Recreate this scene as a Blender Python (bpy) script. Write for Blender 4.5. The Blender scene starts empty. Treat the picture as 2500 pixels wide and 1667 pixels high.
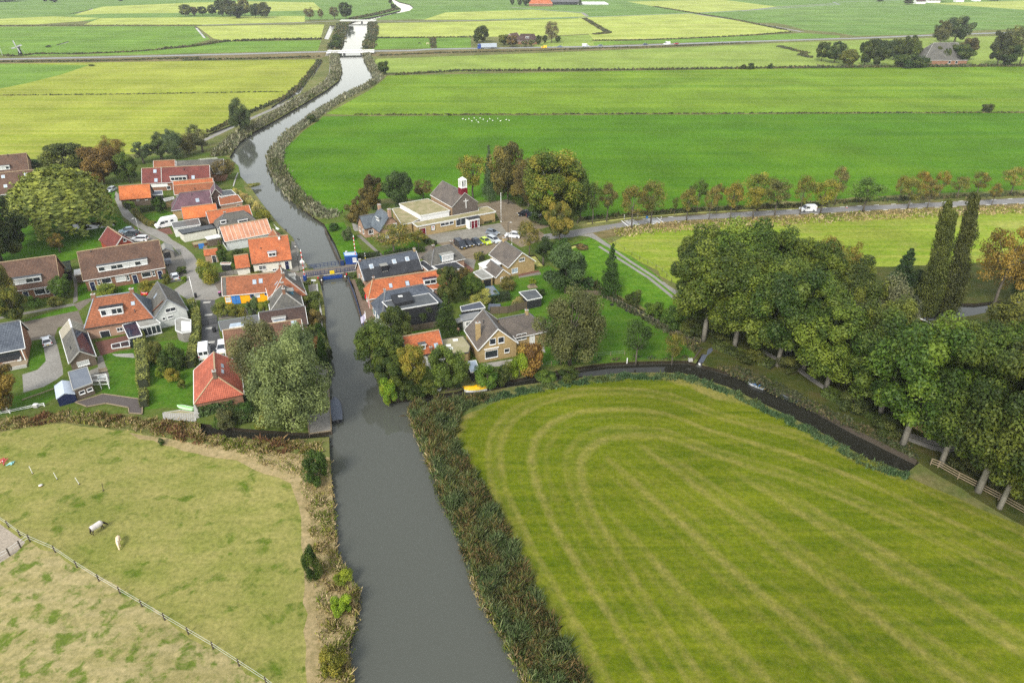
import bpy, math, random
import numpy as np
from mathutils import Vector, Matrix
from mathutils.geometry import delaunay_2d_cdt

random.seed(7)
RNG=np.random.default_rng(11)
R=math.radians
SC=bpy.context.scene
COL=SC.collection

# ------------------------------------------------------------------ camera
CAM_H, CAM_T, CAM_F=69.3, R(29.6),1667.0  # drone height (m), pitch below level, focal length in photo pixels (2500 wide)
cam_d=bpy.data.cameras.new("camera");cam=bpy.data.objects.new("camera", cam_d);COL.objects.link(cam)
cam_d.sensor_width=36.0;cam_d.lens=36.0*CAM_F/2500.0
cam_d.clip_start=1.0;cam_d.clip_end=20000.0
cam.location=(0,0, CAM_H);cam.rotation_euler=(R(90)-CAM_T,0,0)
SC.camera=cam

# ------------------------------------------------------------------ light: bright overcast autumn day
SUN_EL, SUN_AZ=R(42), R(205)  # azimuth clockwise from +Y: behind the camera, to the left
world=bpy.data.worlds.new("World");SC.world=world;world.use_nodes=True
wn=world.node_tree.nodes;wl=world.node_tree.links;wn.clear()
w_out=wn.new("ShaderNodeOutputWorld");w_bg=wn.new("ShaderNodeBackground");w_sky=wn.new("ShaderNodeTexSky")
w_hs=wn.new("ShaderNodeHueSaturation")
w_sky.sky_type='NISHITA';w_sky.sun_disc=False
w_sky.sun_elevation=SUN_EL;w_sky.sun_rotation=SUN_AZ
w_sky.air_density=2.0;w_sky.dust_density=1.0;w_sky.ozone_density=1.0
w_hs.inputs['Saturation'].default_value=0.28
w_bg.inputs['Strength'].default_value=0.15
wl.new(w_sky.outputs[0], w_hs.inputs['Color']);wl.new(w_hs.outputs[0], w_bg.inputs['Color']);wl.new(w_bg.outputs[0], w_out.inputs[0])
sun_d=bpy.data.lights.new("sun", 'SUN');sun=bpy.data.objects.new("sun", sun_d);COL.objects.link(sun)
sun_d.energy=2.0;sun_d.angle=R(14);sun_d.color=(1.0,0.95,0.87)
sd=Vector((math.sin(SUN_AZ)*math.cos(SUN_EL), math.cos(SUN_AZ)*math.cos(SUN_EL), math.sin(SUN_EL)))
sun.rotation_euler=sd.to_track_quat('Z', 'Y').to_euler();sun.location=(0,0,300)
SC.view_settings.view_transform='Standard';SC.view_settings.look='None'
SC.view_settings.exposure=0.92;SC.view_settings.gamma=1.0
DENOISE=False
SC.cycles.max_bounces=6;SC.cycles.diffuse_bounces=3;SC.cycles.glossy_bounces=3
SC.cycles.transmission_bounces=4;SC.cycles.transparent_max_bounces=8;SC.cycles.volume_bounces=0
SC.cycles.use_denoising=DENOISE;SC.cycles.denoiser='OPENIMAGEDENOISE';SC.cycles.denoising_input_passes='RGB_ALBEDO_NORMAL';SC.cycles.sample_clamp_indirect=5.0

# ------------------------------------------------------------------ photo measurements -> metres on the ground
def at(px, py, z=0.0):
    a=(px-1250)/CAM_F;b=(py-833.5)/CAM_F
    dy=math.cos(CAM_T)-b*math.sin(CAM_T);dz=-math.sin(CAM_T)-b*math.cos(CAM_T)
    t=(z-CAM_H)/dz
    return Vector((a*t, dy*t, z))
def ray(px, py):
    a=(px-1250)/CAM_F;b=(py-833.5)/CAM_F
    return Vector((a, math.cos(CAM_T)-b*math.sin(CAM_T),-math.sin(CAM_T)-b*math.cos(CAM_T)))
def ppm(x, y, z=0.0):  # photo pixels per metre at a place
    return CAM_F/(y*math.cos(CAM_T)-(z-CAM_H)*math.sin(CAM_T))
def height_at(x, y, py):  # height of the point above (x, y) seen at photo row py
    b=(py-833.5)/CAM_F;c, s=math.cos(CAM_T), math.sin(CAM_T)
    return CAM_H+y*(s+b*c)/(b*s-c)*1.0
def crop(ox, oy, s):return lambda x, y:(ox+x/s, oy+y/s)
kA=crop(0,360,5.2275);kB=crop(300,360,5.2275);kC=crop(0,600,5.2275);kD=crop(400,600,5.2275)
kE=crop(0,780,5.2275);kF=crop(400,780,5.113);kG=crop(840,420,5.2275);kH=crop(1100,360,5.2275)
kI=crop(700,560,5.2275);kJ=crop(1050,560,5.2275);kK=crop(880,720,5.113);kL=crop(1300,700,5.113)
kM=crop(1600,540,4.356);kN=crop(2000,540,4.356);kO=crop(2000,860,4.356);kP=crop(1400,380,4.2);kQ=crop(1900,380,3.92)
kR=crop(0,1000,3.92)
def kV(x, y):return(x*1.06293, y*1.06293)
def VV(*pts):return[kV(x, y)for x, y in pts]
def PP(k, *pts):return[k(x, y)for x, y in pts]

# ------------------------------------------------------------------ object helpers
def tag(o, label=None, cat=None, group=None, kind=None):
    if label:o["label"]=label
    if cat:o["category"]=cat
    if group:o["group"]=group
    if kind:o["kind"]=kind
    return o
def thing(name, label, cat, loc=(0,0,0), rz=0.0, group=None, kind=None):
    o=bpy.data.objects.new(name, None);COL.objects.link(o)
    o.empty_display_size=0.2;o.location=loc;o.rotation_euler=(0,0, rz)
    return tag(o, label, cat, group, kind)
def root_of(o):
    while o.parent:o=o.parent
    return o
def inv_of(o):
    r=root_of(o)
    return(Matrix.Translation(r.location)@r.rotation_euler.to_matrix().to_4x4()).inverted()
def copy_tree(o, parent=None):
    c=o.copy();COL.objects.link(c)
    if parent is not None:c.parent=parent
    for ch in list(o.children):copy_tree(ch, c)
    return c

def np_mesh(name, co, faces_flat, n_per, mats, midx=None, uv=None, tint=None, smooth=False, col=None):
    """co (n,3); faces_flat flat loop indices; n_per array of loop counts"""
    me=bpy.data.meshes.new(name)
    n_per=np.asarray(n_per, np.int32);fl=np.asarray(faces_flat, np.int32)
    me.vertices.add(len(co));me.loops.add(len(fl));me.polygons.add(len(n_per))
    me.vertices.foreach_set('co', np.asarray(co, np.float32).ravel())
    me.loops.foreach_set('vertex_index', fl)
    st=np.zeros(len(n_per), np.int32);st[1:]=np.cumsum(n_per)[:-1]
    me.polygons.foreach_set('loop_start', st);me.polygons.foreach_set('loop_total', n_per)
    for m in mats:me.materials.append(m)
    if midx is not None:me.polygons.foreach_set('material_index', np.asarray(midx, np.int32))
    if smooth:me.polygons.foreach_set('use_smooth', np.ones(len(n_per), bool))
    if uv is not None:
        l=me.uv_layers.new(name="UVMap");l.data.foreach_set('uv', np.asarray(uv, np.float32).ravel())
    if tint is not None:
        a=me.attributes.new("tint", 'FLOAT', 'POINT');a.data.foreach_set('value', np.asarray(tint, np.float32))
    if col is not None:
        a=me.attributes.new("shade", 'FLOAT_COLOR', 'POINT');a.data.foreach_set('color', np.asarray(col, np.float32).ravel())
    me.update(calc_edges=True)
    return me

class MB:
    """collects world-space faces, builds ONE mesh object with UVs in metres along each face"""
    def __init__(s):s.v=[];s.f=[];s.m=[];s.mats=[]
    def mi(s, m):
        if m not in s.mats:s.mats.append(m)
        return s.mats.index(m)
    def face(s, pts, m=None):
        i0=len(s.v);s.v+=[Vector(p)for p in pts];s.f.append(list(range(i0, i0+len(pts))));s.m.append(s.mi(m))
        return s
    def hexa(s, p, m):  # 8 points: bottom 4 CCW seen from above, top 4
        a=p
        for q in((3,2,1,0),(4,5,6,7),(0,1,5,4),(1,2,6,5),(2,3,7,6),(3,0,4,7)):s.face([a[i]for i in q], m)
        return s
    def box(s, c, ax, ay, az, m):  # centre and half-axis vectors
        c=Vector(c);ax=Vector(ax);ay=Vector(ay);az=Vector(az)
        p=[c+sx*ax+sy*ay-az for sx, sy in((-1,-1),(1,-1),(1,1),(-1,1))]
        return s.hexa(p+[q+2*az for q in p], m)
    def prism(s, base, z0, z1, m, top=None):  # vertical prism over a CCW footprint of (x, y)
        b=[Vector((x, y, z0))for x, y in base];t=[Vector((x, y, z1))for x, y in base];n=len(b)
        s.face(t, top or m);s.face(b[::-1], m)
        for i in range(n):s.face([b[i], b[(i+1)%n], t[(i+1)%n], t[i]], m)
        return s
    def bar(s, a, b, w, h, m):  # square bar from a to b
        a=Vector(a);b=Vector(b);d=b-a
        if d.length<1e-6:return s
        up=Vector((0,0,1))if abs(d.normalized().z)<.95 else Vector((0,1,0))
        x=d.cross(up).normalized()*(w/2);y=x.cross(d).normalized()*(h/2)
        return s.box((a+b)/2, d/2, x, y, m)if False else s.hexa([a-x-y, a+x-y, b+x-y, b-x-y, a-x+y, a+x+y, b+x+y, b-x+y], m)
    def tube(s, path, radii, m, n=8, cap=True):
        path=[Vector(p)for p in path];rings=[]
        for i, p in enumerate(path):
            d=(path[min(i+1, len(path)-1)]-path[max(i-1,0)]).normalized()
            up=Vector((0,0,1))if abs(d.z)<.9 else Vector((0,1,0))
            x=d.cross(up).normalized();y=x.cross(d)
            rings.append([p+(x*math.cos(2*math.pi*k/n)+y*math.sin(2*math.pi*k/n))*radii[i]for k in range(n)])
        i0=len(s.v);k0=s.mi(m)
        for r in rings:s.v+=r
        for i in range(len(rings)-1):
            for k in range(n):
                s.f.append([i0+i*n+k, i0+i*n+(k+1)%n, i0+(i+1)*n+(k+1)%n, i0+(i+1)*n+k]);s.m.append(k0)
        if cap:
            s.f.append([i0+k for k in range(n)][::-1]);s.m.append(k0)
            s.f.append([i0+(len(rings)-1)*n+k for k in range(n)]);s.m.append(k0)
        return s
    def build(s, name, parent=None, smooth=False, flip=True):
        inv=inv_of(parent)if parent is not None else Matrix.Identity(4)
        P=np.array([tuple(inv@p)for p in s.v], float).reshape(-1,3)
        uv=[]
        for f in s.f:
            q=P[f];n=np.zeros(3)
            for i in range(len(q)):n+=np.cross(q[i], q[(i+1)%len(q)])
            n/=(np.linalg.norm(n)+1e-12)
            t=np.cross((0,0,1), n)
            if np.linalg.norm(t)<1e-3:t=np.array((1.,0,0))
            t/=np.linalg.norm(t);b=np.cross(n, t)
            uv+=[(float(p@t), float(p@b))for p in q]
        me=np_mesh(name, P, [i for f in s.f for i in f], [len(f)for f in s.f], s.mats, s.m, uv, smooth=smooth)
        o=bpy.data.objects.new(name, me);COL.objects.link(o)
        if parent is not None:o.parent=parent
        return o

# ------------------------------------------------------------------ materials
def hexlin(r, g, b):
    f=lambda c:(c/255/12.92)if c/255<=.04045 else((c/255+.055)/1.055)**2.4
    return(f(r), f(g), f(b))
class NT:
    def __init__(s, name):
        s.m=bpy.data.materials.new(name);s.m.use_nodes=True;s.t=s.m.node_tree;s.t.nodes.clear()
        s.out=s.t.nodes.new('ShaderNodeOutputMaterial')
    def n(s, typ, **kw):
        x=s.t.nodes.new('ShaderNode'+typ)
        for k, v in kw.items():setattr(x, k, v)
        return x
    def put(s, sock, v):
        if isinstance(v, bpy.types.NodeSocket):s.t.links.new(v, sock)
        elif isinstance(v,(tuple, list))and sock.type=='RGBA' and len(v)==3:sock.default_value=(*v,1)
        else:sock.default_value=v
    def mix(s, fac, a, b, mode='MIX'):
        x=s.n('Mix', data_type='RGBA', blend_type=mode);x.clamp_factor=True
        s.put(x.inputs[0], fac);s.put(x.inputs[6], a);s.put(x.inputs[7], b);return x.outputs[2]
    def math(s, op, a, b=0.0, c=0.0, clamp=False):
        x=s.n('Math', operation=op, use_clamp=clamp);s.put(x.inputs[0], a);s.put(x.inputs[1], b);s.put(x.inputs[2], c);return x.outputs[0]
    def noise(s, vec, scale, detail=3.0, rough=.55, dist=0.0):
        x=s.n('TexNoise');s.put(x.inputs['Vector'], vec);s.put(x.inputs['Scale'], scale);s.put(x.inputs['Detail'], detail)
        s.put(x.inputs['Roughness'], rough);s.put(x.inputs['Distortion'], dist);return x.outputs['Fac']
    def ramp(s, fac, lo, hi):
        x=s.n('MapRange');x.clamp=True;s.put(x.inputs[0], fac);s.put(x.inputs[1], lo);s.put(x.inputs[2], hi);return x.outputs[0]
    def mapv(s, vec, scale=(1,1,1), rot=0.0):
        x=s.n('Mapping');s.put(x.inputs['Vector'], vec);x.inputs['Rotation'].default_value=(0,0, rot);x.inputs['Scale'].default_value=scale
        return x.outputs[0]
    def uv(s):return s.n('UVMap').outputs[0]
    def pos(s):return s.n('NewGeometry').outputs['Position']
    def bump(s, h, strength=.3, dist=.05):
        x=s.n('Bump');s.put(x.inputs['Height'], h);x.inputs['Strength'].default_value=strength;x.inputs['Distance'].default_value=dist;return x.outputs[0]
    def pbr(s, col, rough=.8, nrm=None, spec=.3, metal=0.0, alpha=None):
        x=s.n('BsdfPrincipled');s.put(x.inputs['Base Color'], col);s.put(x.inputs['Roughness'], rough)
        x.inputs['Specular IOR Level'].default_value=spec;x.inputs['Metallic'].default_value=metal
        if nrm is not None:s.put(x.inputs['Normal'], nrm)
        s.t.links.new(x.outputs[0], s.out.inputs[0]);return s.m
def sc(c, k):return tuple(min(1.0, x*k)for x in c)

def plain(name, c, rough=.6, var=.15, scale=1.5, spec=.3, metal=0.0):
    t=NT(name);v=t.noise(t.uv(), scale,4)
    return t.pbr(t.mix(t.ramp(v,.3,.7), sc(c,1-var), sc(c,1+var)), rough, None, spec, metal)
def tiles(name, c, c2, moss=(.09,.09,.05), mo=.35, w=.24, h=.34, rough=.75):
    t=NT(name);u=t.uv()
    b=t.n('TexBrick');t.put(b.inputs['Vector'], u);b.offset=0.0;b.squash=1.0
    t.put(b.inputs['Color1'], c);t.put(b.inputs['Color2'], c2);t.put(b.inputs['Mortar'], sc(c,.30));t.put(b.inputs['Scale'],1.0)
    t.put(b.inputs['Mortar Size'],.030);t.put(b.inputs['Mortar Smooth'],.6);t.put(b.inputs['Bias'],0.0);t.put(b.inputs['Brick Width'], w);t.put(b.inputs['Row Height'], h)
    n1=t.noise(u,.35,4,.6);n2=t.noise(u,2.3,5,.7);n3=t.noise(u,7.0,3)
    col=t.mix(t.math('MULTIPLY', t.ramp(n2,.45,.75), mo), b.outputs['Color'], moss)
    col=t.mix(t.ramp(n1,.3,.7), t.mix(1.0, col,(.64,.64,.66), 'MULTIPLY'), t.mix(1.0, col,(1.16,1.12,1.06), 'MULTIPLY'))
    col=t.mix(t.math('MULTIPLY', t.ramp(n3,.55,.75),.25), col, sc(c2,1.5))
    return t.pbr(col, rough, t.bump(b.outputs['Fac'],.5,-.04),.25)
def bricks(name, c, var=.25):
    t=NT(name);u=t.uv();b=t.n('TexBrick');t.put(b.inputs['Vector'], u)
    t.put(b.inputs['Color1'], sc(c,1-var));t.put(b.inputs['Color2'], sc(c,1+var));t.put(b.inputs['Mortar'], sc(c,.9))
    t.put(b.inputs['Scale'],1.0);t.put(b.inputs['Mortar Size'],.008);t.put(b.inputs['Brick Width'],.22);t.put(b.inputs['Row Height'],.07)
    n=t.noise(u,.8,4);col=t.mix(t.ramp(n,.3,.75), t.mix(1.0, b.outputs['Color'],(.78,.76,.74), 'MULTIPLY'), b.outputs['Color'])
    return t.pbr(col,.9, None,.1)
def ribs(name, c, period=.25, c2=None, rough=.5, var=.3, vertical=True):
    t=NT(name);u=t.uv();w=t.n('TexWave', wave_type='BANDS', bands_direction='X' if vertical else 'Y');t.put(w.inputs['Vector'], u)
    t.put(w.inputs['Scale'],.314/period);w.inputs['Distortion'].default_value=.2
    n=t.noise(u,1.2,4)
    col=t.mix(t.ramp(w.outputs['Fac'],.1,.6), c2 or sc(c,1-var), c);col=t.mix(t.math('MULTIPLY', t.ramp(n,.4,.7),.35), col, sc(c,.6))
    return t.pbr(col, rough, t.bump(w.outputs['Fac'],.5,.04),.3)
def flatroof(name, c, c2, rough=.9, s1=.5, s2=6.0):
    t=NT(name);u=t.uv();n=t.noise(u, s1,5,.65);n2=t.noise(u, s2,4,.7)
    col=t.mix(t.ramp(n,.38,.62), c, c2);col=t.mix(t.math('MULTIPLY', t.ramp(n2,.4,.65),.45), col, sc(c,.5))
    return t.pbr(col, rough, t.bump(n2,.3,.03),.15)
def glassm(name, c=(.022,.027,.034), rough=.06):
    t=NT(name);n=t.noise(t.uv(),.6,2);return t.pbr(t.mix(n, sc(c,.5), sc(c,1.6)), rough, None,.6)
def paint(name, c, rough=.28):
    t=NT(name);n=t.noise(t.uv(),3,3);m=t.pbr(t.mix(n, sc(c,.9), sc(c,1.06)), rough, None,.5)
    for x in t.t.nodes:
        if x.type=='BSDF_PRINCIPLED':x.inputs['Coat Weight'].default_value=.4;x.inputs['Coat Roughness'].default_value=.08
    return m

M={}
M['white']=plain('white_paint',(.72,.72,.70),.45,.06)
M['cream']=plain('cream_render',(.62,.60,.52),.8,.10)
M['greywhite']=plain('grey_white_render',(.50,.51,.49),.8,.12)
M['black']=plain('black_boards',(.022,.023,.026),.6,.3)
M['navy']=plain('navy_paint',(.012,.018,.055),.4,.2)
M['dark']=plain('dark_trim',(.05,.05,.052),.5,.2)
M['zinc']=plain('zinc',(.24,.26,.29),.45,.2)
M['concrete']=plain('concrete',(.36,.35,.32),.85,.22,2.5)
M['glass']=glassm('window_glass');M['paneblue']=glassm('roof_glass',(.30,.36,.42),.15)
M['curtain']=plain('net_curtain',(.50,.51,.50),.5,.15)
M['solar']=glassm('solar_cells',(.012,.016,.035),.12)
M['t_orange']=tiles('orange_clay_tiles', hexlin(182,98,60), hexlin(204,120,76),(.12,.09,.06),.6)
M['t_orange_old']=tiles('weathered_clay_tiles', hexlin(146,88,58), hexlin(170,106,74),(.07,.06,.045),.55)
M['t_orange_bright']=tiles('bright_clay_tiles', hexlin(206,112,60), hexlin(224,132,80),(.22,.12,.05),.35)
M['t_red']=tiles('red_garage_tiles', hexlin(164,86,66), hexlin(182,102,80),(.16,.09,.06),.2,.30,.36)
M['t_redbrown']=tiles('red_brown_tiles', hexlin(112,58,54), hexlin(128,70,62),(.07,.05,.045),.3)
M['t_purple']=tiles('purple_glazed_tiles', hexlin(104,78,88), hexlin(120,92,102),(.08,.07,.08),.2)
M['t_brown']=tiles('brown_concrete_tiles', hexlin(92,70,60), hexlin(110,84,70),(.17,.13,.08),.35,.30,.34)
M['t_brown2']=tiles('chestnut_tiles', hexlin(108,78,62), hexlin(126,92,72),(.14,.11,.07),.4,.30,.34)
M['t_darkbrown']=tiles('dark_brown_tiles', hexlin(70,56,52), hexlin(84,66,60),(.10,.08,.06),.3,.30,.34)
M['t_grey']=tiles('grey_slate_tiles', hexlin(92,92,90), hexlin(112,110,104),(.10,.10,.06),.45)
M['t_taupe']=tiles('taupe_tiles', hexlin(94,88,84), hexlin(108,100,95),(.20,.18,.08),.25,.30,.34)
M['t_blue']=tiles('blue_black_pantiles', hexlin(76,84,96), hexlin(96,104,116),(.07,.08,.09),.25,.26,.34)
M['t_slateblue']=tiles('blue_slates', hexlin(92,102,112), hexlin(112,122,130),(.10,.11,.10),.3)
M['t_pink']=tiles('salmon_roof_sheets', hexlin(196,140,112), hexlin(206,152,124),(.34,.24,.17),.25,.9,.3)
M['ridge_grey']=plain('grey_ridge_tiles',(.14,.14,.14),.8,.3,3);M['ridge']=plain('ridge_tiles',(.34,.25,.15),.8,.3,3)
M['b_red']=bricks('red_brown_brick', hexlin(138,104,84));M['b_yellow']=bricks('yellow_brick', hexlin(172,150,108))
M['b_pink']=bricks('pink_brick', hexlin(168,138,118));M['b_dark']=bricks('grey_brown_brick', hexlin(110,98,86))
M['b_chapel']=bricks('chapel_brick', hexlin(150,126,100));M['b_gable']=bricks('weathered_gable', hexlin(108,100,94))
M['p_yellow']=plain('yellow_boards', hexlin(240,170,20),.6,.15,2);M['p_blue']=plain('blue_paint', hexlin(60,120,190),.5,.15)
M['p_deepblue']=plain('bridge_blue', hexlin(28,62,128),.4,.15);M['p_navyrail']=plain('rail_blue', hexlin(34,52,92),.45,.2)
M['p_red']=plain('signal_red', hexlin(196,30,38),.4,.1);M['p_maroon']=plain('maroon_boards', hexlin(104,18,34),.5,.15)
M['p_signyellow']=plain('sign_yellow', hexlin(240,208,20),.5,.08)
M['p_redboard']=plain('rust_red_boards', hexlin(150,66,52),.6,.2);M['p_teal']=plain('teal_paint', hexlin(58,100,120),.5,.1)
M['f_dark']=flatroof('bitumen_roof', hexlin(78,82,86), hexlin(94,97,98));M['f_black']=flatroof('black_felt_roof', hexlin(50,52,56), hexlin(62,64,68))
M['f_moss']=flatroof('mossy_gravel_roof', hexlin(158,146,116), hexlin(126,124,84));M['f_gravel']=flatroof('gravel_roof', hexlin(160,152,126), hexlin(140,136,100))
M['f_grey']=flatroof('grey_felt_roof', hexlin(150,150,144), hexlin(128,126,118));M['f_blue']=flatroof('blue_grey_felt', hexlin(104,110,120), hexlin(116,122,130))
M['f_white']=flatroof('white_sheet_roof', hexlin(225,226,222), hexlin(210,210,204))
M['r_grey']=ribs('corrugated_grey', hexlin(132,132,130),.18);M['r_slate']=ribs('ribbed_slate_sheet', hexlin(98,98,96),.22)
M['r_beige']=ribs('beige_ribbed_sheet', hexlin(186,178,158),.8, hexlin(70,66,58));M['r_bluegrey']=ribs('pale_blue_sheet', hexlin(186,196,208),.4, hexlin(150,160,176))
M['r_whitewall']=ribs('white_clad_wall', hexlin(214,216,214),.3, hexlin(184,188,188));M['planks']=ribs('grey_planks', hexlin(150,146,138),.16, hexlin(84,80,74),.85)
M['planks_dark']=ribs('dark_deck_planks', hexlin(96,88,84),.16, hexlin(58,52,50),.85,.3)
M['fencewood']=ribs('fence_boards', hexlin(112,100,82),.15, hexlin(60,54,44),.9);M['wood']=plain('weathered_wood', hexlin(134,120,98),.85,.25,4)
M['postwood']=plain('dark_post_wood', hexlin(72,64,54),.9,.25,4);M['galv']=plain('galvanised_steel',(.45,.46,.47),.4,.1,3,.5,.5)
M['tyre']=plain('tyre_rubber',(.015,.015,.016),.8,.2);M['rim']=plain('wheel_rim',(.35,.36,.38),.35,.1,3,.5,.6)
M['lampglass']=plain('lamp_glass',(.65,.66,.66),.2,.05);M['tail']=plain('tail_lamp',(.32,.01,.012),.25,.1)
M['plate']=plain('yellow_number_plate',(.75,.52,.03),.5,.05)
M['tarp']=plain('dark_tarpaulin', hexlin(84,90,102),.55,.15,3);M['tarp_blue']=plain('blue_tarpaulin', hexlin(90,130,190),.5,.2,3)
M['bark']=flatroof('bark',(.10,.085,.065),(.17,.15,.12),.95,2.0,9.0);M['bark_pale']=flatroof('pale_bark',(.22,.20,.165),(.30,.28,.235),.95,2.0,9.0)
M['skin']=plain('skin',(.50,.32,.24),.6,.08);M['deckboard']=M['planks']
# ------------------------------------------------------------------ ground materials (metres, world position)
def grass(name, cA, cB, ang=0.0, across=.35, along=.015, fine=2.5, patch=None, pa=.3, pscale=.12, mow=0.0, mowc=None, period=3.0, big=.25, bumpy=.25, soft=(.36,.64), tuft=0.0, pr=(.52,.70)):
    t=NT(name);P=t.pos();n_f=t.noise(P, fine*.45,9,.85);n_b=t.noise(P,.03,4,.6)
    st=t.noise(t.mapv(P,(along, across,1),-ang),1.0,4,.6)
    col=t.mix(t.ramp(st, *soft), cA, cB)
    if mow:
        sp=t.n('SeparateColor');t.put(sp.inputs[0], t.n('Attribute', attribute_name='shade').outputs['Color']);ring, fan=sp.outputs[0], sp.outputs[1];wob=t.noise(P,.12,3)
        def lines(v, p1, p2):
            f=lambda per, w:t.math('SINE', t.math('ADD', t.math('MULTIPLY', v,2*math.pi/per), t.math('MULTIPLY', wob, w)))
            return t.math('ADD', t.math('MULTIPLY', f(p1,2.0),.62), t.math('MULTIPLY', f(p2,3.0),.75))
        k=t.n('Mix', data_type='FLOAT');t.put(k.inputs[0], t.ramp(ring,15,19));t.put(k.inputs[2], lines(ring,1.9,4.9));t.put(k.inputs[3], lines(fan, period*.7, period*2.3))
        k=t.ramp(k.outputs[0],-.25,1.35);k=t.math('MULTIPLY', k, t.ramp(t.noise(P,.3,7,.85),.32,.62))
        col=t.mix(t.math('MULTIPLY', k, mow), col, mowc)
        rim=t.ramp(t.math('ADD', ring, t.math('MULTIPLY', t.noise(P,.8,4),2.5)),2.2,.2);col=t.mix(t.math('MULTIPLY', rim,.7), col, sc(mowc,.9))
    if patch:
        pn=t.noise(P, pscale,5,.65,.4);col=t.mix(t.math('MULTIPLY', t.ramp(pn, *pr), pa), col, patch)
    col=t.mix(t.ramp(n_b,.3,.7), t.mix(1.0, col,(1-big,1-big,1-big), 'MULTIPLY'), t.mix(1.0, col,(1+big*.6,1+big*.6,1+big*.6), 'MULTIPLY'))
    col=t.mix(t.ramp(n_f,.34,.66), t.mix(1.0, col,(.50,.56,.48), 'MULTIPLY'), t.mix(1.0, col,(1.40,1.34,1.4), 'MULTIPLY'))
    if tuft:
        tn=t.noise(P,.55,5,.75,.6);col=t.mix(t.math('MULTIPLY', t.ramp(tn,.58,.66), tuft), col, sc(cA,.45))
    return t.pbr(col,.95, t.bump(n_f, bumpy,.12),.08)
def soil(name, a, b, s1=.3, s2=3.0, rough=.95):
    t=NT(name);P=t.pos();n1=t.noise(P, s1,5,.65);n2=t.noise(P, s2,5,.7)
    col=t.mix(t.ramp(n1,.35,.65), a, b);col=t.mix(t.ramp(n2,.3,.7), t.mix(1.0, col,(.62,.62,.62), 'MULTIPLY'), t.mix(1.0, col,(1.25,1.25,1.25), 'MULTIPLY'))
    return t.pbr(col, rough, t.bump(n2,.25,.06),.12)
def pavers(name, a, b, rot=.4, worn=None, wa=.5):
    t=NT(name);P=t.pos();k=t.n('TexBrick');t.put(k.inputs['Vector'], t.mapv(P,(1,1,1), rot));t.put(k.inputs['Scale'],1.0)
    t.put(k.inputs['Color1'], a);t.put(k.inputs['Color2'], b);t.put(k.inputs['Mortar'], sc(a,.55));t.put(k.inputs['Mortar Size'],.02);t.put(k.inputs['Brick Width'],.42);t.put(k.inputs['Row Height'],.21)
    n1=t.noise(P,.22,5,.65);n2=t.noise(P,1.6,5,.7)
    col=t.mix(t.ramp(n1,.3,.7), t.mix(1.0, k.outputs['Color'],(.78,.78,.76), 'MULTIPLY'), t.mix(1.0, k.outputs['Color'],(1.1,1.1,1.1), 'MULTIPLY'))
    col=t.mix(t.ramp(n2,.35,.75), t.mix(1.0, col,(.75,.76,.74), 'MULTIPLY'), col)
    if worn:col=t.mix(t.math('MULTIPLY', t.ramp(t.noise(t.mapv(P,(.5,1.6,1), rot),.9,5,.75,.5),.45,.60), wa), col, worn)
    return t.pbr(col,.88, None,.2)
def water(name, c, rough, bscale, bstr, weed=None):
    t=NT(name);P=t.pos();n=t.noise(t.mapv(P,(1,.55,1)), bscale,4,.6);n2=t.noise(P,.05,3)
    r=t.math('ADD', t.math('MULTIPLY', t.ramp(n2,.35,.65), rough*.8), rough*.6)
    if weed:
        w=t.ramp(t.noise(P,.4,5,.7),.30,.42);n3=t.noise(P,2.0,4)
        return t.pbr(t.mix(w, c, t.mix(n3, sc(weed,.8), sc(weed,1.15))), t.math('ADD', t.math('MULTIPLY', w,.7),.15), None,.3)
    m=t.pbr(c, r, t.bump(n, bstr,.05),.5)
    for x in t.t.nodes:
        if x.type=='BSDF_PRINCIPLED':x.inputs['IOR'].default_value=1.333
    return m

GK=.62  # sRGB picture value -> albedo under this light
def px(r, g, b, k=None):return sc(hexlin(r, g, b), k or GK)
GM={}
GM['verge']=grass('verge_grass', px(112,126,62), px(140,136,84), across=.2, along=.1, patch=px(150,136,96), pa=.5)
GM['verge_brown']=grass('brown_verge_grass', px(120,112,70), px(158,140,100), across=.4, along=.06, patch=px(92,100,48), pa=.6)
GM['village']=grass('garden_soil_grass', px(92,118,40), px(112,124,58), across=.3, along=.2, patch=px(120,106,84), pa=.5)
GM['vivid']=grass('vivid_grass', px(80,130,18), px(100,144,22), R(-2),.14,.006,1.6, px(116,152,30),.55,.012, soft=(.3,.7))
GM['vivid2']=grass('bright_grass', px(112,150,34), px(138,166,46), R(-1),.10,.004,1.2, px(140,178,60),.5,.01)
GM['pale']=grass('pale_green_grass', px(146,172,72), px(168,186,90), R(2),.2,.004,1.0)
GM['yellow']=grass('cut_meadow', px(156,172,52), px(184,188,84), R(3),.28,.004,1.4, px(198,200,96),.35,.02, soft=(.38,.62))
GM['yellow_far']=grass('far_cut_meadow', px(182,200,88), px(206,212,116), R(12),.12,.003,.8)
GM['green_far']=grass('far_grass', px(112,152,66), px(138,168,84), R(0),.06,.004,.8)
GM['green_mid']=grass('mid_grass', px(112,154,52), px(136,170,66), R(0),.10,.006,1.0)
GM['mown_right']=grass('mown_roadside_meadow', px(136,166,40), px(168,178,72), R(9),.40,.02,1.8, px(184,176,104),.55,.05)
GM['tufty']=grass('tufty_meadow', px(92,142,30), px(116,156,44), R(40),.5,.3,1.6, px(84,120,28),.6,.5, tuft=.35)
GM['lawn']=grass('garden_lawn', px(78,122,30), px(98,136,40), R(0),.3,.2,3.0, px(120,128,56),.4,.25)
GM['lawn2']=grass('village_green_grass', px(74,122,22), px(96,140,32), R(0),.3,.2,3.0, px(120,142,44),.4,.15)
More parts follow.
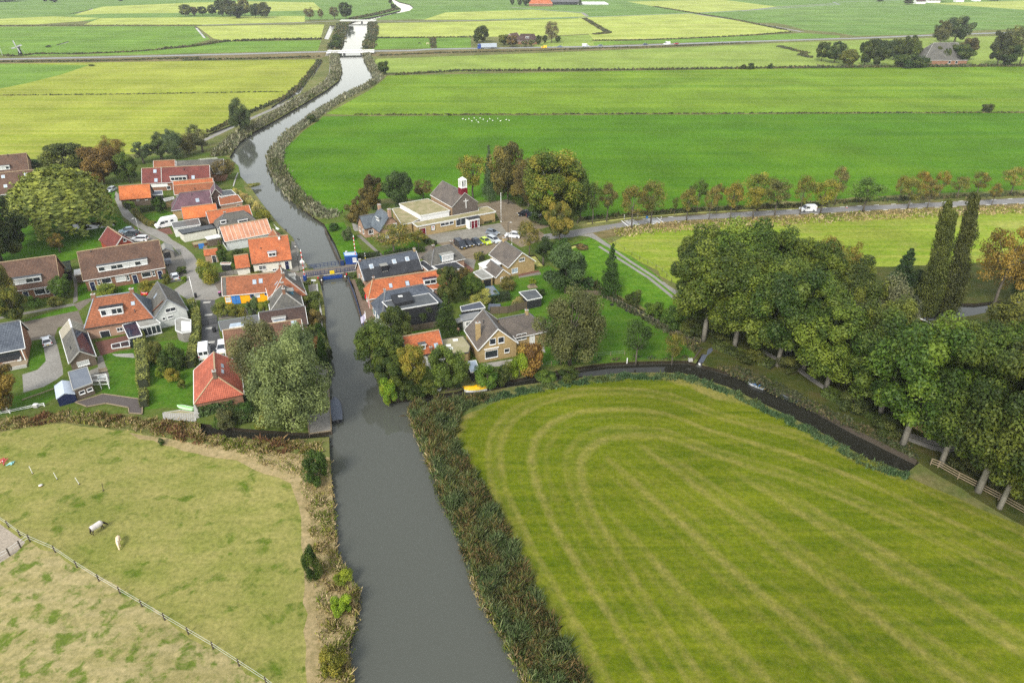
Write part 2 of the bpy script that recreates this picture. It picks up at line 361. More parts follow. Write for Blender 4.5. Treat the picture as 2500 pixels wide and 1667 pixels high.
GM['near_field']=grass('mown_near_field', px(98,116,14), px(126,136,28), R(60),.5,.04,3.2, px(146,140,60),.4,.35, mow=.66, mowc=px(178,162,96), period=2.7, big=.2, bumpy=.5)
GM['pasture']=grass('grazed_pasture', px(146,150,74), px(170,164,96), R(20),.25,.12,3.0, px(92,118,26),.85,.26, big=.12, bumpy=.5, pr=(.55,.66))
GM['pasture_rough']=grass('rough_pasture', px(172,162,106), px(190,176,126), R(30),.6,.12,2.6, px(104,128,38),.9,.45, pr=(.50,.62), big=.15, bumpy=.5)
GM['dry']=grass('dry_grass_margin', px(176,158,112), px(192,172,128), R(70),.5,.2,3.0, px(146,138,78),.5,.4, bumpy=.5)
GM['woodfloor']=grass('woodland_floor', px(72,84,34), px(92,94,46), R(0),.3,.2,2.4, px(104,88,62),.5,.25)
GM['mud']=soil('bank_mud', px(70,62,48), px(54,50,40))
GM['sand']=soil('paddock_sand', px(196,182,164), px(180,168,150))
GM['asphalt']=soil('road_asphalt', px(150,148,146), px(164,162,160),.15,5.0,.9)
GM['farroad']=soil('far_road_asphalt', px(166,168,170), px(176,176,178),.05,1.0,.9)
GM['path']=soil('gravel_path', px(160,156,148), px(176,172,164),.2,3.0)
GM['street']=pavers('street_pavers', px(160,148,134), px(146,134,122),.5)
GM['yard']=pavers('yard_pavers', px(166,148,124), px(150,132,110),.5, px(186,172,144),.4)
GM['yard_pale']=pavers('pale_yard_pavers', px(196,190,178), px(178,172,160),.5, px(120,116,104),.55)
GM['brickpath']=pavers('quay_bricks', px(170,146,128), px(152,130,114),.3)
GM['drive']=pavers('grey_drive_pavers', px(124,124,126), px(110,110,112),.25)
GM['slabs']=pavers('garden_slabs', px(176,170,160), px(160,154,146),.5)
GM['redpave']=pavers('red_pavers', px(160,112,98), px(146,102,90),.5)
GM['pebbles']=soil('garden_pebbles', px(196,192,184), px(170,166,158),1.0,5.0)
GM['river']=water('river_water',(.070,.074,.062),.05,1.6,.085)
GM['river_far']=water('river_water_open',(.085,.085,.075),.14,.9,.16)
GM['ditch']=water('ditch_water',(.020,.020,.015),.03,2.2,.03)
GM['weedwater']=water('duckweed_water',(.03,.035,.02),.1,1.0,.05, weed=px(200,200,110))

k0=crop(0,0,4.704);k1=crop(400,0,3.92);k2=crop(900,0,2.24);k3=crop(1450,0,2.24);k4=crop(1900,0,2.24);k5=crop(300,150,1.92)
POLYS=[]  # (object name, material key, world polygon, water level or None)
def poly(name, mk, pts, wl=None):
    w=[at(*p)for p in pts];POLYS.append((name, mk, [(p.x, p.y)for p in w], wl))
def offset_line(W, w):
    L_, R_=[], []
    for i, p in enumerate(W):
        d=(W[min(i+1, len(W)-1)]-W[max(i-1,0)]);d.z=0;d.normalize();n=Vector((-d.y, d.x,0))
        L_.append(p+n*w/2);R_.append(p-n*w/2)
    return L_, R_
def strip(name, mk, pts, w, wl=None):
    L_, R_=offset_line([at(*p)for p in pts], w)
    POLYS.append((name, mk, [(p.x, p.y)for p in R_+L_[::-1]], wl))

# --- far fields
POLYS.append(('ground', 'verge', [(-9000,-60),(9000,-60),(9000,14000),(-9000,14000)], None))
poly('field', 'green_far', VV((-1500,-25),(3800,-25),(3800,62),(2352,62),(1500,50),(900,45),(-1500,60)))
poly('field', 'yellow_far', PP(k0,(1180,80),(2250,32),(2900,20),(3600,30),(3700,120),(2352,150),(1200,160),(850,180),(950,140)))
poly('field', 'green_far', PP(k0,(-4000,90),(0,80),(1050,80),(950,140),(750,175),(600,190),(0,220),(-4000,240)))
poly('field', 'yellow_far', PP(k0,(-4000,245),(0,220),(600,190),(1150,210),(900,250),(400,285),(0,290),(-4000,300)))
poly('field', 'yellow_far', PP(k0,(1150,212),(2400,200),(3000,190),(3500,185),(3500,255),(2352,288),(950,292)))
poly('field', 'green_mid', VV((-1500,66),(445,61),(483,91),(420,109),(300,118),(100,129),(-1500,138)))
poly('field', 'green_mid', VV((505,97),(600,95),(738,93),(730,117),(450,123),(100,131),(300,120),(420,111)))
poly('field', 'yellow_far', VV((452,61),(745,57),(736,91),(600,93),(520,95),(490,89)))
poly('field', 'green_far', PP(k1,(2050,195),(2300,112),(2900,60),(2980,110),(2352,190)))
poly('field', 'yellow_far', PP(k2,(300,110),(420,70),(900,55),(1170,75),(1195,92),(600,108)))
poly('field', 'yellow_far', PP(k2,(12,130),(600,119),(1180,102),(1300,180),(1050,195),(600,204),(20,208)))
poly('field', 'green_mid', PP(k2,(15,212),(350,208),(340,266),(5,272)))
poly('field', 'green_mid', PP(k2,(372,207),(560,208),(560,262),(360,266)))
poly('field', 'pale', PP(k2,(1050,200),(1300,185),(1344,225),(1340,248),(900,262),(900,250)))
poly('field', 'yellow_far', PP(k3,(-90,98),(530,76),(820,120),(1090,176),(850,195),(500,210),(0,220),(-30,186),(80,182),(60,170),(-40,120)))
poly('field', 'yellow_far', PP(k3,(180,10),(700,0),(1000,38),(850,55),(560,72),(330,38)))
poly('field', 'green_far', PP(k3,(650,76),(1000,50),(1344,28),(1344,180),(1150,165),(1040,135),(760,96)))
poly('field', 'green_mid', PP(k3,(0,232),(700,206),(1140,182),(1344,196),(1344,207),(900,224),(0,248)))
poly('field', 'green_far', PP(k4,(340,60),(560,18),(720,32),(1344,95),(2600,140),(2600,160),(1344,160),(1060,168),(780,190),(420,198),(60,134),(780,112)))
poly('field', 'yellow_far', PP(k4,(830,20),(1344,5),(2600,0),(2600,70),(1344,55)))
poly('field', 'pale', PP(k4,(-900,276),(-200,246),(0,236),(800,210),(1344,195),(2600,160),(2600,320),(1344,362),(600,370),(250,362),(120,320),(90,285)))
poly('field', 'pale', VV((866,136),(1200,124),(1700,105),(1800,111),(1842,120),(1880,152),(1400,160),(890,168),(872,158),(858,142)))
poly('field', 'vivid2', VV((748,262),(795,238),(848,208),(878,186),(890,174),(1400,164),(1900,156),(2352,153),(3800,130),(3800,252),(2352,257),(815,265)))
poly('field', 'vivid', VV((640,432),(632,405),(640,370),(656,336),(698,300),(742,268),(2352,260),(3800,254),(3800,335),(2352,436),(2000,452),(1600,476),(1450,490),(1360,505),(1250,470),
     (1180,455),(1100,470),(1000,470),(930,455),(850,460),(800,490),(757,492),(705,482),(662,455)))
poly('field', 'yellow', VV((-1500,156),(0,147),(450,141),(722,137),(728,146),(688,196),(652,222),(560,262),(480,302),(400,338),(330,352),(200,362),(100,365),(-1500,400)))
poly('field', 'green_mid', VV((-1500,156),(0,147),(205,150),(140,172),(60,192),(0,204),(-1500,330)))
# far roads and verges
poly('verge', 'verge_brown', PP(k0,(-4000,712),(0,690),(2352,640))+PP(k1,(1540,500),(1600,530),(1490,560),(0,585))+PP(k0,(1300,715),(0,730),(-4000,770)))
poly('verge', 'verge_brown', PP(k2,(20,285),(700,270),(1344,258))+PP(k3,(850,232),(600,250),(0,275))+PP(k2,(600,290),(60,312),(10,305)))
FAR_ROAD=PP(k0,(-4000,745),(0,683),(1200,660),(2352,633))+PP(k1,(700,520),(1540,497))+PP(k1,(2010,491),(2352,487))+PP(k2,(350,270),(700,265),(1344,254))+PP(k3,(700,233),(1344,213))+PP(k4,(400,212),(800,196),(1344,176),(2600,130))
strip('far_road', 'farroad', FAR_ROAD,8.0)
strip('far_path', 'farroad', PP(k0,(-4000,320),(0,294),(1200,292),(2352,291))+PP(k1,(1100,226),(1690,203)),4.0)
strip('far_path', 'farroad', PP(k1,(1990,204),(2352,208))+PP(k2,(600,113),(1200,95))+PP(k3,(250,85),(530,75),(850,58),(1344,26))+PP(k4,(300,14),(700,2)),4.0)
strip('far_path', 'path', PP(k3,(560,80),(760,108),(1000,150),(1140,176)),6.0)
strip('far_path', 'path', PP(k2,(780,42),(950,55),(1170,72),(1195,90)),5.0)
strip('far_path', 'path', PP(k4,(-200,62),(0,40),(300,22)),6.0)
# path beside the river
strip('cycle_path', 'path', VV((330,352),(400,348),(470,322),(560,280),(640,245),(700,217),(745,192),(760,170),(762,140)),2.6)
strip('cycle_path', 'path', PP(k1,(1560,535),(1590,480),(1610,410),(1640,330),(1690,240)),2.6)

# --- village ground and near fields
poly('village_ground', 'village', VV((-700,480),(0,420),(330,360),(480,350),(560,372),(560,430),(700,600),(700,640),(735,660),(752,850),(760,985),(640,1000),(450,985),(300,950),(0,960),(-700,1000)))
poly('village_ground', 'village', VV((790,640),(790,602),(720,508),(760,495),(850,470),(1150,460),(1300,520),(1370,545),(1340,640),(1420,690),(1600,790),(1600,825),(1340,838),(1100,865),(890,915),(850,800),(830,700)))
poly('lawn', 'lawn2', VV((-300,480),(20,455),(262,440),(263,490),(300,520),(330,560),(240,560),(130,610),(-300,640)))
poly('lawn', 'lawn2', VV((745,515),(790,510),(830,575),(880,588),(930,600),(900,612),(800,605),(785,600)))
poly('lawn', 'lawn2', PP(kG,(470,1020),(860,880),(1010,960),(860,1000),(520,1070)))
poly('lawn', 'lawn', VV((1185,640),(1260,610),(1340,650),(1418,695),(1560,782),(1600,818),(1480,825),(1340,835),(1245,842),(1230,760),(1200,720),(1150,690)))
poly('lawn', 'lawn2', PP(kJ,(700,960),(1060,920),(1040,1010),(890,1040)))
poly('lawn', 'lawn', PP(kK,(540,480),(940,420),(1280,440),(1300,490),(1010,540),(560,500)))
poly('lawn', 'lawn', VV((236,815),(330,795),(450,770),(444,935),(338,940),(235,905)))
poly('lawn', 'lawn2', PP(kC,(290,950),(940,765),(1000,822),(300,975)))
poly('lawn', 'lawn', PP(kE,(340,310),(520,270),(560,380),(585,530),(480,630),(380,660)))
poly('lawn', 'lawn', PP(kE,(0,1010),(290,960),(700,800),(740,980),(560,1080),(0,1220)))
poly('lawn', 'lawn2', PP(kC,(990,520),(1090,470),(1160,570),(1160,680),(1000,700)))
poly('lawn', 'lawn2', PP(kC,(1240,560),(1500,520),(1740,490),(1750,590),(1520,610),(1240,640)))
poly('lawn', 'lawn', PP(kB,(270,860),(540,800),(640,850),(640,900),(400,960),(300,900)))
poly('meadow', 'tufty', VV((1312,562),(1365,542),(1450,590),(1530,655),(1620,710),(1590,775),(1480,708),(1372,655),(1335,635)))
poly('field', 'mown_right', VV((1400,560),(1450,532),(1600,512),(2000,492),(2352,478),(3600,410),(3600,560),(2352,605),(1990,615),(1800,600),(1640,700),(1560,655)))
poly('verge', 'verge_brown', VV((1330,535),(1440,505),(1600,490),(2000,470),(2352,450),(3600,340),(3600,415),(2352,480),(2000,494),(1600,514),(1450,534),(1390,548)))
poly('verge', 'verge', VV((1330,540),(1370,505),(1450,492),(1600,478),(2000,454),(2352,438),(3600,330),(3600,345),(2352,455),(2000,470),(1600,492),(1440,505)))
strip('ditch', 'weedwater', PP(kP,(130,694),(330,668),(560,638),(840,614),(1300,580),(1800,555),(2310,538),(2600,520)),1.7,-.25)
poly('woodland_floor', 'woodfloor', VV((1600,825),(1575,780),(1600,700),(1700,640),(1990,612),(2352,602),(3600,560),(3600,1700),(2352,1208),(2110,1062),(1900,965),(1700,875),(1620,838)))
poly('near_field', 'near_field', VV((1362,1568),(1240,1385),(1150,1190),(1085,1085),(1040,1005),(1055,960),(1150,918),(1300,882),(1450,868),(1560,866),(1650,898),(1804,962),(1956,1038),(2089,1096),(2200,1143),(2352,1208),(3200,1590),(3200,2000),(1640,2000)))
poly('pasture', 'pasture', VV((-700,1010),(0,992),(150,972),(300,988),(390,1008),(560,1045),(690,1045),(720,1150),(735,1300),(745,1568),(750,2000),(-700,2000)))
poly('pasture', 'pasture_rough', VV((-700,1240),(0,1290),(72,1245),(232,1325),(380,1418),(612,1568),(900,1800),(900,2000),(-700,2000)))
poly('dry_margin', 'dry', VV((270,988),(380,1005),(560,1030),(690,1042),(757,1050),(765,1150),(770,1250),(800,1320),(815,1420),(800,1568),(820,2000),(720,2000),(705,1568),(700,1350),(692,1190),(668,1110),(560,1065),(370,1022)))
poly('paddock_sand', 'sand', VV((-700,1000),(-100,1160),(0,1203),(58,1245),(38,1268),(0,1292),(-700,1600)))
# --- paving
poly('lane', 'path', PP(kB,(-90,560),(0,650),(20,740),(140,880),(300,1000),(430,1045),(560,1110),(630,1180),(790,1270),(900,1370),(950,1450))+
     PP(kD,(440,230),(460,300),(445,390),(520,460),(640,490),(735,500),(760,640),(650,690),(460,690),(330,700),(200,620),(130,560),(290,460),(290,380),(280,220),(200,60))+
     PP(kB,(740,1390),(640,1270),(480,1180),(300,1090),(160,1000),(0,880),(-60,760),(-110,640)))
poly('parking_bay', 'slabs', PP(kB,(0,1040),(240,1060),(480,1190),(350,1240),(-60,1180)))
poly('street', 'street', PP(kC,(215,1000),(290,972),(1000,826),(1060,990),(740,1040),(690,1170),(540,1185),(320,1230),(280,1110)))
poly('street', 'street', PP(kC,(940,745),(1075,690),(1230,645),(1560,610),(1760,605),(1900,560),(2091,500),(2250,560),(2091,720),(1900,650),(1650,600),(1200,670),(1010,830)))
poly('street', 'street', PP(kD,(640,480),(735,430),(1150,345),(1640,315),(1740,350),(2091,305),(2091,375),(1820,385),(1800,470),(1500,420),(900,560),(735,640)))
poly('footpath', 'slabs', PP(kC,(-600,1010),(0,905),(350,840),(930,735),(960,762),(350,870),(0,935),(-600,1040)))
poly('footpath', 'slabs', PP(kC,(925,330),(985,430),(990,700),(930,740),(950,560)))
poly('driveway', 'path', PP(kC,(540,1180),(690,1150),(740,1300),(800,1560))+PP(kE,(805,700),(720,765),(560,855),(300,930),(285,700),(480,640),(585,530),(560,370)))
poly('driveway', 'slabs', PP(kE,(1240,470),(1300,450),(1390,700),(1400,800),(1170,810),(1140,650),(1250,610)))
poly('patio', 'redpave', PP(kE,(1210,290),(1620,200),(1660,340),(1430,420),(1290,460)))
poly('driveway', 'drive', PP(kD,(465,690),(650,690),(690,960),(710,1140),(790,1300),(760,1400),(450,1420),(440,1250),(460,960)))
poly('yard', 'slabs', PP(kB,(470,1250),(640,1290),(760,1420),(790,1568),(560,1568)))
poly('yard', 'slabs', PP(kD,(-10,100),(230,110),(280,230),(290,440),(210,450),(90,470),(60,360)))
poly('yard', 'redpave', PP(kB,(430,1050),(600,1020),(640,1100),(560,1110)))
poly('yard', 'slabs', PP(kD,(690,830),(1330,760),(1390,810),(1190,870),(700,950)))
poly('quay_terrace', 'slabs', PP(kI,(60,150),(130,160),(170,330),(260,480),(140,540),(40,520)))
poly('quay_terrace', 'slabs', PP(kI,(270,690),(375,700),(395,830),(290,850)))
poly('street', 'street', PP(kI,(100,560),(260,520),(280,610),(120,640)))
poly('street', 'street', PP(kG,(-30,1180),(190,1140),(480,1075),(860,1010),(1040,955),(1120,905),(1200,1000),(1000,1110),(900,1120),(200,1270),(-30,1290)))
poly('yard', 'yard', PP(kG,(1060,800),(1560,725),(1740,690),(2000,650))+PP(kH,(560,800),(340,760),(360,715),(730,665),(1000,830),(1230,920),(1260,1010),(1120,1050),(1195,1108),(1180,1178),(900,1275),(740,1180))+
     PP(kG,(1830,1040),(1690,1120),(1640,1260),(1560,1250),(1500,1120),(1400,1000),(1180,910),(1060,840)))
poly('yard', 'yard_pale', PP(kG,(1060,805),(1560,728),(1740,693),(1990,655),(2091,790),(1960,825),(1500,862),(1350,885),(1180,912)))
poly('driveway', 'slabs', PP(kJ,(445,370),(580,385),(560,510),(440,420)))
poly('driveway', 'redpave', PP(kJ,(430,415),(560,515),(520,560),(430,500)))
poly('road', 'asphalt', PP(kH,(1190,1110),(1560,1055))+PP(kP,(540,680),(900,640),(1650,585),(2310,550))+PP(kQ,(650,490),(1100,470),(1900,430),(2352,405))+VV((3600,310),(3600,335))+
     PP(kQ,(2352,455),(1500,490),(900,520),(400,550))+PP(kP,(2060,610),(1600,640),(1160,660),(620,710),(200,790),(90,812))+PP(kH,(1560,1145),(1180,1178)))
poly('track', 'path', PP(kP,(60,820),(200,795),(290,860),(400,935),(340,935),(220,860),(150,830)))
strip('track', 'path', PP(kL,(1620,-60),(1680,-10),(1760,40),(1900,120)),.9);strip('track', 'path', VV((1392,562),(1450,602),(1500,634),(1560,680)),.9);strip('track', 'path', VV((1376,566),(1430,600),(1490,638),(1550,686)),.9)
poly('quay_path', 'brickpath', PP(kI,(870,640),(925,600),(1000,900),(1060,960),(1170,1250),(1215,1380),(1130,1568),(1045,1568),(1005,1330),(905,1000),(835,800),(800,640)))
poly('garden_path', 'slabs', PP(kG,(160,810),(210,800),(470,1040),(520,1085),(470,1085),(330,960)))
poly('garden_path', 'pebbles', PP(kG,(100,650),(190,680),(220,750),(140,755),(120,730)))
poly('garden_path', 'slabs', PP(kJ,(1130,580),(1400,540),(1420,575),(1130,620)));poly('garden_path', 'redpave', PP(kJ,(1120,570),(1390,520),(1395,542),(1130,600)))
poly('garden_path', 'pebbles', PP(kK,(2200,570),(2280,600),(2310,720),(2240,700),(2180,620)))
poly('terrace', 'pebbles', PP(kK,(1500,860),(1900,800),(1860,880),(1560,900)))
poly('patio', 'pebbles', PP(kE,(1430,440),(1700,430),(1720,490),(1480,470)))
strip('woodland_drive', 'path', PP(kO,(700,760),(900,850),(1150,940),(1450,1020),(1900,1060)),1.3);strip('woodland_drive', 'path', PP(kO,(740,830),(950,920),(1200,1010),(1450,1070),(1700,1130)),1.3)
strip('woodland_drive', 'path', PP(kM,(1120,1370),(1300,1470),(1500,1560))+PP(kO,(-60,300),(200,470),(700,760)),1.2)
# --- water
RIVER_L=VV((830,2000),(805,1568),(802,1480),(817,1420),(825,1360),(795,1310),(772,1270),(766,1190),(763,1120),(757,1040),(756,1003))+VV((640,1012),(450,1000),(380,985),(380,965),(450,972),(560,985),(700,995),(712,998))+ \
    PP(kF,(1815,1425))+VV((760,990),(752,842),(757,800),(748,750),(745,700),(742,680),(735,650),(728,630),(718,615),(702,605),(690,580),(672,545),(640,515),(600,465),(575,430),(552,405),(548,382),(527,362),(545,330),(580,305),(640,272),(700,237),(750,207),(778,185),(785,160),(781,140),(779,120))+ \
    PP(k1,(1690,470),(1735,350),(1762,230),(1815,212),(1870,188),(2080,150),(2260,105),(2270,85),(2210,45),(2180,0),(2060,-60))
RIVER_R=VV((1390,2000),(1215,1568),(1182,1500),(1150,1440),(1110,1370),(1085,1290),(1050,1200),(1022,1150),(1017,1120),(990,1050),(965,990),(948,940))+ \
    VV((1000,917),(1080,906),(1180,887),(1260,876),(1340,866),(1430,856),(1500,855),(1570,857),(1671,888),(1804,951),(1900,1000),(1993,1054),(2085,1084),(2112,1062),(1956,985),(1833,918),(1747,877),(1655,849),(1612,838),(1625,815),(1612,812),(1598,835),(1580,828),(1500,829),(1400,833),(1340,841),(1280,851),(1180,871),(1095,882),(1050,899),(960,911),(890,919))+ \
    VV((872,885),(856,842),(846,800),(836,745),(825,700),(812,655),(802,638),(788,605),(770,560),(745,515),(722,500),(692,477),(660,452),(632,412),(617,377),(622,352),(652,312),(692,285),(732,255),(792,220),(840,197),(860,182),(850,160),(838,140),(832,122))+ \
    PP(k1,(1895,470),(1920,400),(1955,300),(1945,225),(1990,192),(2140,150),(2352,105),(2390,75),(2352,45),(2250,20),(2100,-60))
far_split=VV((0,330))[0][1]
POLYS.append(('river', 'river', [tuple(at(*p).xy)for p in RIVER_L[::-1]+RIVER_R],-.7))
poly('ditch', 'ditch', VV((384,984),(450,999),(640,1011),(755,1002),(754,992),(700,994),(560,984),(450,971),(384,966)),-.7)
poly('ditch', 'ditch', VV((960,912),(1050,900),(1095,883),(1180,872),(1280,852),(1340,842),(1400,834),(1500,830),(1580,829),(1655,850),(1747,878),(1833,919),(1956,986),(2110,1062),(2085,1083),(1993,1053),(1900,999),(1804,950),(1671,887),(1570,856),(1500,854),(1430,855),(1340,865),(1260,875),(1180,886),(1080,905),(1000,916)),-.7)
strip('ditch', 'weedwater', VV((1350,645),(1372,662),(1425,692),(1480,722),(1560,768),(1600,790)),2.4,-.4)
strip('ditch', 'weedwater', PP(kH,(1480,1290),(1600,1255),(1690,1235)),2.0,-.4);strip('ditch', 'weedwater', PP(kJ,(1290,330),(1360,420),(1420,470)),2.2,-.4)
poly('pond', 'ditch', PP(kN,(860,905),(1320,866),(1660,876),(2100,820),(2400,760),(2400,830),(1990,925),(1640,1000),(1320,1045),(1100,1060),(960,1010)),-.5)
poly('pond', 'ditch', PP(kA,(900,960),(960,940),(1200,960),(1420,930),(1490,990),(1330,1020),(1050,1060),(940,1020)),-.4)
poly('ditch', 'river_far', PP(k1,(1500,590),(1520,595),(1400,784))+PP(k5,(905,40),(830,150),(800,165),(700,225),(695,215),(800,150),(880,60),(925,5)),-.4)
poly('ditch', 'river_far', PP(k5,(540,300),(400,350),(395,343),(530,292)),-.4)
poly('ditch', 'river_far', PP(k1,(1590,245),(1640,247),(1575,380),(1530,375)),-.4)
poly('ditch', 'river_far', PP(k1,(290,260),(320,265),(410,370),(380,365)),-.4);poly('ditch', 'river_far', PP(k0,(750,172),(1000,122),(1060,100),(1070,110),(900,152)),-.4)
poly('ditch', 'river_far', PP(k0,(640,520),(780,478),(800,484),(660,524)),-.3);poly('ditch', 'river_far', PP(k0,(325,632),(395,618),(405,626),(340,638)),-.3)

def ragged(p, g):  # natural edges are never ruler straight
    out=[]
    for a, b in zip(p, p[1:]+p[:1]):
        out.append(a);L=math.hypot(b[0]-a[0], b[1]-a[1]);d=math.hypot(a[0]+b[0], a[1]+b[1])/2;st=2.2 if d<160 else(5 if d<260 else 14);n=min(60, int(L/st))
        if d>420:continue
        for i in range(1, n):
            t=(i+g.uniform(-.3,.3))/n;w=g.uniform(-1,1)*(.45 if d<160 else.8);out.append((a[0]+(b[0]-a[0])*t-(b[1]-a[1])/L*w, a[1]+(b[1]-a[1])*t+(b[0]-a[0])/L*w))
    return out
def build_ground():
    V, E, F=[], [], [];jg=random.Random(3)
    for name, mk, pts, wl in POLYS:
        area=sum(pts[i][0]*pts[(i+1)%len(pts)][1]-pts[(i+1)%len(pts)][0]*pts[i][1]for i in range(len(pts)))
        p=pts if area>0 else pts[::-1]
        if wl is None and name in('dry_margin', 'pasture', 'near_field', 'woodland_floor', 'lawn', 'meadow', 'village_ground', 'verge', 'field'):p=ragged(p, jg)
        i0=len(V);V+=[Vector(q)for q in p];F.append(list(range(i0, i0+len(p))))
    nf=next(i for i, q in enumerate(POLYS)if q[0]=='near_field')
    for x in np.arange(-6,90,2.6):
        for y in np.arange(44,118,2.6):V.append(Vector((x+.013*y, y)))
    v2, e2, f2, ov, oe, of=delaunay_2d_cdt(V, E, F,1,1e-4)
    top=[max(o)if o else 0 for o in of]
    P2=np.array([(v.x, v.y)for v in v2])
    groups={}
    for fi, f in enumerate(f2):groups.setdefault(top[fi], []).append(f)
    # one object per polygon (same-water pieces are separate pieces of water)
    edge_use={}
    for k, fs in groups.items():
        name, mk, pts, wl=POLYS[k];z=wl if wl is not None else 0.0;shade=None
        used=sorted({i for f in fs for i in f});idx={g:i for i, g in enumerate(used)}
        co=np.array([(P2[i][0], P2[i][1], z)for i in used]);
        if k==nf:shade=mow_distance(co[:, :2])
        fl=[]
        for f in fs:
            a, b, c=P2[f[0]], P2[f[1]], P2[f[2]]
            f=list(f)if(b[0]-a[0])*(c[1]-a[1])-(c[0]-a[0])*(b[1]-a[1])>0 else list(f)[::-1]
            fl+=[idx[i]for i in f]
        me=np_mesh(name, co, fl, [len(f)for f in fs], [GM[mk]], col=shade)
        o=bpy.data.objects.new(name, me);COL.objects.link(o);tag(o, kind='structure')
        for f in fs:
            for i in range(len(f)):
                e=(f[i], f[(i+1)%len(f)]);edge_use.setdefault((min(e), max(e)), []).append(z)
    b=MB()
    for(i, j), zs in edge_use.items():
        if len(zs)==2 and zs[0]!=zs[1]:
            lo, hi=min(zs), max(zs)
            if(lo<0):
                p, q=P2[i], P2[j];b.face([(p[0], p[1], lo-.4),(q[0], q[1], lo-.4),(q[0], q[1], hi),(p[0], p[1], hi)], GM['mud'])
    o=b.build('terrain_bank');tag(o, kind='structure')
    # river bed under everything
    bed=MB();bed.face([(-9000,-60,-2),(9000,-60,-2),(9000,14000,-2),(-9000,14000,-2)], GM['mud']);tag(bed.build('terrain_bed'), kind='structure')

def seg_dist(P, a, b):
    a=np.array(a);b=np.array(b);d=b-a;t=np.clip(((P-a)@d)/(d@d),0,1)
    return np.linalg.norm(P-(a+t[:, None]*d), axis=1)
def line_dist(P, pts):
    return np.min([seg_dist(P, pts[i], pts[i+1])for i in range(len(pts)-1)], axis=0)
def mow_distance(P):
    L1=[(-22.2,120.3),(48.0,-46.5)]  # straight along the river bank, round the far end, straight along the ditch
    L2=[tuple(at(*p).xy)for p in VV((1055,960),(1150,918),(1300,882),(1450,868),(1560,866),(1650,898))]
    L3=[(20.0,122.3),(180.0,-42.0)]
    ds=[line_dist(P, l)for l in(L1, L2, L3)];k=9.0
    sm=-k*np.log(sum(np.exp(-d/k)for d in ds))
    A=np.array((-55.8,200.0));fan=(np.arctan2(P[:,1]-A[1], P[:,0]-A[0])+1.4)*115
    return np.stack([np.maximum(sm+4,0), np.maximum(fan,0),0*sm,0*sm+1], axis=1)
build_ground()
# ------------------------------------------------------------------ vegetation
def leaf_material():
    """leaf colour = the tree's own colour (object colour) varied leaf by leaf; alpha of the object colour = share of yellowed autumn leaves"""
    t=NT('leaves');oi=t.n('ObjectInfo');a=t.n('Attribute', attribute_name='tint');tt=a.outputs['Fac']
    base=oi.outputs['Color'];P=t.n('TexCoord').outputs['Object']
    c=t.mix(tt, t.mix(1.0, base,(.44,.50,.44), 'MULTIPLY'), t.mix(1.0, base,(1.60,1.52,1.15), 'MULTIPLY'))  # random leaf tones, range widened to paint depth into flatly shaded crowns
    nz=t.noise(P,.35,3,.6)
    aut=t.math('MULTIPLY', t.ramp(t.math('ADD', t.math('MULTIPLY', nz,.8), t.math('MULTIPLY', tt,.4)),.50,.78), oi.outputs['Alpha'])
    c=t.mix(aut, c, t.mix(tt,(.17,.105,.022),(.38,.27,.045)))
    d=t.n('BsdfPrincipled');t.put(d.inputs['Base Color'], c);t.put(d.inputs['Roughness'],.55);d.inputs['Specular IOR Level'].default_value=.25
    tr=t.n('BsdfTranslucent');t.put(tr.inputs['Color'], t.mix(1.0, c,(1.2,1.25,.7), 'MULTIPLY'))
    ms=t.n('MixShader');ms.inputs[0].default_value=.20;t.t.links.new(d.outputs[0], ms.inputs[1]);t.t.links.new(tr.outputs[0], ms.inputs[2]);t.t.links.new(ms.outputs[0], t.out.inputs[0])
    return t.m
def blade_material():
    t=NT('reed_blades');a=t.n('Attribute', attribute_name='shade');c=a.outputs['Color']
    d=t.n('BsdfPrincipled');t.put(d.inputs['Base Color'], c);t.put(d.inputs['Roughness'],.7);d.inputs['Specular IOR Level'].default_value=.15
    tr=t.n('BsdfTranslucent');t.put(tr.inputs['Color'], c)
    ms=t.n('MixShader');ms.inputs[0].default_value=.25;t.t.links.new(d.outputs[0], ms.inputs[1]);t.t.links.new(tr.outputs[0], ms.inputs[2]);t.t.links.new(ms.outputs[0], t.out.inputs[0])
    return t.m
M['leaf']=leaf_material();M['blade']=blade_material()
def rnd_dirs(n):
    v=RNG.normal(size=(n,3));return v/np.linalg.norm(v, axis=1)[:, None]
def leaf_quads(C, N, size, tint, droop=None, aspect=1.5):
    """diamond leaf sprays at centres C facing N"""
    n=len(C);up=rnd_dirs(n)if droop is None else droop
    X=np.cross(N, up);X/=np.linalg.norm(X, axis=1)[:, None]+1e-9;Y=np.cross(N, X)
    s=size[:, None]
    q=np.stack([C-Y*s*aspect*.5, C+X*s*.42, C+Y*s*aspect*.5, C-X*s*.42], axis=1)
    # bend the tip a little so the spray is not flat
    q[:,1]+=N*s*.12;q[:,3]+=N*s*.12
    return q.reshape(-1,3), np.repeat(tint,4)
def mesh_leaves(name, q, tint, mat=None):
    n=len(q)//4
    return np_mesh(name, q, np.arange(n*4), np.full(n,4), [mat or M['leaf']], tint=tint)
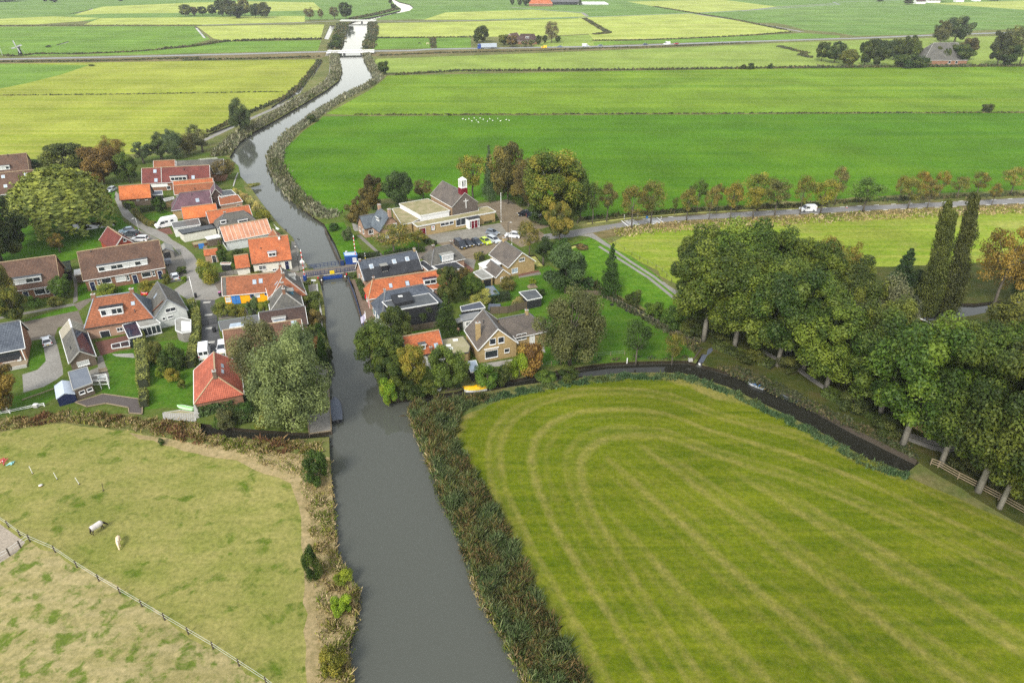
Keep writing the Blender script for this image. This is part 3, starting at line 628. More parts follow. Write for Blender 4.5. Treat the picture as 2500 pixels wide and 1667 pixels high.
def clumpy_crown(h, r, z0, nclump, per, leaf, flat=.75, seed=0, thin=0.0, jag=.25, cr0=None, prof=None):
    """leaf clumps spread through the crown's volume; returns leaf quads, tints and clump centres"""
    g=np.random.default_rng(seed);cs=[]
    zc=(h+z0)/2;hz=(h-z0)/2
    crs=[]
    for i in range(nclump):
        if prof:  # conifers and poplars: clumps placed along the height inside a profile
            f=(i+g.uniform(0,1))/nclump;a=g.uniform(0,2*math.pi);R_=r*prof(f);k=g.uniform(.1,1)**.5
            p=np.array([R_*k*math.cos(a), R_*k*math.sin(a), z0+(h-z0)*f]);crs.append(max(.28,.55*R_+.15));cs.append(p+g.normal(size=3)*jag);continue
        d=g.normal(size=3);d/=np.linalg.norm(d);k=g.uniform(.45,1.0)**.5
        cs.append(np.array([d[0]*r*k, d[1]*r*k, zc+d[2]*hz*k])+g.normal(size=3)*jag*np.array([r, r, hz])*.25);crs.append(1.0)
    cs=np.array(cs);Q, T=[], []
    base_r=cr0 or.45*r*(12/nclump)**.33;per=per*3.2;leaf=leaf*.54
    for p, c1 in zip(cs, crs):
        cr=(c1 if prof else base_r)*g.uniform(.7,1.3);m=int(per*g.uniform(.7,1.25)*(1-thin))
        d=g.normal(size=(m,3));d/=np.linalg.norm(d, axis=1)[:, None]
        rad=cr*g.uniform(.35,1.08, size=m)**.6
        c=p+d*rad[:, None]*np.array([1.15,1.15, flat])
        N=d*.8+np.array([0,0,.45])+g.normal(size=(m,3))*.5;N/=np.linalg.norm(N, axis=1)[:, None]
        ct=g.uniform(.05,.95);t=np.clip(ct+g.normal(size=m)*.2,0,1)
        q, tt=leaf_quads(c, N, leaf*g.uniform(.65,1.35, size=m), t);Q.append(q);T.append(tt)
    return np.concatenate(Q), np.concatenate(T), cs
def trunk_mb(h, r, targets, mat, lean=(0,0), seed=0, nlimb=7, fork=.35):
    g=random.Random(seed);b=MB();top=Vector((lean[0]*.6, lean[1]*.6, h*.72))
    path=[Vector((0,0,-.1)), Vector((g.uniform(-.1,.1), g.uniform(-.1,.1), h*.22)), Vector((lean[0]*.3+g.uniform(-.2,.2), lean[1]*.3+g.uniform(-.2,.2), h*.48)), top]
    b.tube(path, [r*1.25, r, r*.68, r*.22], mat,7)
    ts=sorted(list(targets), key=lambda p:p[2]);g.shuffle(ts)
    for p in ts[:nlimb]:
        p=Vector(p);zs=min(max(h*fork, p.z*.55), h*.6);f=zs/(h*.72)
        s=path[0].lerp(top, f)if f>.75 else path[1].lerp(path[2], min(1, max(0,(zs-h*.22)/(h*.26))))
        mid=s.lerp(p,.5)+Vector((0,0,-.06*(p-s).length))
        b.tube([s, mid, p], [r*.42, r*.26, r*.08], mat,5, cap=False)
    return b
PROTO={}
def proto(kind, h, w, q, t, tb, bark='bark'):
    PROTO.setdefault(kind, []).append((h, w, mesh_leaves('crown', q, t), tb))
def make_protos():
    for s in range(5):  # broad deciduous trees
        q, t, cs=clumpy_crown(12,5,2.4,44,170,.55, seed=20+s, jag=.42, flat=.9)
        proto('broad',12,10, q, t, trunk_mb(12,.28, cs, M['bark'], seed=s))
    for s in range(3):  # big tall park trees with pale trunks
        q, t, cs=clumpy_crown(19,6,4.6,78,150,.60, seed=40+s, jag=.42, flat=1.15)
        proto('tall',19,12, q, t, trunk_mb(19,.42, cs, M['bark_pale'], seed=10+s, nlimb=10))
    for s in range(4):  # thin autumn avenue trees
        q, t, cs=clumpy_crown(9,3.1,3.3,34,46,.38, seed=60+s, jag=.34, thin=.1)
        proto('avenue',9,6.8, q, t, trunk_mb(9,.19, cs, M['bark'], seed=20+s, nlimb=12))
    for s in range(3):  # open, fine twigged rusty crowns
        q, t, cs=clumpy_crown(12,4.6,3.0,60,70,.38, seed=80+s, jag=.2)
        proto('fine',12,9.2, q, t, trunk_mb(12,.25, cs, M['bark'], seed=30+s, nlimb=22))
    for s in range(3):  # grey willows: small narrow leaves
        q, t, cs=clumpy_crown(12,5.2,1.6,60,170,.40, seed=100+s, jag=.45, flat=1.05)
        proto('willow',12,10.4, q, t, trunk_mb(12,.34, cs, M['bark'], seed=40+s, nlimb=9, fork=.2))
    for s in range(2):  # conifers
        q, t, cs=clumpy_crown(12,3.0,.9,90,60,.38, seed=120+s, jag=.14, flat=.6, prof=lambda f:1.04-f)
        proto('conifer',12,6.4, q, t, trunk_mb(12,.24, cs, M['bark'], seed=50+s, nlimb=4))
    for s in range(2):  # wind-bent poplars
        q, t, cs=clumpy_crown(24,3.0,2.2,170,62,.46, seed=140+s, jag=.30, flat=1.25, prof=lambda f:min(1,.55+2.2*f)*(1.02-.78*f))
        f=np.clip((q[:,2]-3)/21,0,1);q[:,0]-=3.2*f**1.3;cs[:,0]-=3.2*np.clip((cs[:,2]-3)/21,0,1)**1.6
        proto('poplar',24,6, q, t, trunk_mb(24,.42, cs, M['bark'], lean=(-3.4,0), seed=60+s, nlimb=8))
    for s in range(3):  # pollard balls
        q, t, cs=clumpy_crown(5.5,2.0,1.7,20,130,.30, seed=160+s, jag=.12)
        proto('pollard',5.5,4.0, q, t, trunk_mb(5.5,.24, cs, M['bark'], seed=70+s, nlimb=9, fork=.32))
    for s in range(4):  # garden shrubs
        q, t, cs=clumpy_crown(2.6,1.6,.1,16,130,.24, seed=180+s, jag=.3)
        proto('shrub',2.6,3.2, q, t, trunk_mb(2.4,.06, cs, M['bark'], seed=80+s, nlimb=5, fork=.1))
    # one great weeping willow
    g=np.random.default_rng(5);Q, T=[], [];cs=[]
    for i in range(330):
        a=g.uniform(0,2*math.pi);k=g.uniform(0,1)**.5;rr=9.0*k
        z=3.5+9.2*math.sqrt(max(0,1-(k*.92)**2))*g.uniform(.78,1.02)
        p=np.array([rr*math.cos(a), rr*math.sin(a), z]);cs.append(p)
        ln=min(z-.5, g.uniform(2.5,6.5)*(.5+.6*k));m=int(34*ln/4)+14
        u=g.uniform(0,1, m)
        c=p+np.stack([math.cos(a)*u*1.3*k+g.normal(size=m)*.45, math.sin(a)*u*1.3*k+g.normal(size=m)*.45,-u*ln+.5*np.sin(u*3)], axis=1)
        N=np.array([math.cos(a), math.sin(a),.35])+g.normal(size=(m,3))*.5;N/=np.linalg.norm(N, axis=1)[:, None]
        dr=np.tile([0.,0,1],(m,1))+g.normal(size=(m,3))*.25;dr=np.cross(dr, N)
        t=np.clip(g.uniform(.1,.9)+g.normal(size=m)*.2,0,1)
        q, tt=leaf_quads(c, N,.46*g.uniform(.6,1.3, m), t, droop=dr, aspect=2.4);Q.append(q);T.append(tt)
    proto('weeping',13,19.5, np.concatenate(Q), np.concatenate(T), trunk_mb(12,.55, cs[::9], M['bark'], seed=99, nlimb=14, fork=.25))
make_protos()
# trunks become one mesh per prototype, shared by all copies
for kind, L_ in PROTO.items():
    for i,(h, w, me, tb)in enumerate(L_):
        o=tb.build('trunk', smooth=True);tm=o.data;bpy.data.objects.remove(o);c_=np.empty(len(me.vertices)*3, np.float32);me.vertices.foreach_get('co', c_);c_=c_.reshape(-1,3);L_[i]=(float(np.percentile(c_[:,2],99.3)),2*float(np.percentile(np.hypot(c_[:,0], c_[:,1]),95))if kind!='poplar' else w*1.2, me, tm)
TREE_N=[0]
def tree(kind, base, top, w, col, label, cat='tree', group=None, name=None, aut=0.0, k=None, lean=0, height=None):
    """base: photo pixel of the foot; top: photo row of the tip; w: crown width in photo pixels"""
    TREE_N[0]+=1;rr=random.Random(TREE_N[0]*13+5)
    p=at(*base);H=height or max(.4, height_at(p.x, p.y, top));W=w/ppm(p.x, p.y, H*.5)
    col=tuple(min(250, max(8, x*rr.uniform(.93,1.07)))for x in col);lst=PROTO[kind];h, wd, me, tm=lst[(k if k is not None else TREE_N[0])%len(lst)]
    nm=name or{'conifer':'conifer_tree', 'poplar':'poplar_tree', 'willow':'willow_tree', 'weeping':'weeping_willow', 'shrub':'garden_shrub', 'pollard':'pollard_tree', 'avenue':'roadside_tree'}.get(kind, 'broadleaf_tree')
    r=thing(nm, label, cat, p,0 if kind=='poplar' else rr.uniform(0,6.28), group)
    r.scale=(W/wd, W/wd*rr.uniform(.92,1.08), H/h)
    c=bpy.data.objects.new('crown', me);COL.objects.link(c);c.parent=r;c.color=(*sc(hexlin(*col),.74), aut)
    t=bpy.data.objects.new('trunk', tm);COL.objects.link(t);t.parent=r
    if kind=='shrub':t.name='stem';c.name='foliage'
    return r
def pts_world(pts):return[at(*p)for p in pts]
def hedge(name, label, pts, w, h, col, cat='hedge', aut=0.0, leaf=.2, dens=34, group=None, z=0.0):
    """clipped hedge along a line of ground points: solid core with a coat of leaves"""
    W=pts_world(pts);g=np.random.default_rng(len(label)*7+int(w*100));Q, T=[], []
    mid=W[len(W)//2];r=thing(name, label, cat,(mid.x, mid.y,0),0, group);core=MB()
    for a, b in zip(W[:-1], W[1:]):
        d=b-a;L=d.length;d.normalize();n=Vector((-d.y, d.x,0))
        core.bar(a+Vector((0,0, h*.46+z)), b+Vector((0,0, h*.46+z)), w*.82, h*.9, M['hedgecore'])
        m=int(L*(w+2*h)*dens);u=g.uniform(-.02,1.02, m)*L;s=g.uniform(0, w+2*h, m)
        side=np.where(s<h,-1, np.where(s<h+w,0,1));off=np.where(side==-1,-w/2, np.where(side==1, w/2, s-h-w/2))+g.normal(size=m)*.07
        zz=np.where(side==-1, s, np.where(side==1, s-h-w, h))+g.normal(size=m)*.06+z
        c=np.stack([a.x+d.x*u+n.x*off, a.y+d.y*u+n.y*off, np.clip(zz,.02, None)], axis=1)
        N=np.stack([n.x*side, n.y*side, np.where(side==0,1.0,.35)], axis=1)+g.normal(size=(m,3))*.4;N/=np.linalg.norm(N, axis=1)[:, None]
        q, tt=leaf_quads(c, N, leaf*g.uniform(.7,1.4, m), np.clip(.5+.25*np.sin(u*1.3)+g.normal(size=m)*.25,0,1));Q.append(q);T.append(tt)
    q=np.concatenate(Q)-np.array([mid.x, mid.y,0])
    f=bpy.data.objects.new('foliage', mesh_leaves('foliage', q, np.concatenate(T)));COL.objects.link(f);f.parent=r;f.color=(*sc(hexlin(*col),.74), aut)
    core.build('branches', r)
    return r
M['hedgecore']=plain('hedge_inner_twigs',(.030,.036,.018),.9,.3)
def in_poly(P, poly):
    x, y=P[:,0], P[:,1];ins=np.zeros(len(P), bool);n=len(poly);j=n-1
    for i in range(n):
        xi, yi=poly[i];xj, yj=poly[j]
        c=((yi>y)!=(yj>y))&(x<(xj-xi)*(y-yi)/(yj-yi+1e-12)+xi);ins^=c;j=i
    return ins
def blades(name, label, P, hmin, hmax, pal, width=.10, per=4, z=0.0, cat='reeds', spread=.25, lean=.25, seed=1, clump=.5):
    """upright blades and leaves at many ground points: one mass nobody could count"""
    g=np.random.default_rng(seed);n=len(P);P=np.repeat(P, per, axis=0)+g.normal(size=(n*per,2))*spread;n=len(P)
    # palette varies in patches along the bank, and blade by blade
    pal=np.array(pal);ph=np.sin(P[:,0]*clump+1.7*np.sin(P[:,1]*clump*.7))+.8*np.sin(P[:,1]*clump*1.3+P[:,0]*.4)+g.normal(size=n)*.7
    ci=np.clip(((ph+2.2)/4.4)*len(pal),0, len(pal)-1e-3).astype(int);col=pal[ci]*g.uniform(.55,1.45, size=(n,1))
    hv=g.uniform(hmin, hmax, n)*np.clip(.75+.3*np.sin(P[:,0]*1.9+2*np.sin(P[:,1]*.9))+.25*np.sin(P[:,1]*2.3+P[:,0]*.7),.3,1.25);th=g.uniform(0,2*math.pi, n);w=width*g.uniform(.6,1.5, n)
    dx, dy=np.cos(th), np.sin(th);lx, ly=g.normal(size=n)*lean+.10, g.normal(size=n)*lean
    B=np.stack([P[:,0], P[:,1], np.full(n, z)], axis=1)
    Mi=B+np.stack([lx*hv*.4, ly*hv*.4, hv*.6], axis=1);Tt=B+np.stack([lx*hv, ly*hv, hv*.97], axis=1)
    o=np.stack([dx*w, dy*w, np.zeros(n)], axis=1)
    q=np.stack([B-o*.5, B+o*.5, Mi+o, Tt, Mi-o], axis=1).reshape(-1,3)
    c4=np.concatenate([np.repeat(col,5, axis=0), np.ones((n*5,1))], axis=1)
    me=np_mesh(name, q, np.arange(n*5), np.full(n,5), [M['blade']], col=c4)
    ob=bpy.data.objects.new(name, me);COL.objects.link(ob);tag(ob, label, cat, kind='stuff');return ob
def scatter_poly(poly, dens, seed=3):
    poly=np.array(poly);a, b=poly.min(axis=0), poly.max(axis=0);g=np.random.default_rng(seed)
    n=int((b[0]-a[0])*(b[1]-a[1])*dens);P=g.uniform(a, b, size=(n,2));return P[in_poly(P, poly)]
def scatter_line(W, w, dens, seed=3, off=0.0):
    g=np.random.default_rng(seed);out=[]
    for a, b in zip(W[:-1], W[1:]):
        d=b-a;L=d.length;d.normalize();n=Vector((-d.y, d.x,0));m=max(1, int(L*w*dens))
        u=g.uniform(0, L, m);s=g.uniform(-w/2, w/2, m)+off
        out.append(np.stack([a.x+d.x*u+n.x*s, a.y+d.y*u+n.y*s], axis=1))
    return np.concatenate(out)
def wp(pts):return[tuple(at(*p).xy)for p in pts]
REED_GREEN=[hexlin(96,110,70), hexlin(80,100,56), hexlin(118,126,84), hexlin(104,108,52), hexlin(132,112,74), hexlin(72,84,44)]
REED_GREEN=[sc(c,.95)for c in REED_GREEN]
REED_BROWN=[sc(hexlin(*c),.95)for c in((128,92,64),(110,76,56),(150,124,84),(120,112,52),(98,104,44))]
REED_DRY=[sc(hexlin(*c),.95)for c in((172,152,110),(158,142,92),(132,134,56),(184,166,128),(112,126,44))]
REED_BLUE=[sc(hexlin(*c),.95)for c in((76,100,66),(64,90,52),(92,112,76),(92,104,54))]
REED_GREY=[sc(hexlin(*c),.95)for c in((132,132,108),(110,116,84),(150,146,120),(104,102,70),(90,98,60))]
HEDGE_DK=[sc(hexlin(*c),.95)for c in((84,88,62),(66,76,48),(104,96,66),(74,84,40))]

# --- reed banks
near_bank=wp(VV((1362,1700),(1262,1568),(1222,1560),(1186,1500),(1150,1438),(1112,1370),(1086,1288),(1052,1200),(1022,1148),(1014,1110),(990,1050),(962,990),(940,935),(1000,925),(1085,915),(1140,908),(1060,945),(1040,1000),(1085,1080),(1150,1185),(1240,1380),(1350,1568),(1420,1700)))
blades('reed_bank', 'wide reed and bramble bank between the river and the striped mown field', scatter_poly(near_bank,34,5),.5,1.9, REED_GREEN,.062,6, z=-.15, seed=5, spread=.22, clump=.8)
edge_near=pts_world(VV((1225,1580),(1188,1505),(1153,1440),(1112,1370),(1086,1290),(1052,1200),(1020,1140),(990,1050),(964,990),(945,935)))
blades('reed_fringe', 'brown dead reed fringe hanging over the water below the wide bank', scatter_line(edge_near,1.4,26,8),.3,1.2, REED_DRY+REED_GREEN,.06,4, z=-.6, seed=9, lean=.45)
ditch_s=pts_world(VV((1060,925),(1150,903),(1290,876),(1430,860),(1570,861),(1671,892),(1804,955),(1900,1005),(1993,1058),(2085,1088)))
blades('reed_strip', 'blue green reed strip along the narrow ditch round the mown field', scatter_line(ditch_s,1.7,32,4, off=-.9),.4,1.0, REED_BLUE,.085,4, z=-.2, seed=11)
left_edge=pts_world(VV((805,1640),(800,1568),(798,1480),(812,1420),(822,1362),(790,1310),(768,1270),(762,1190),(760,1130)))
blades('waterside_weeds', 'yellow green and straw weeds on the left river edge', scatter_line(left_edge,3.0,26,6, off=1.3),.2,1.0, REED_DRY,.08,4, z=-.3, seed=12, lean=.4, clump=.6)
lp=wp(VV((0,966),(150,945),(300,958),(450,975),(470,1003),(640,1012),(735,1016),(740,1040),(560,1040),(390,1006),(300,985),(150,968),(0,988),(-300,1010),(-300,975)))
blades('ditch_weeds', 'rust brown and straw weeds filling the ditch above the grazed pasture', scatter_poly(lp,22,7),.3,1.1, REED_BROWN+REED_DRY,.085,4, z=-.2, seed=14, lean=.35, clump=.5)
rivL=pts_world(VV((520,358),(545,328),(580,302),(640,268),(700,233),(750,203),(776,182),(782,160),(777,140),(775,125)))
blades('reed_belt', 'grey green reed belt along the left bank of the upper river', scatter_line(rivL,5.5,3.4,21, off=2.8),1.0,2.2, REED_GREY,.32,4, z=-.3, seed=22, spread=.6, clump=.15)
rivR=pts_world(VV((762,502),(722,497),(692,475),(660,450),(632,410),(617,377),(622,350),(652,310),(692,283),(732,253),(792,218),(840,196),(862,180),(852,160),(840,140),(836,124)))
blades('reed_belt', 'grey green reed belt along the field side of the upper river', scatter_line(rivR,4.5,3.8,23, off=-2.2),1.0,2.2, REED_GREY,.28,4, z=-.3, seed=24, spread=.6, clump=.15)
for lab, pts, sd in(('dark reeds on the left bank of the far river beyond the road bridge', PP(k1,(1685,470),(1730,350),(1758,235)),31),('dark reeds on the right bank of the far river beyond the road bridge', PP(k1,(1900,470),(1922,400),(1958,300),(1948,230)),32),
                     ('scrub beside the thin bend of the farthest river', PP(k1,(1830,190),(2080,140),(2270,90)),33)):
    blades('reed_belt', lab, scatter_line(pts_world(pts),7,.8, sd, off={31:5,32:-5,33:5}[sd]),1.0,2.6, HEDGE_DK,.8,4, seed=sd, spread=1.2, clump=.1)
dryp=wp(VV((560,1036),(690,1046),(757,1056),(763,1150),(768,1250),(790,1320),(800,1420),(790,1568),(740,1568),(722,1350),(712,1190),(690,1100),(600,1066)))
blades('dry_grass', 'straw coloured long grass on the dry margin beside the river', scatter_poly(dryp,9,41),.12,.5, REED_DRY,.06,4, seed=42, cat='grass', lean=.5, clump=.9)
# weedy field boundaries and low hedges far out
for i,(lab, pts, w, h)in enumerate((
    ('dark ditch edge between the two bright green fields right of the river', VV((815,264),(1030,264),(1500,262),(2352,259),(3000,257)),1.4,.8),
    ('low dark hedge line behind the bright green field', VV((905,173),(950,170),(1050,164),(1400,162),(1800,157),(2352,153),(3000,146)),3.0,1.7),
    ('weedy boundary line across the yellow meadow', VV((-300,222),(0,220),(300,217),(655,211)),1.2,.7),
    ('overgrown edge of the ditch beside the yellow meadow', VV((735,140),(690,198),(655,225),(560,266),(480,305)),3.0,1.4),
    ('dark hedge between the far green strip and the pale meadow', PP(k1,(0,470),(260,450),(600,400),(1000,388),(1500,380)),5.0,2.0),
    ('dark verge hedge below the far road left of the river', PP(k1,(180,580),(600,572),(1100,560),(1480,545)),4.0,1.3),
    ('weedy ditch line under the small windmill', PP(k0,(0,640),(200,650),(420,622),(900,622),(1500,600),(2000,560)),4.0,1.2),
    ('hedge line between far green fields left', PP(k0,(-600,300),(900,297),(2300,295)),4.0,.9),
    ('dark ditch line of the far right meadows', PP(k3,(60,170),(80,184),(0,190))+PP(k2,(1310,180),(1180,103)),6.0,1.2),
    ('hedge below the diagonal striped meadow', PP(k3,(0,224),(260,222),(500,213),(850,196),(1080,178)),4.0,1.2),
    ('ditch line beside the diagonal gravel road', PP(k3,(330,38),(560,76),(760,108),(1040,165)),5.0,1.2),
    ('verge scrub along the far road beside the lorry', PP(k2,(60,305),(400,290),(900,280),(1344,262))+PP(k3,(300,260),(850,236)),5.0,.9),
    ('hedge in front of the long thatched farm', PP(k4,(0,374),(300,372),(700,368),(1344,360)),4.0,1.8),
    ('reedy curl of ditch left of the thatched farm', PP(k4,(0,255),(100,280),(150,290),(120,305),(180,318)),5.0,1.4),
    ('weeds under the far roads at the left edge', PP(k0,(0,712),(1200,700),(2300,668)),8.0,.7),
    ('scrub dividing the cow meadow from its neighbour', PP(k2,(350,210),(355,265)),4.0,1.4),
    ('dark hedge behind the cow meadow', PP(k2,(20,210),(350,208),(560,205)),4.0,1.3))):
    blades('field_hedge', lab, scatter_line(pts_world(pts), w,1.3 if w<3.5 else.6,50+i), h*.5, h, HEDGE_DK,.35 if w<3.5 else.7,4, seed=60+i, spread=.5, cat='hedge line', clump=.08)
road_s=pts_world(PP(kP,(380,760),(620,730),(950,700),(1300,675),(2060,640),(2352,622))+PP(kQ,(900,545),(1500,520),(2352,480)))
blades('verge_grass', 'long straw coloured verge grass below the tree lined road', scatter_line(road_s,7,2.0,71, off=-3),.2,.7, REED_DRY,.2,4, seed=72, spread=.5, cat='grass', clump=.2)
road_n=pts_world(PP(kP,(100,660),(500,610),(900,580),(1300,556),(2310,515))+PP(kQ,(900,430),(2352,375)))
blades('ditch_weeds', 'dark weeds on the far side of the duckweed ditch beside the road', scatter_line(road_n,2.2,3.0,73),.4,1.1, HEDGE_DK,.22,4, seed=74, spread=.4, clump=.2)
dd=pts_world(VV((1360,640),(1430,690),(1490,722),(1560,762),(1620,800)))
blades('ditch_weeds', 'scrubby weeds between the garden lawn and the duckweed ditch', scatter_line(dd,2.6,6,75, off=-1.6),.3,1.2, HEDGE_DK,.14,4, seed=76, clump=.4)
dn=pts_world(VV((890,912),(960,905),(1050,893),(1095,876),(1180,865),(1280,846),(1340,836),(1400,829),(1500,826),(1590,826)))
blades('bank_weeds', 'dark weeds on the garden side of the narrow ditch', scatter_line(dn,1.4,16,77, off=.8),.2,.7, HEDGE_DK+REED_BLUE,.1,4, z=-.3, seed=78, clump=.6)
blades('bank_weeds', 'shaded ground cover on the wooded bank right of the ditch', scatter_poly(wp(VV((1640,842),(1700,872),(1850,938),(2050,1030),(2110,1055),(2090,1020),(1950,960),(1850,912),(1760,868),(1690,840))),10,79),.2,.6, HEDGE_DK,.14,3, seed=80, cat='ground cover')
# ------------------------------------------------------------------ buildings
class House:
    """gabled or hipped house: u runs along the ridge, v across it; sizes in metres"""
    def __init__(s, name, label, fit, roof, wall, cat='house', over=.28, trim='white', barge='white', gutter='white', ridge=None, group=None, wall_z=0.0, bargeL=True, bargeR=True, chamfer=None):
        s.x, s.y, s.r, s.L, s.W, s.he, s.hr, s.ha, s.hb=fit;s.r=R(s.r)
        s.trim=trim;s.roofm=M[roof];s.wallm=M[wall];s.over=over
        s.c, s.s_=math.cos(s.r), math.sin(s.r);s.k=s.W/2;s.l=s.L/2;s.m=(s.hr-s.he)/s.k
        s.root=thing(name, label, cat,(s.x, s.y,0), s.r, group)
        w=s.w;th=.15;ov=over
        kl, kw=s.l-ov, s.k-ov;zt=s.he+s.m*ov-th
        s.kl, s.kw, s.zt=kl, kw, zt
        b=MB();ga, gb=s.ha<.3, s.hb<.3
        rz=s.hr-th*1.2
        A0, B0, C0, D0=w(-kl,-kw, wall_z), w(kl,-kw, wall_z), w(kl, kw, wall_z), w(-kl, kw, wall_z);A1, B1, C1, D1=w(-kl,-kw, zt), w(kl,-kw, zt), w(kl, kw, zt), w(-kl, kw, zt)
        b.face([A0, B0, B1, A1], s.wallm);b.face([C0, D0, D1, C1], s.wallm)
        b.face([B0, C0, C1, w(kl,0, rz), B1]if gb else[B0, C0, C1, B1], s.wallm)
        b.face([D0, A0, A1, w(-kl,0, rz), D1]if ga else[D0, A0, A1, D1], s.wallm)
        b.build('wall', s.root)
        # roof slab
        def zs(z):return z
        A, B, C, D=w(-s.l,-s.k, s.he), w(s.l,-s.k, s.he), w(s.l, s.k, s.he), w(-s.l, s.k, s.he);P, Q=w(-s.l+s.ha,0, s.hr), w(s.l-s.hb,0, s.hr)
        dn=Vector((0,0,-th));rb=MB();rm=s.roofm
        rb.face([A, B, Q, P], rm);rb.face([C, D, P, Q], rm)
        a2, b2, c2, d2, p2, q2=[v+dn for v in(A, B, C, D, P, Q)]
        rb.face([p2, q2, b2, a2], M['dark']);rb.face([q2, p2, d2, c2], M['dark'])
        if not ga:rb.face([D, A, P], rm);rb.face([p2, a2, d2], M['dark'])
        if not gb:rb.face([B, C, Q], rm);rb.face([q2, c2, b2], M['dark'])
        loop=[A, B]+([Q]if gb else[])+[C, D]+([P]if ga else[])
        for i in range(len(loop)):
            p, q=loop[i], loop[(i+1)%len(loop)];rb.face([p+dn, q+dn, q, p], rm)
        s.roof=rb.build('roof', s.root)
        if ridge is None:ridge='ridge' if roof.startswith(('t_or', 't_red', 't_br', 't_pi'))else 'ridge_grey'
        if ridge:
            t=MB();t.bar(P+Vector((0,0,.03)), Q+Vector((0,0,.03)),.26,.14, M[ridge])
            if not ga:t.bar(A, P,.2,.12, M[ridge]);t.bar(D, P,.2,.12, M[ridge])
            if not gb:t.bar(B, Q,.2,.12, M[ridge]);t.bar(C, Q,.2,.12, M[ridge])
            t.build('ridge_cap', s.roof)
        if barge:
            for g_, e1, e2, pk, sg, on in((ga, A, D, P,-1, bargeL),(gb, B, C, Q,1, bargeR)):
                if g_ and on:
                    t=MB();o=s.d(sg*.045,0,0)
                    t.bar(e1+o+Vector((0,0,-.06)), pk+o+Vector((0,0,-.06)),.08,.18, M[barge]);t.bar(e2+o+Vector((0,0,-.06)), pk+o+Vector((0,0,-.06)),.08,.18, M[barge]);t.build('barge_board', s.root)
        if gutter:
            for sg in(-1,1):
                t=MB();t.bar(w(-s.l, sg*(s.k+.05), s.he-.08), w(s.l, sg*(s.k+.05), s.he-.08),.13,.12, M[gutter]);t.build('gutter', s.root)
    def w(s, u, v, z):return Vector((s.x+u*s.c-v*s.s_, s.y+u*s.s_+v*s.c, z))
    def d(s, u, v, z):return Vector((u*s.c-v*s.s_, u*s.s_+v*s.c, z))
    def loc(s, p):dx, dy=p.x-s.x, p.y-s.y;return(dx*s.c+dy*s.s_,-dx*s.s_+dy*s.c, p.z)
    def hit(s, px_, py_, side):  # photo pixel -> (u, v, z) on a roof slope or wall
        o=Vector((0,0, CAM_H));r=ray(px_, py_)
        sg=-1 if side in('A', 'a')else 1
        if side in 'AC':n=s.d(0, sg*s.m,1);p0=s.w(0,0, s.hr)
        elif side in 'ac':n=s.d(0, sg,0);p0=s.w(0, sg*s.kw,0)
        elif side=='L':n=s.d(-s.m if s.ha<.3 else-(s.hr-s.he)/s.ha,0,1);p0=s.w(-s.l,0, s.he)
        elif side=='l':n=s.d(-1,0,0);p0=s.w(-s.kl,0,0)
        elif side=='r':n=s.d(1,0,0);p0=s.w(s.kl,0,0)
        t=(p0-o).dot(n)/r.dot(n);return s.loc(o+r*t)
    def slope_z(s, v):return s.he+s.m*(s.k-abs(v))
    def basis(s, side):
        if side=='a':return s.d(1,0,0), s.d(0,-1,0)
        if side=='c':return s.d(-1,0,0), s.d(0,1,0)
        if side=='l':return s.d(0,-1,0), s.d(-1,0,0)
        return s.d(0,1,0), s.d(1,0,0)
    def wall_pt(s, side, pix):
        u, v, z=s.hit(*pix, side);return s.w(u, v, z)
    def win(s, side, pix, w, h, frame=None, pane='glass', bars=0, cross=0, name='window', label=None, pt=None):
        p=pt or s.wall_pt(side, pix);x, n=s.basis(side)
        return window(s.root, p, x, n, w, h, frame or s.trim, pane, bars, cross, name, label)
    def door(s, side, pix, w=.95, h=2.1, col='navy', frame=None, base=0.05, pt=None):
        p=pt or s.wall_pt(side, pix);p=Vector((p.x, p.y, base+h/2));x, n=s.basis(side)
        return door(s.root, p, x, n, w, h, col, frame or s.trim)
    def skylight(s, side, pix, w=.8, h=1.1, pane='paneblue', frame='zinc', uv=None):
        u, v=uv or s.hit(*pix, side)[:2];sg=-1 if side=='A' else 1
        x=s.d(1,0,0);y=s.d(0,-sg, s.m).normalized();n=s.d(0, sg*s.m,1).normalized();c=s.w(u, v, s.slope_z(v))+n*.03
        f=MB();f.box(c, x*(w/2+.07), y*(h/2+.07), n*.05, M[frame]);fo=f.build('skylight', s.roof)
        g=MB();g.box(c+n*.035, x*(w/2), y*(h/2), n*.025, M[pane]);g.build('pane', s.roof).name='skylight_pane'
        return fo
    def dormer(s, side, pix, w, h, n=4, roof='f_dark', cheek='white', over=.18, panes=None, uv=None, front='white', win_h=.62):
        """pix: photo pixel of the bottom middle of the dormer's front"""
        u, v=uv or s.hit(*pix, side)[:2];sg=-1 if side=='A' else 1
        z0=s.slope_z(v);z1=z0+h;vb=sg*max(.05,(s.k-(z1+.02-s.he)/s.m))if z1<s.hr else sg*.05
        b=MB();vi=v-sg*.02
        p=lambda uu, vv, z:s.w(u+uu, vv, z)
        vf=v
        fr=[p(-w/2, vf, z0-.15), p(w/2, vf, z0-.15), p(w/2, vf, z1), p(-w/2, vf, z1)];bk=[p(-w/2, vb, z0-.15), p(w/2, vb, z0-.15), p(w/2, vb, z1), p(-w/2, vb, z1)]
        b.face(fr, M[front]);b.face([fr[1], bk[1], bk[2], fr[2]], M[cheek]);b.face([bk[0], fr[0], fr[3], bk[3]], M[cheek])
        do=b.build('dormer', s.root)
        c=p(0,(vf+vb)/2+sg*over*.5, z1+.07);rb=MB();rb.box(c, s.d(w/2+over*.7,0,0), s.d(0,(abs(vf-vb)+over)/2,0),(0,0,.05), M[roof]);rb.build('dormer_roof', do)
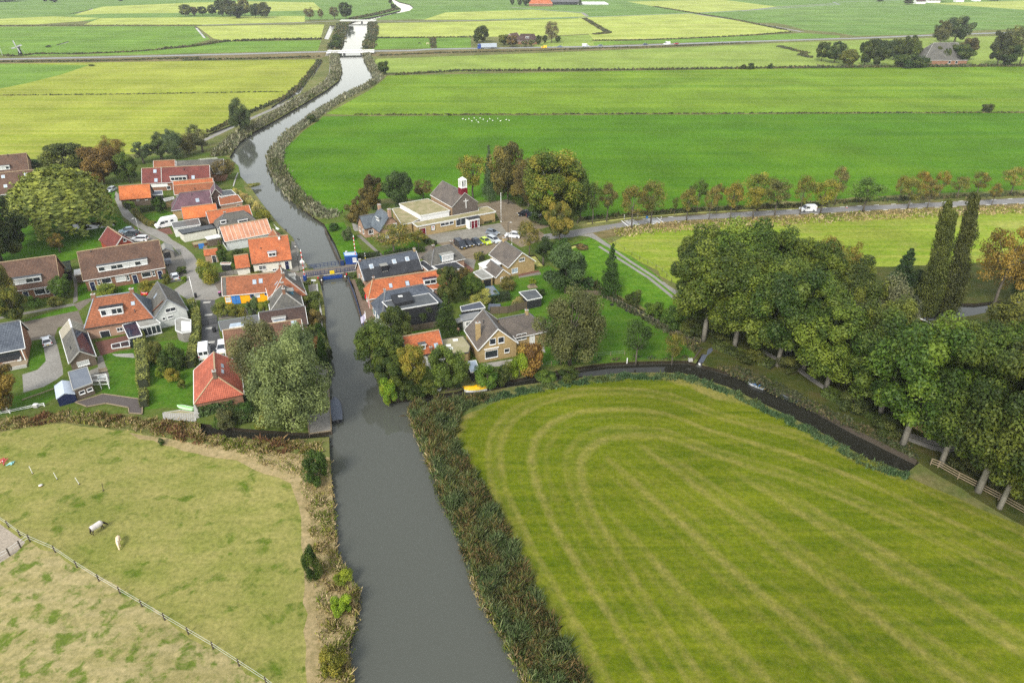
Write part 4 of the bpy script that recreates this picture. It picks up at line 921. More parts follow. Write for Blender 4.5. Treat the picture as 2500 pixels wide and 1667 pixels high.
        e=MB();fv=vf+sg*over;e.bar(p(-w/2-over*.7, fv, z1+.06), p(w/2+over*.7, fv, z1+.06),.06,.2, M[front]);e.build('fascia', do)
        x, nn=s.basis('a' if side=='A' else 'c');cw=(w-.3)/n
        for i in range(n):
            q=p((-w/2+.15+cw*(i+.5)), vf, z0+h*(.52));window(do, q, x, nn, cw-.1, h*win_h, front,(panes[i]if panes else 'glass'),0,0, 'window')
        return do
    def chimney(s, u, v, w=.6, d=.5, h=.9, mat='b_red', pot=True, cap='concrete'):
        z=s.slope_z(v);b=MB();b.box(s.w(u, v, z+h/2-.3), s.d(w/2,0,0), s.d(0, d/2,0),(0,0, h/2+.3), M[mat])
        b.box(s.w(u, v, z+h+.05), s.d(w/2+.06,0,0), s.d(0, d/2+.06,0),(0,0,.05), M[cap])
        if pot:b.tube([s.w(u, v, z+h+.08), s.w(u, v, z+h+.42)], [.12,.1], M['b_red'],8)
        b.build('chimney', s.roof)
    def pipe(s, u, v, h=.6, r=.09, mat='dark'):
        z=s.slope_z(v);b=MB();b.tube([s.w(u, v, z-.1), s.w(u, v, z+h)], [r, r], M[mat],8);b.tube([s.w(u, v, z+h), s.w(u, v, z+h+.1)], [r*1.5, r*1.4], M[mat],8);b.build('vent_pipe', s.roof)
    def chim_px(s, side, pix, **k):
        u, v, z=s.hit(*pix, side);s.chimney(u, v, **k)
    def pipe_px(s, side, pix, **k):
        u, v, z=s.hit(*pix, side);s.pipe(u, v, **k)

def window(parent, p, x, n, w, h, frame='white', pane='glass', bars=0, cross=0, name='window', label=None, t=.09):
    z=Vector((0,0,1));f=MB();m=M[frame];p=Vector(p)
    for sx, hw, hh in((-1, t, h),(1, t, h)):f.box(p+x*sx*(w/2+t/2-.01)+n*.03, x*(t/2), n*.05, z*(h/2+t), m)
    for sz in(-1,1):f.box(p+z*sz*(h/2+t/2)+n*.033, x*(w/2-.005), n*.05, z*(t/2), m)
    for i in range(bars):f.box(p+x*(-w/2+w*(i+1)/(bars+1))+n*.025, x*.03, n*.04, z*(h/2), m)
    for i in range(cross):f.box(p+z*(-h/2+h*(i+1)/(cross+1))+n*.022, x*(w/2), n*.036, z*.03, m)
    f.box(p-z*(h/2+t+.03)+n*.08, x*(w/2+t), n*.08, z*.03, M['concrete']if frame!='white' else m)
    o=f.build(name, parent)
    g=MB();g.box(p+n*.012, x*(w/2), n*.015, z*(h/2), M[pane]);g.build('pane', o if parent.parent is None else parent)
    if label:o['label']=label
    return o
def door(parent, p, x, n, w, h, col='navy', frame='white'):
    z=Vector((0,0,1));f=MB();p=Vector(p)
    f.box(p+n*.03, x*(w/2), n*.04, z*(h/2), M[col]);o=f.build('door', parent)
    g=MB();t=.1
    for sx in(-1,1):g.box(p+x*sx*(w/2+t/2)+n*.035, x*(t/2), n*.05, z*(h/2+.04), M[frame])
    g.box(p+z*(h/2+t/2)+n*.038, x*(w/2+t), n*.05, z*(t/2), M[frame]);
    g.build('door_frame', o if parent.parent is None else parent)
    k=MB();k.box(p+x*(w*.38)+n*.09, x*.05, n*.03, z*.03, M['galv']);k.box(p+z*(h*.12)+n*.073, x*(w*.16), n*.008, z*.05, M['galv']);k.build('handle', o if parent.parent is None else parent)
    return o
class Flat:
    """flat or mono-pitched building whose roof corners were measured at given heights"""
    def __init__(s, name, label, pix, z, wall, roof, fascia='white', cat='shed', inset=.15, root=None, part=None, th=.2, zs=None, group=None, base=0.0):
        zs=zs or[z]*len(pix);s.P=[at(*p, zz)for p, zz in zip(pix, zs)]
        a=sum(s.P[i].x*s.P[(i+1)%len(s.P)].y-s.P[(i+1)%len(s.P)].x*s.P[i].y for i in range(len(s.P)))
        if a<0:s.P=s.P[::-1]
        c=sum(s.P, Vector())/len(s.P);s.c=c
        s.root=root or thing(name, label, cat,(c.x, c.y,0),0, group)
        b=MB();n=len(s.P);I=[]
        for i, p in enumerate(s.P):
            d1=(s.P[i-1]-p);d2=(s.P[(i+1)%n]-p);d1.z=d2.z=0;d1.normalize();d2.normalize();I.append(p+(d1+d2)*inset)
        s.I=I
        for i in range(n):
            p, q=I[i], I[(i+1)%n];b.face([(p.x, p.y, base),(q.x, q.y, base),(q.x, q.y, q.z-th*.6),(p.x, p.y, p.z-th*.6)], M[wall])
        b.build(part or 'wall', s.root)
        r=MB();dn=Vector((0,0,-th));r.face(s.P, M[roof]);r.face([p+dn for p in s.P][::-1], M['dark'])
        for i in range(n):p, q=s.P[i], s.P[(i+1)%n];r.face([p+dn, q+dn, q, p], M[fascia])
        s.roof=r.build('roof' if not part else part+'_roof', s.root)
        e=MB()
        for i in range(n):p, q=s.P[i], s.P[(i+1)%n];e.bar(p+Vector((0,0,.02)), q+Vector((0,0,.02)),.12,.09, M[fascia])
        e.build('roof_edge', s.roof)
    def edge(s, i):  # wall edge i: start, end, along, outward normal
        p, q=s.I[i], s.I[(i+1)%len(s.I)];x=(q-p);x.z=0;x.normalize();return p, q, x, Vector((x.y,-x.x,0))
    def win(s, i, f, z, w, h, **k):
        p, q, x, n=s.edge(i);c=p.lerp(q, f);c.z=z;return window(s.root, c, x, n, w, h, **k)
    def door(s, i, f, w=.95, h=2.05, col='navy', **k):
        p, q, x, n=s.edge(i);c=p.lerp(q, f);c.z=h/2+.03;return door(s.root, c, x, n, w, h, col, **k)
    def near_edge(s):  # the wall that faces the camera most
        return min(range(len(s.I)), key=lambda i:s.edge(i)[3].y)

# ---- left bank, far rows
h=House('terraced_house', 'brown roofed terrace at the left frame edge, the farther of the two parallel ones',(-178.23,241.04,23.2,12.91,9.16,2.8,7.75,0,0), 't_brown', 'b_pink', barge='ridge')
h.dormer('A', kA(60,288),3.4,1.3,3, panes=['curtain', 'curtain', 'glass']);h.pipe_px('A', kA(100,110))
h=House('terraced_house', 'brown roofed terrace with small roof windows behind the weeping willow',(-161.52,217.16,24.7,13.84,10.38,2.8,8.32,0,0), 't_brown', 'b_pink', barge='ridge')
for q in((40,375),(330,348),(70,495),(222,480),(350,460)):h.skylight('A', kA(*q),.8,.9, frame='white')
for q in((10,625),(120,628),(245,605)):h.win('a', kA(*q),1.9,1.1, bars=1)
h.pipe_px('A', kA(275,390))
h=House('terraced_house', 'brown roofed terrace with a white dormer and two navy doors beside the street',(-112.89,145.87,23.8,13.63,10.52,2.75,8.06,0,0), 't_brown', 'b_red', barge='ridge')
h.dormer('A', kC(345,485),6.0,1.35,4, panes=['curtain', 'curtain', 'glass', 'glass'])
for q in((335,630),(705,575)):h.door('a', kC(*q))
h.win('a', kC(510,585),2.0,1.15);h.win('a', kC(605,570),.6,1.3, cross=1);h.win('a', kC(160,640),2.0,1.15)
h=House('terraced_house', 'long brown roofed terrace with three navy doors and a very wide white dormer',(-94.44,153.87,26.5,17.53,9.9,2.9,8.29,0,0), 't_brown', 'b_red', barge='ridge')
h.dormer('A', kC(1580,290),10.6,1.35,8, panes=['glass', 'curtain', 'glass', 'glass', 'curtain', 'curtain', 'glass', 'curtain'])
for q in((1180,500),(1722,410),(2040,345)):h.door('a', kC(*q))
for q, w_ in(((1360,445),1.9),((1540,420),2.0),((1868,368),1.9)):h.win('a', kC(*q), w_,1.1, pane='curtain' if w_==2.0 else 'glass')
for q in((1262,465),(1633,408),(1960,350)):h.win('a', kC(*q),.5,1.2, cross=1)
h.pipe_px('A', kC(1160,82), h=.3)
# ---- farmhouse group
h=House('farmhouse', 'orange tiled farmhouse with slate covered hip ends and a white dormer',(-82.83,128.66,22,13.03,8.29,2.75,7.47,2.59,3.3), 't_orange_old', 'b_pink', gutter='dark', ridge='zinc')
hp=MB()
for sg, hh in((-1,2.59),(1,3.3)):
    e=.035;l=h.l
    tri=[h.w(sg*l,-sg*-h.k, h.he), h.w(sg*l,-sg*h.k, h.he), h.w(sg*(l-hh),0, h.hr)]
    tri=[h.w(sg*(l+e),-h.k*sg, h.he+e), h.w(sg*(l+e), h.k*sg, h.he+e), h.w(sg*(l-hh+e),0, h.hr+e)]
    hp.face(tri, M['t_slateblue'])
hp.build('slate_hip', h.roof)
h.dormer('A', kC(1440,890),4.2,1.7,4, panes=['glass', 'curtain', 'glass', 'glass'], roof='f_black');h.skylight('A', kC(1697,735),.6,.7, frame='zinc')
h.chimney(-h.l+2.6,0.1,.8,.6,.8);h.chimney(h.l-3.3,.1,.8,.6,.8);h.pipe_px('A', kC(1725,850))
h.win('a', kC(1345,1130),1.7,1.6);h.win('a', kC(1530,1065),1.0,.7, bars=1)
f=Flat('conservatory', 'white conservatory with a grey roof between the farmhouse and the white gable', PP(kC,(1735,965),(1960,915),(2050,985),(1790,1045)),2.5, 'white', 'f_grey')
i=f.near_edge()
for q in(.14,.38,.62,.86):f.win(i, q,1.25,.75,1.7, pane='glass')
f=Flat('glass_canopy', 'dark glass patio canopy with white posts in front of the farmhouse', PP(kC,(1560,1010),(1735,965),(1815,1140),(1640,1180)),2.4, 'glass', 'solar', cat='canopy', inset=.1)
b=MB()
q0, q1, q2, q3=[at(*kE(*q))for q in((1430,345),(1650,295),(1668,365),(1440,400))]
t_=thing('cold_frame', 'white framed glass cold frame on the red patio', 'cold frame',(q0+q2)/2)
for a_, c_ in((q0, q1),(q1, q2),(q2, q3),(q3, q0),(q0.lerp(q1,.5), q3.lerp(q2,.5))):b.bar(a_+Vector((0,0,.5)), c_+Vector((0,0,.5)),.12,.14, M['white'])
b.build('frame', t_);b=MB();b.face([q+Vector((0,0,.47))for q in(q3, q2, q1, q0)], M['glass']);b.build('pane', t_)
b=MB();b.prism([tuple(q.xy)for q in(q3, q2, q1, q0)],0,.42, M['b_red']);b.build('base', t_)
h=House('gabled_house', 'white rendered gable house with a grey slate roof beside the farmhouse',(-75.29,133.15,124.3,10.67,6.72,2.8,6.35,0,0), 't_grey', 'greywhite', barge='zinc', gutter='zinc')
h.win('l', kD(85,815),1.9,.75, bars=1);h.win('l', kD(82,908),1.0,.4);h.skylight('C', kC(1985,640),.5,1.2)
h.win('l', kD(0,930),.5,.5)
ob=MB();hh=[h.hit(*kC(*q), 'C')for q in((1935,850),(2085,700))]
ob.bar(h.w(*hh[0])+Vector((0,0,.06)), h.w(*hh[1])+Vector((0,0,.06)),.9,.1, M['t_orange_old']);ob.build('tile_patch', h.roof)
f=Flat('lean_to', 'grey lean-to shed with translucent panels behind the white gable house', PP(kD,(145,945),(215,915),(345,945),(345,1095),(230,1110),(150,1080)),2.3, 'planks', 'f_grey')
pn=MB();pz=[at(*kD(*q),2.34)for q in((220,958),(335,965),(338,1085),(225,1090))];pn.face(pz[::-1], M['f_white']);pn.build('roof_panel', f.roof)
# ---- long boathouse and sheds below the street
h=House('long_outbuilding', 'narrow slate roofed outbuilding with a striped beige roof end near the parked hatchback',(-86.51,117.92,125.6,15.6,4.57,1.9,3.84,0,0), 't_grey', 'b_dark', cat='outbuilding', barge='concrete', gutter='white', over=.18)
h.win('l', kE(1062,555),1.9,.8, bars=5, pane='curtain')
bp=MB();e=.03
for sg in(-1,1):
    pr=[(h.l-4.3, sg*(h.k+.02)),(h.l+.03, sg*(h.k+.02)),(h.l+.03,0),(h.l-4.3,0)]
    if sg>0:pr=pr[::-1]
    bp.face([h.w(u, v, h.slope_z(v)+.05)for u, v in pr], M['r_beige'])
bp.build('striped_roof_sheet', h.roof)
b=MB();pr=[(-h.l+.6,-h.k*.93),(h.l-5.0,-h.k*.93),(h.l-5.0,-.25),(-h.l+.6,-.25)]
b.face([h.w(u, v, h.slope_z(v)+.05)for u, v in pr], M['solar']);b.build('solar_panel', h.roof)
wb=MB();wb.bar(h.w(h.l-4.3,0, h.hr+.1), h.w(h.l,0, h.hr+.1),.3,.12, M['white']);wb.build('ridge_strip', h.roof);h.pipe_px('C', kE(905,375), h=.5)
f=Flat('garden_shed', 'low shed with a blue grey felt roof in front of the narrow outbuilding', PP(kE,(870,670),(1110,600),(1183,808),(930,900)),2.4, 'b_dark', 'f_blue', fascia='concrete')
i=f.near_edge();f.win(i,.35,1.3,.8,.5);f.win(i,.78,1.3,.8,.5)
h=House('garden_shed', 'small pale blue gabled sheet metal shed beside the driveway',(-79.78,101.58,124,5.0,2.9,1.7,2.4,0,0), 'r_bluegrey', 'navy', cat='shed', barge=None, gutter=None, ridge='', over=.08)
h=House('bungalow', 'grey pantiled bungalow with an open veranda at the left frame edge',(-99.27,116.86,27,6.4,8.32,2.75,6.84,0,0), 't_blue', 'b_red')
b=MB();x0, n0=h.basis('a');p=h.wall_pt('a', kC(100,1410));b.box(p+n0*.02, x0*2.1, n0*.03,(0,0,1.0), M['glass']);b.build('veranda_shade_panel', h.root)  # dark glass panel stands for the shade inside the veranda
b=MB();p=h.wall_pt('a', kC(300,1370))+n0*.5;b.bar((p.x, p.y,0),(p.x, p.y, h.he),.14,.14, M['white']);b.build('veranda_post', h.root)
# ---- garage with pyramid roof
h=House('garage', 'red tiled garage with a hipped near end and a short chimney',(-52.55,102.6,112.2,11.72,8.03,2.75,5.75,3.21,0), 't_red', 'b_red', cat='garage', gutter='white', barge='white')
h.chimney(-h.l+3.0,0,.75,.6,.9, mat='b_dark');h.skylight('A', kF(730,578),1.2,.35);h.skylight('A', kF(732,648),1.2,.35)
# ---- riverside brown houses
h=House('brown_house', 'large chestnut tiled house half hidden by the silvery willow',(-47.98,115.74,18.6,14.37,8.41,2.8,7.25,0,0), 't_brown2', 'b_red', cat='house')
h.skylight('A', kF(965,378),1.5,1.6, frame='white');h.skylight('A', kF(1622,45),.9,.9)
h.win('r', None,.9,1.1, pt=h.w(h.kl,.8,1.6));h.win('r', None,.8,.9, pt=h.w(h.kl,-1.2,4.3))
ld=MB();u0=h.l-.5
for s_ in(-.2,.2):ld.bar(h.w(u0+s_,-h.k*.95, h.slope_z(h.k*.95)+.12), h.w(u0+s_,-.9, h.slope_z(.9)+.12),.06,.06, M['white'])
for i in range(9):
    v=-h.k*.95+i*.32;ld.bar(h.w(u0-.2, v, h.slope_z(v)+.12), h.w(u0+.2, v, h.slope_z(v)+.12),.05,.05, M['white'])
tag(ld.build('ladder'), 'white ladder lying on the chestnut tiled roof beside the willow', 'ladder')
h=House('brown_house', 'dark brown roofed house with a white ridge lantern behind the chestnut tiled one',(-47.37,125.49,18.9,9.11,5.44,2.8,5.65,0,0), 't_darkbrown', 'b_red', gutter='dark')
h.dormer('A', kD(1475,968),2.6,.8,1, roof='f_grey', panes=['paneblue'])
h.win('r', None,.7,1.2, pt=h.w(h.kl,0,1.4))
f=Flat('grey_annex', 'grey walled annex with a ribbed roof between the driveway and the dark brown house', PP(kD,(695,965),(1205,880),(1215,985),(725,1080)),2.7, 'b_dark', 'r_slate', fascia='zinc', cat='annex')
i=f.near_edge();f.win(i,.2,1.7,1.2,.7);f.win(i,.78,1.7,1.4,.7)
b=MB();sk=[at(*kD(*q),2.8)for q in((835,1050),(850,1005),(1000,985),(1030,1025))];c0=sum(sk, Vector())/4
b.prism([tuple(q.xy)for q in sk][::(1 if 1 else-1)][::-1],2.5,3.0, M['white'], M['paneblue']);b.build('roof_lantern', f.root)
# ---- yellow house and the two hipped roofs at the bridge
h=House('yellow_house', 'mossy orange roofed house with bright yellow boarded walls and blue french doors',(-60.2,142.85,12.4,11.4,6.48,2.4,5.6,0,0), 't_orange_old', 'p_yellow', gutter='white', bargeR=False)
h.skylight('A', kD(1157,462),.7,1.0);h.skylight('A', kD(1237,450),.7,1.0)
h.win('a', kD(820,685),.9,.9, pane='curtain');h.door('a', kD(895,690),.8,2.0, 'p_blue', 'p_blue');h.door('a', kD(945,680),.8,2.0, 'p_blue', 'p_blue')
h.win('a', kD(1125,640),.7,.7, frame='p_blue');h.win('a', kD(1190,632),1.0,.7, frame='white', pane='curtain');h.win('a', kD(1308,608),.6,.6, frame='p_blue')
b=MB();b.face([h.w(-h.l+.1,-h.k-.01, h.he+.05), h.w(-h.l+.9,-h.k-.01, h.he+.05), h.w(-h.l+.9,-.1, h.hr-.05), h.w(-h.l+.1,-.1, h.hr-.05)], M['t_grey']);b.build('slate_strip', h.roof)
h=House('bridge_house', 'tall hipped orange and slate roof with chimneys standing next to the bridge',(-51.6,140.9,113.4,10.6,8.0,3.1,6.9,3.9,1.6), 't_orange_old', 'b_red', gutter='white', ridge='concrete')
b=MB();e=.04
b.face([h.w(-h.l+2.2,-h.k-e, h.he+e), h.w(h.l,-h.k-e, h.he+e), h.w(h.l-1.6,-e, h.hr+e), h.w(-h.l+3.9,-e, h.hr+e)], M['t_grey']);b.build('slate_slope', h.roof)
h.chimney(-h.l+3.7,0,.7,.6,.7);h.chimney(h.l-1.6,0,.7,.6,.7);h.dormer('A', None,1.5,1.2,1, uv=(1.0,-2.6), roof='f_grey', cheek='greywhite', panes=['glass'])
h.win('a', kD(1775,715),.6,1.3);h.skylight('C', kD(1437,480),.3,1.0)
h=House('bridge_house', 'smaller dark slate hipped roof in front of the tall bridge house',(-49.4,133.77,111,6.6,6.9,3.1,6.0,2.7,0), 't_grey', 'b_red', gutter='white', ridge='concrete')
h.chimney(-h.l+2.6,0,.7,.6,.7);h.chimney(h.l-.6,0,.6,.6,.7);h.dormer('A', None,1.5,1.0,1, uv=(1.0,-1.9), roof='f_grey', cheek='p_teal', panes=['glass'], front='p_teal')
h.win('a', None,.7,1.2, pt=h.w(0,-h.kw,1.5));h.door('l', None,.8,2.0, 'p_blue', pt=h.w(-h.kl,2.6,1))
# ---- big orange house north of the street
h=House('orange_house', 'bright orange tiled house with a small dormer and a cream front facing the bridge',(-61.16,161.65,19,9.56,9.06,2.65,7.51,0,0), 't_orange', 'cream', gutter='dark', barge='dark')
h.dormer('A', kD(1388,140),1.9,1.1,2, roof='zinc', cheek='cream');h.win('a', kD(1258,278),1.6,.9, bars=1, cross=1);h.win('a', kD(1412,305),.9,.45, bars=1);h.door('a', kD(1575,262),.9,2.1, 'navy')
h.chimney(2.6,-.5,.5,.4,.5, mat='white');h.pipe_px('A', kD(1240,40), h=.25)
h=House('side_annex', 'small orange tiled annex on the left end of the bright orange house',(-67.0,157.2,21,3.4,5.4,2.2,4.6,0,0), 't_orange', 'cream', cat='annex', gutter='dark', barge=None)
h=House('garden_shed', 'brick shed with a small orange tiled roof beside the lane hedge',(-77.56,164.42,17.4,3.33,3.09,2.2,3.3,0,0), 't_orange', 'b_pink', cat='shed', barge=None, gutter=None, over=.15)
h.door('a', kD(640,150),.9,1.8, 'black')
f=Flat('lean_to', 'rusty roofed lean-to with an open dark front below the brick shed', PP(kD,(720,235),(730,215),(860,215),(850,235)),1.9, 'black', 't_orange_old', cat='shed')  # closed black walls stand for the shade inside the open front
# ---- northern cluster
h=House('red_barn', 'rust red boarded barn with white verges seen behind the long terrace',(-104.47,170.38,135.8,10.46,6.1,2.75,5.76,0,0), 't_redbrown', 'p_redboard', cat='barn', gutter=None)
h.win('l', kA(1590,1180),.6,.7)
h=House('orange_barn', 'low barn with a vivid orange tiled roof beside the lane',(-118.93,211.15,16.5,9.01,6.31,2.4,6.0,0,0), 't_orange_bright', 'b_dark', cat='barn', barge='dark', gutter='dark')
for q in((1755,660),(1865,655)):h.win('a', kA(*q),.7,.6)
h=House('long_house', 'long maroon tiled house with white verges and a white dormer',(-113.05,228.62,11.2,21.4,7.53,2.8,6.94,0,0), 't_redbrown', 'b_red')
h.dormer('A', kB(718,430),5.2,1.5,4);h.skylight('A', kB(410,305),.9,1.2);h.skylight('A', kB(423,420),.9,1.2);h.skylight('A', kB(897,383),.9,1.2)
h.win('a', kB(585,515),1.1,1.0);h.pipe_px('A', kB(783,292))
b=MB();uu=h.hit(*kB(492,350), 'A')[0];b.bar(h.w(uu,-h.k, h.he+.1), h.w(uu,0, h.hr+.1),.2,.16, M['concrete']);b.build('fire_wall_cap', h.roof)
b=MB();uu=h.hit(*kB(440,500), 'A')[0];b.box(h.w(uu,-h.kw-.05,1.9), h.d(3.0,0,0), h.d(0,.06,0),(0,0,.5), M['white']);b.build('garage_fascia', h.root)
h=House('long_house', 'slate roof ridge with white verges just behind the long maroon house',(-108.5,237.6,11.2,15.5,7.0,2.8,6.8,0,0), 't_grey', 'b_red')
h=House('small_house', 'orange tiled roof end showing left of the slate ridge behind the maroon house',(-121.2,238.0,11.2,7.0,7.0,2.8,6.6,0,0), 't_orange_old', 'b_red')
h=House('double_roof_house', 'orange tiled back roof of the twin ridged house, the farther ridge',(-104.17,219.84,19,12.0,4.7,2.8,5.1,0,0), 't_orange', 'cream', gutter=None)
h=House('double_roof_house', 'duller orange front roof of the twin ridged house, the nearer ridge',(-102.0,215.3,19,12.2,4.7,2.8,5.05,0,0), 't_orange_old', 'cream');h.pipe_px('A', kB(920,540))
h=House('purple_house', 'purple glazed tile roof with one hipped end and a single roof window',(-97.4,201.3,23,11.6,7.2,2.8,6.7,3.2,0), 't_purple', 'b_yellow', barge='white')
h.skylight('A', kB(952,675),.9,1.1);h.pipe_px('A', kB(880,615))
h=House('cross_gable', 'dark purple brown cross gable rising behind the purple roof',(-91.2,205.6,113,6.5,6.2,3.4,7.4,0,0), 't_purple', 't_darkbrown', barge='concrete', gutter=None)
f=Flat('flat_dormer_house', 'flat roofed riverside extension with white trim above an orange tiled skirt roof', PP(kB,(1185,565),(1380,540),(1445,598),(1240,628)),5.2, 'greywhite', 'f_dark', cat='house')
f=Flat('brick_wing', 'brick riverside wing under a sloping orange tiled roof', PP(kB,(1215,630),(1465,605),(1530,690),(1240,740)),3, 'b_pink', 't_orange_old', cat='house', zs=[5.0,5.0,3.1,3.1]);i=f.near_edge();f.win(i,.8,1.9,.8,.7);f.win(i,.2,1.2,.9,.8)
h=House('orange_house', 'orange roofed low house between the motorhome drive and the purple roof',(-91.41,192.71,24,9.4,5.6,2.7,5.4,0,0), 't_orange_bright', 'b_dark', gutter='dark', barge='zinc')
h=House('orange_house', 'orange roof with a dark left gable behind the grey slate hip',(-81.9,189.9,30,11.8,5.6,2.8,5.5,0,0), 't_orange', 'black', gutter='dark', barge='white')
h=House('slate_hip_house', 'grey green slate hipped house with two white dormers amid the orange roofs',(-78.92,186.0,31,11.0,6.6,2.8,5.6,3.0,2.6), 't_grey', 'cream', gutter='white')
h.dormer('A', kB(1535,960),2.6,.8,1, roof='f_dark');h.dormer('A', None,1.6,1.0,1, uv=(-3.4,-2.4), roof='f_dark', cheek='black');h.chimney(-2.2,.2,.6,.5,.6)
h=House('salmon_roof_house', 'house with a pale salmon sheet roof and white clad front wall',(-72.73,176.71,32,12.38,6.8,2.8,5.89,0,0), 't_pink', 'r_whitewall', gutter='white')
b=MB();x0, n0=h.basis('l');p=h.w(-h.kl,0,0);b.face([p+x0*-h.kw+Vector((0,0,.9))+n0*.03, p+x0*h.kw+Vector((0,0,.9))+n0*.03, p+x0*h.kw+Vector((0,0, h.zt))+n0*.03, p+Vector((0,0, h.hr-.2))+n0*.03, p+x0*-h.kw+Vector((0,0, h.zt))+n0*.03], M['black']);b.build('dark_gable_boards', h.root)
for i in range(1,11):
    u=-h.l+h.L*i/11.0;b=MB();b.bar(h.w(u,-h.k, h.he+.03), h.w(u,-.1, h.hr-.05),.07,.06, M['cream']);b.build('roof_batten', h.roof)
h=House('small_gable', 'small grey and orange gable tucked behind the bright orange house',(-62.6,171.0,118,5.0,4.8,2.8,5.4,0,0), 't_orange_old', 'greywhite', barge='zinc', gutter=None)
f=Flat('lean_to', 'dark ribbed lean-to garage roof next to the white motorhome', PP(kB,(615,962),(965,908),(992,985),(645,1035)),2.6, 'white', 'r_slate', cat='garage')
f=Flat('flat_garage', 'cream walled flat roofed garage beside the lane', PP(kB,(700,1055),(1130,985),(1190,1025),(760,1105)),2.5, 'cream', 'f_dark', fascia='black', cat='garage')
f=Flat('flat_garage', 'small white flat canopy roof at the end of the garage yard', PP(kB,(1045,1145),(1215,1110),(1245,1145),(1080,1175)),2.2, 'b_dark', 'f_white', cat='canopy')
f=Flat('wall_terrace', 'low red capped garden wall beside the cream garage', PP(kB,(880,1215),(1240,1150),(1250,1185),(900,1250)),.8, 'b_red', 'f_moss', fascia='b_red', cat='garden wall')
h=House('garden_shed', 'grey weathered shed with an open front beside the long terrace',(-90.78,167.54,118,4.0,3.6,1.9,3.0,0,0), 'f_grey', 'planks', cat='shed', barge='zinc', gutter=None, ridge='', over=.15)
b=MB();x0, n0=h.basis('l');p=h.w(-h.kl,0,.9);b.box(p+n0*.01, x0*.8, n0*.02,(0,0,.8), M['black']);b.build('opening', h.root)  # black panel on the wall paints the shade inside the open front
f=Flat('greenhouse', 'black framed glass lean-to in the gap between the two terraces', PP(kC,(735,215),(895,190),(900,330),(770,350)),2.2, 'black', 'glass', fascia='black', cat='greenhouse')
f=Flat('shed_canopy', 'white panel roofed canopy at the left end of the long terrace', PP(kC,(945,310),(1040,293),(1055,355),(950,375)),2.2, 'b_dark', 'f_white', cat='canopy')
f=Flat('long_shed', 'thin grey sheds row behind the hedge garden beside the purple house', PP(kB,(520,655),(645,630),(655,655),(530,690)),2.2, 'b_yellow', 'f_grey', cat='shed')
f=Flat('carport', 'blue grey carport roof between the orange barn and the maroon house', PP(kB,(345,560),(500,550),(510,600),(360,610)),2.3, 'black', 'f_blue', cat='carport')
# ---- right bank row
h=House('long_pantile_house', 'blue black pantiled long house with three roof windows right of the bridge',(-30.2,154.05,27.5,14.6,7.6,2.1,5.7,0,0), 't_blue', 'b_pink', gutter='dark')
for q in((348,1205),(640,1143),(805,1110)):h.skylight('A', kG(*q),.8,1.0, frame='white')
b=MB();b.face([h.w(-h.l+.3,-h.k-.02, h.he+.05), h.w(h.l,-h.k-.02, h.he+.05), h.w(h.l,-h.k*.45, h.slope_z(h.k*.45)+.05), h.w(-h.l+.3,-h.k*.45, h.slope_z(h.k*.45)+.05)], M['f_black']);b.build('felt_lower_roof', h.roof)
h.dormer('A', kG(525,1275),1.6,1.5,1, roof='f_grey', front='black', cheek='dark')
for q in((-1.2,1.1),(1.2,1.1)):h.win('l', None,.7,1.1, pt=h.w(-h.kl, q[0], q[1]))
h.chimney(-h.l+.5,0,.5,.4,.3, pot=False);h.chimney(h.l-.4,0,.5,.5,.5, mat='b_yellow')
f=Flat('flat_annex', 'narrow black flat roof with a white rim between two right bank houses', PP(kG,(940,1150),(1020,1135),(1165,1240),(1080,1265)),2.6, 'b_pink', 'f_black', cat='annex')
h=House('orange_long_house', 'long orange tiled house with a solar topped dormer on the right bank',(-24.33,142.04,21.1,18.33,5.9,2.75,5.95,1.83,0), 't_orange', 'b_pink')
h.skylight('A', kI(1327,718),.6,.9, frame='zinc');h.skylight('A', kI(1540,690),.8,1.1, frame='dark')
d_=h.dormer('A', kI(1835,705),3.0,1.3,2, roof='solar', cheek='white');h.chimney(-h.l+2.1,.1,.5,.5,.6)
h.win('l', None,.7,1.2, pt=h.w(-h.kl,.6,1.4));h.door('l', None,.8,2.0, 'p_red', pt=h.w(-h.kl,-1.4,1))
h=House('black_roof_house', 'white fronted house with black pantiles and a large flat rear roof on the quay',(-22.46,133.24,25.5,14.6,8.9,2.75,7.0,2.33,3.8), 't_blue', 'white', gutter='white')
fl_z=3.9
f2=Flat(None, None, PP(kI,(1335,1040),(1215,925),(1815,815),(1935,935)),5.5, 'black', 'f_dark', root=h.root, part='rear_extension')
b=MB();lp_=[at(*kI(*q),6.2)for q in((1320,835),(1560,795),(1620,905),(1385,955))];b.prism([tuple(q.xy)for q in lp_][::-1],5.3,6.3, M['black'], M['f_black']);b.build('roof_lantern', h.root)
b=MB();q_=at(*kI(1450,855),6.3);b.box(q_+Vector((0,0,.05)),(.45,.1,0),(-.1,.3,0),(0,0,.06), M['f_white']);b.build('roof_dome', h.root)
for i, z in((-3.2,1.3),(-1.2,1.3),(1.0,1.3),(3.0,1.3)):h.win('l', None,.6,1.0, frame='p_teal', pt=h.w(-h.kl, i, z))
h.chimney(-h.l+2.3,0,.4,.4,.5, mat='zinc');b=MB();q_=at(*kI(1262,940),5.5);b.tube([q_, q_+Vector((0,0,.5))], [.1,.1], M['zinc'],8);b.build('vent_pipe', h.root)
f=Flat('flat_dormer', 'small white trimmed flat roof at the right end of the black roofed house', PP(kI,(1780,770),(1835,752),(1875,790),(1810,805)),4.6, 'white', 'f_dark', cat='dormer')
h=House('hip_house', 'hipped grey roofed house with a white dormer beside the church car park',(-17.29,159.55,30.1,9.34,6.2,2.75,5.9,2.29,2.43), 't_grey', 'b_pink', gutter='white')
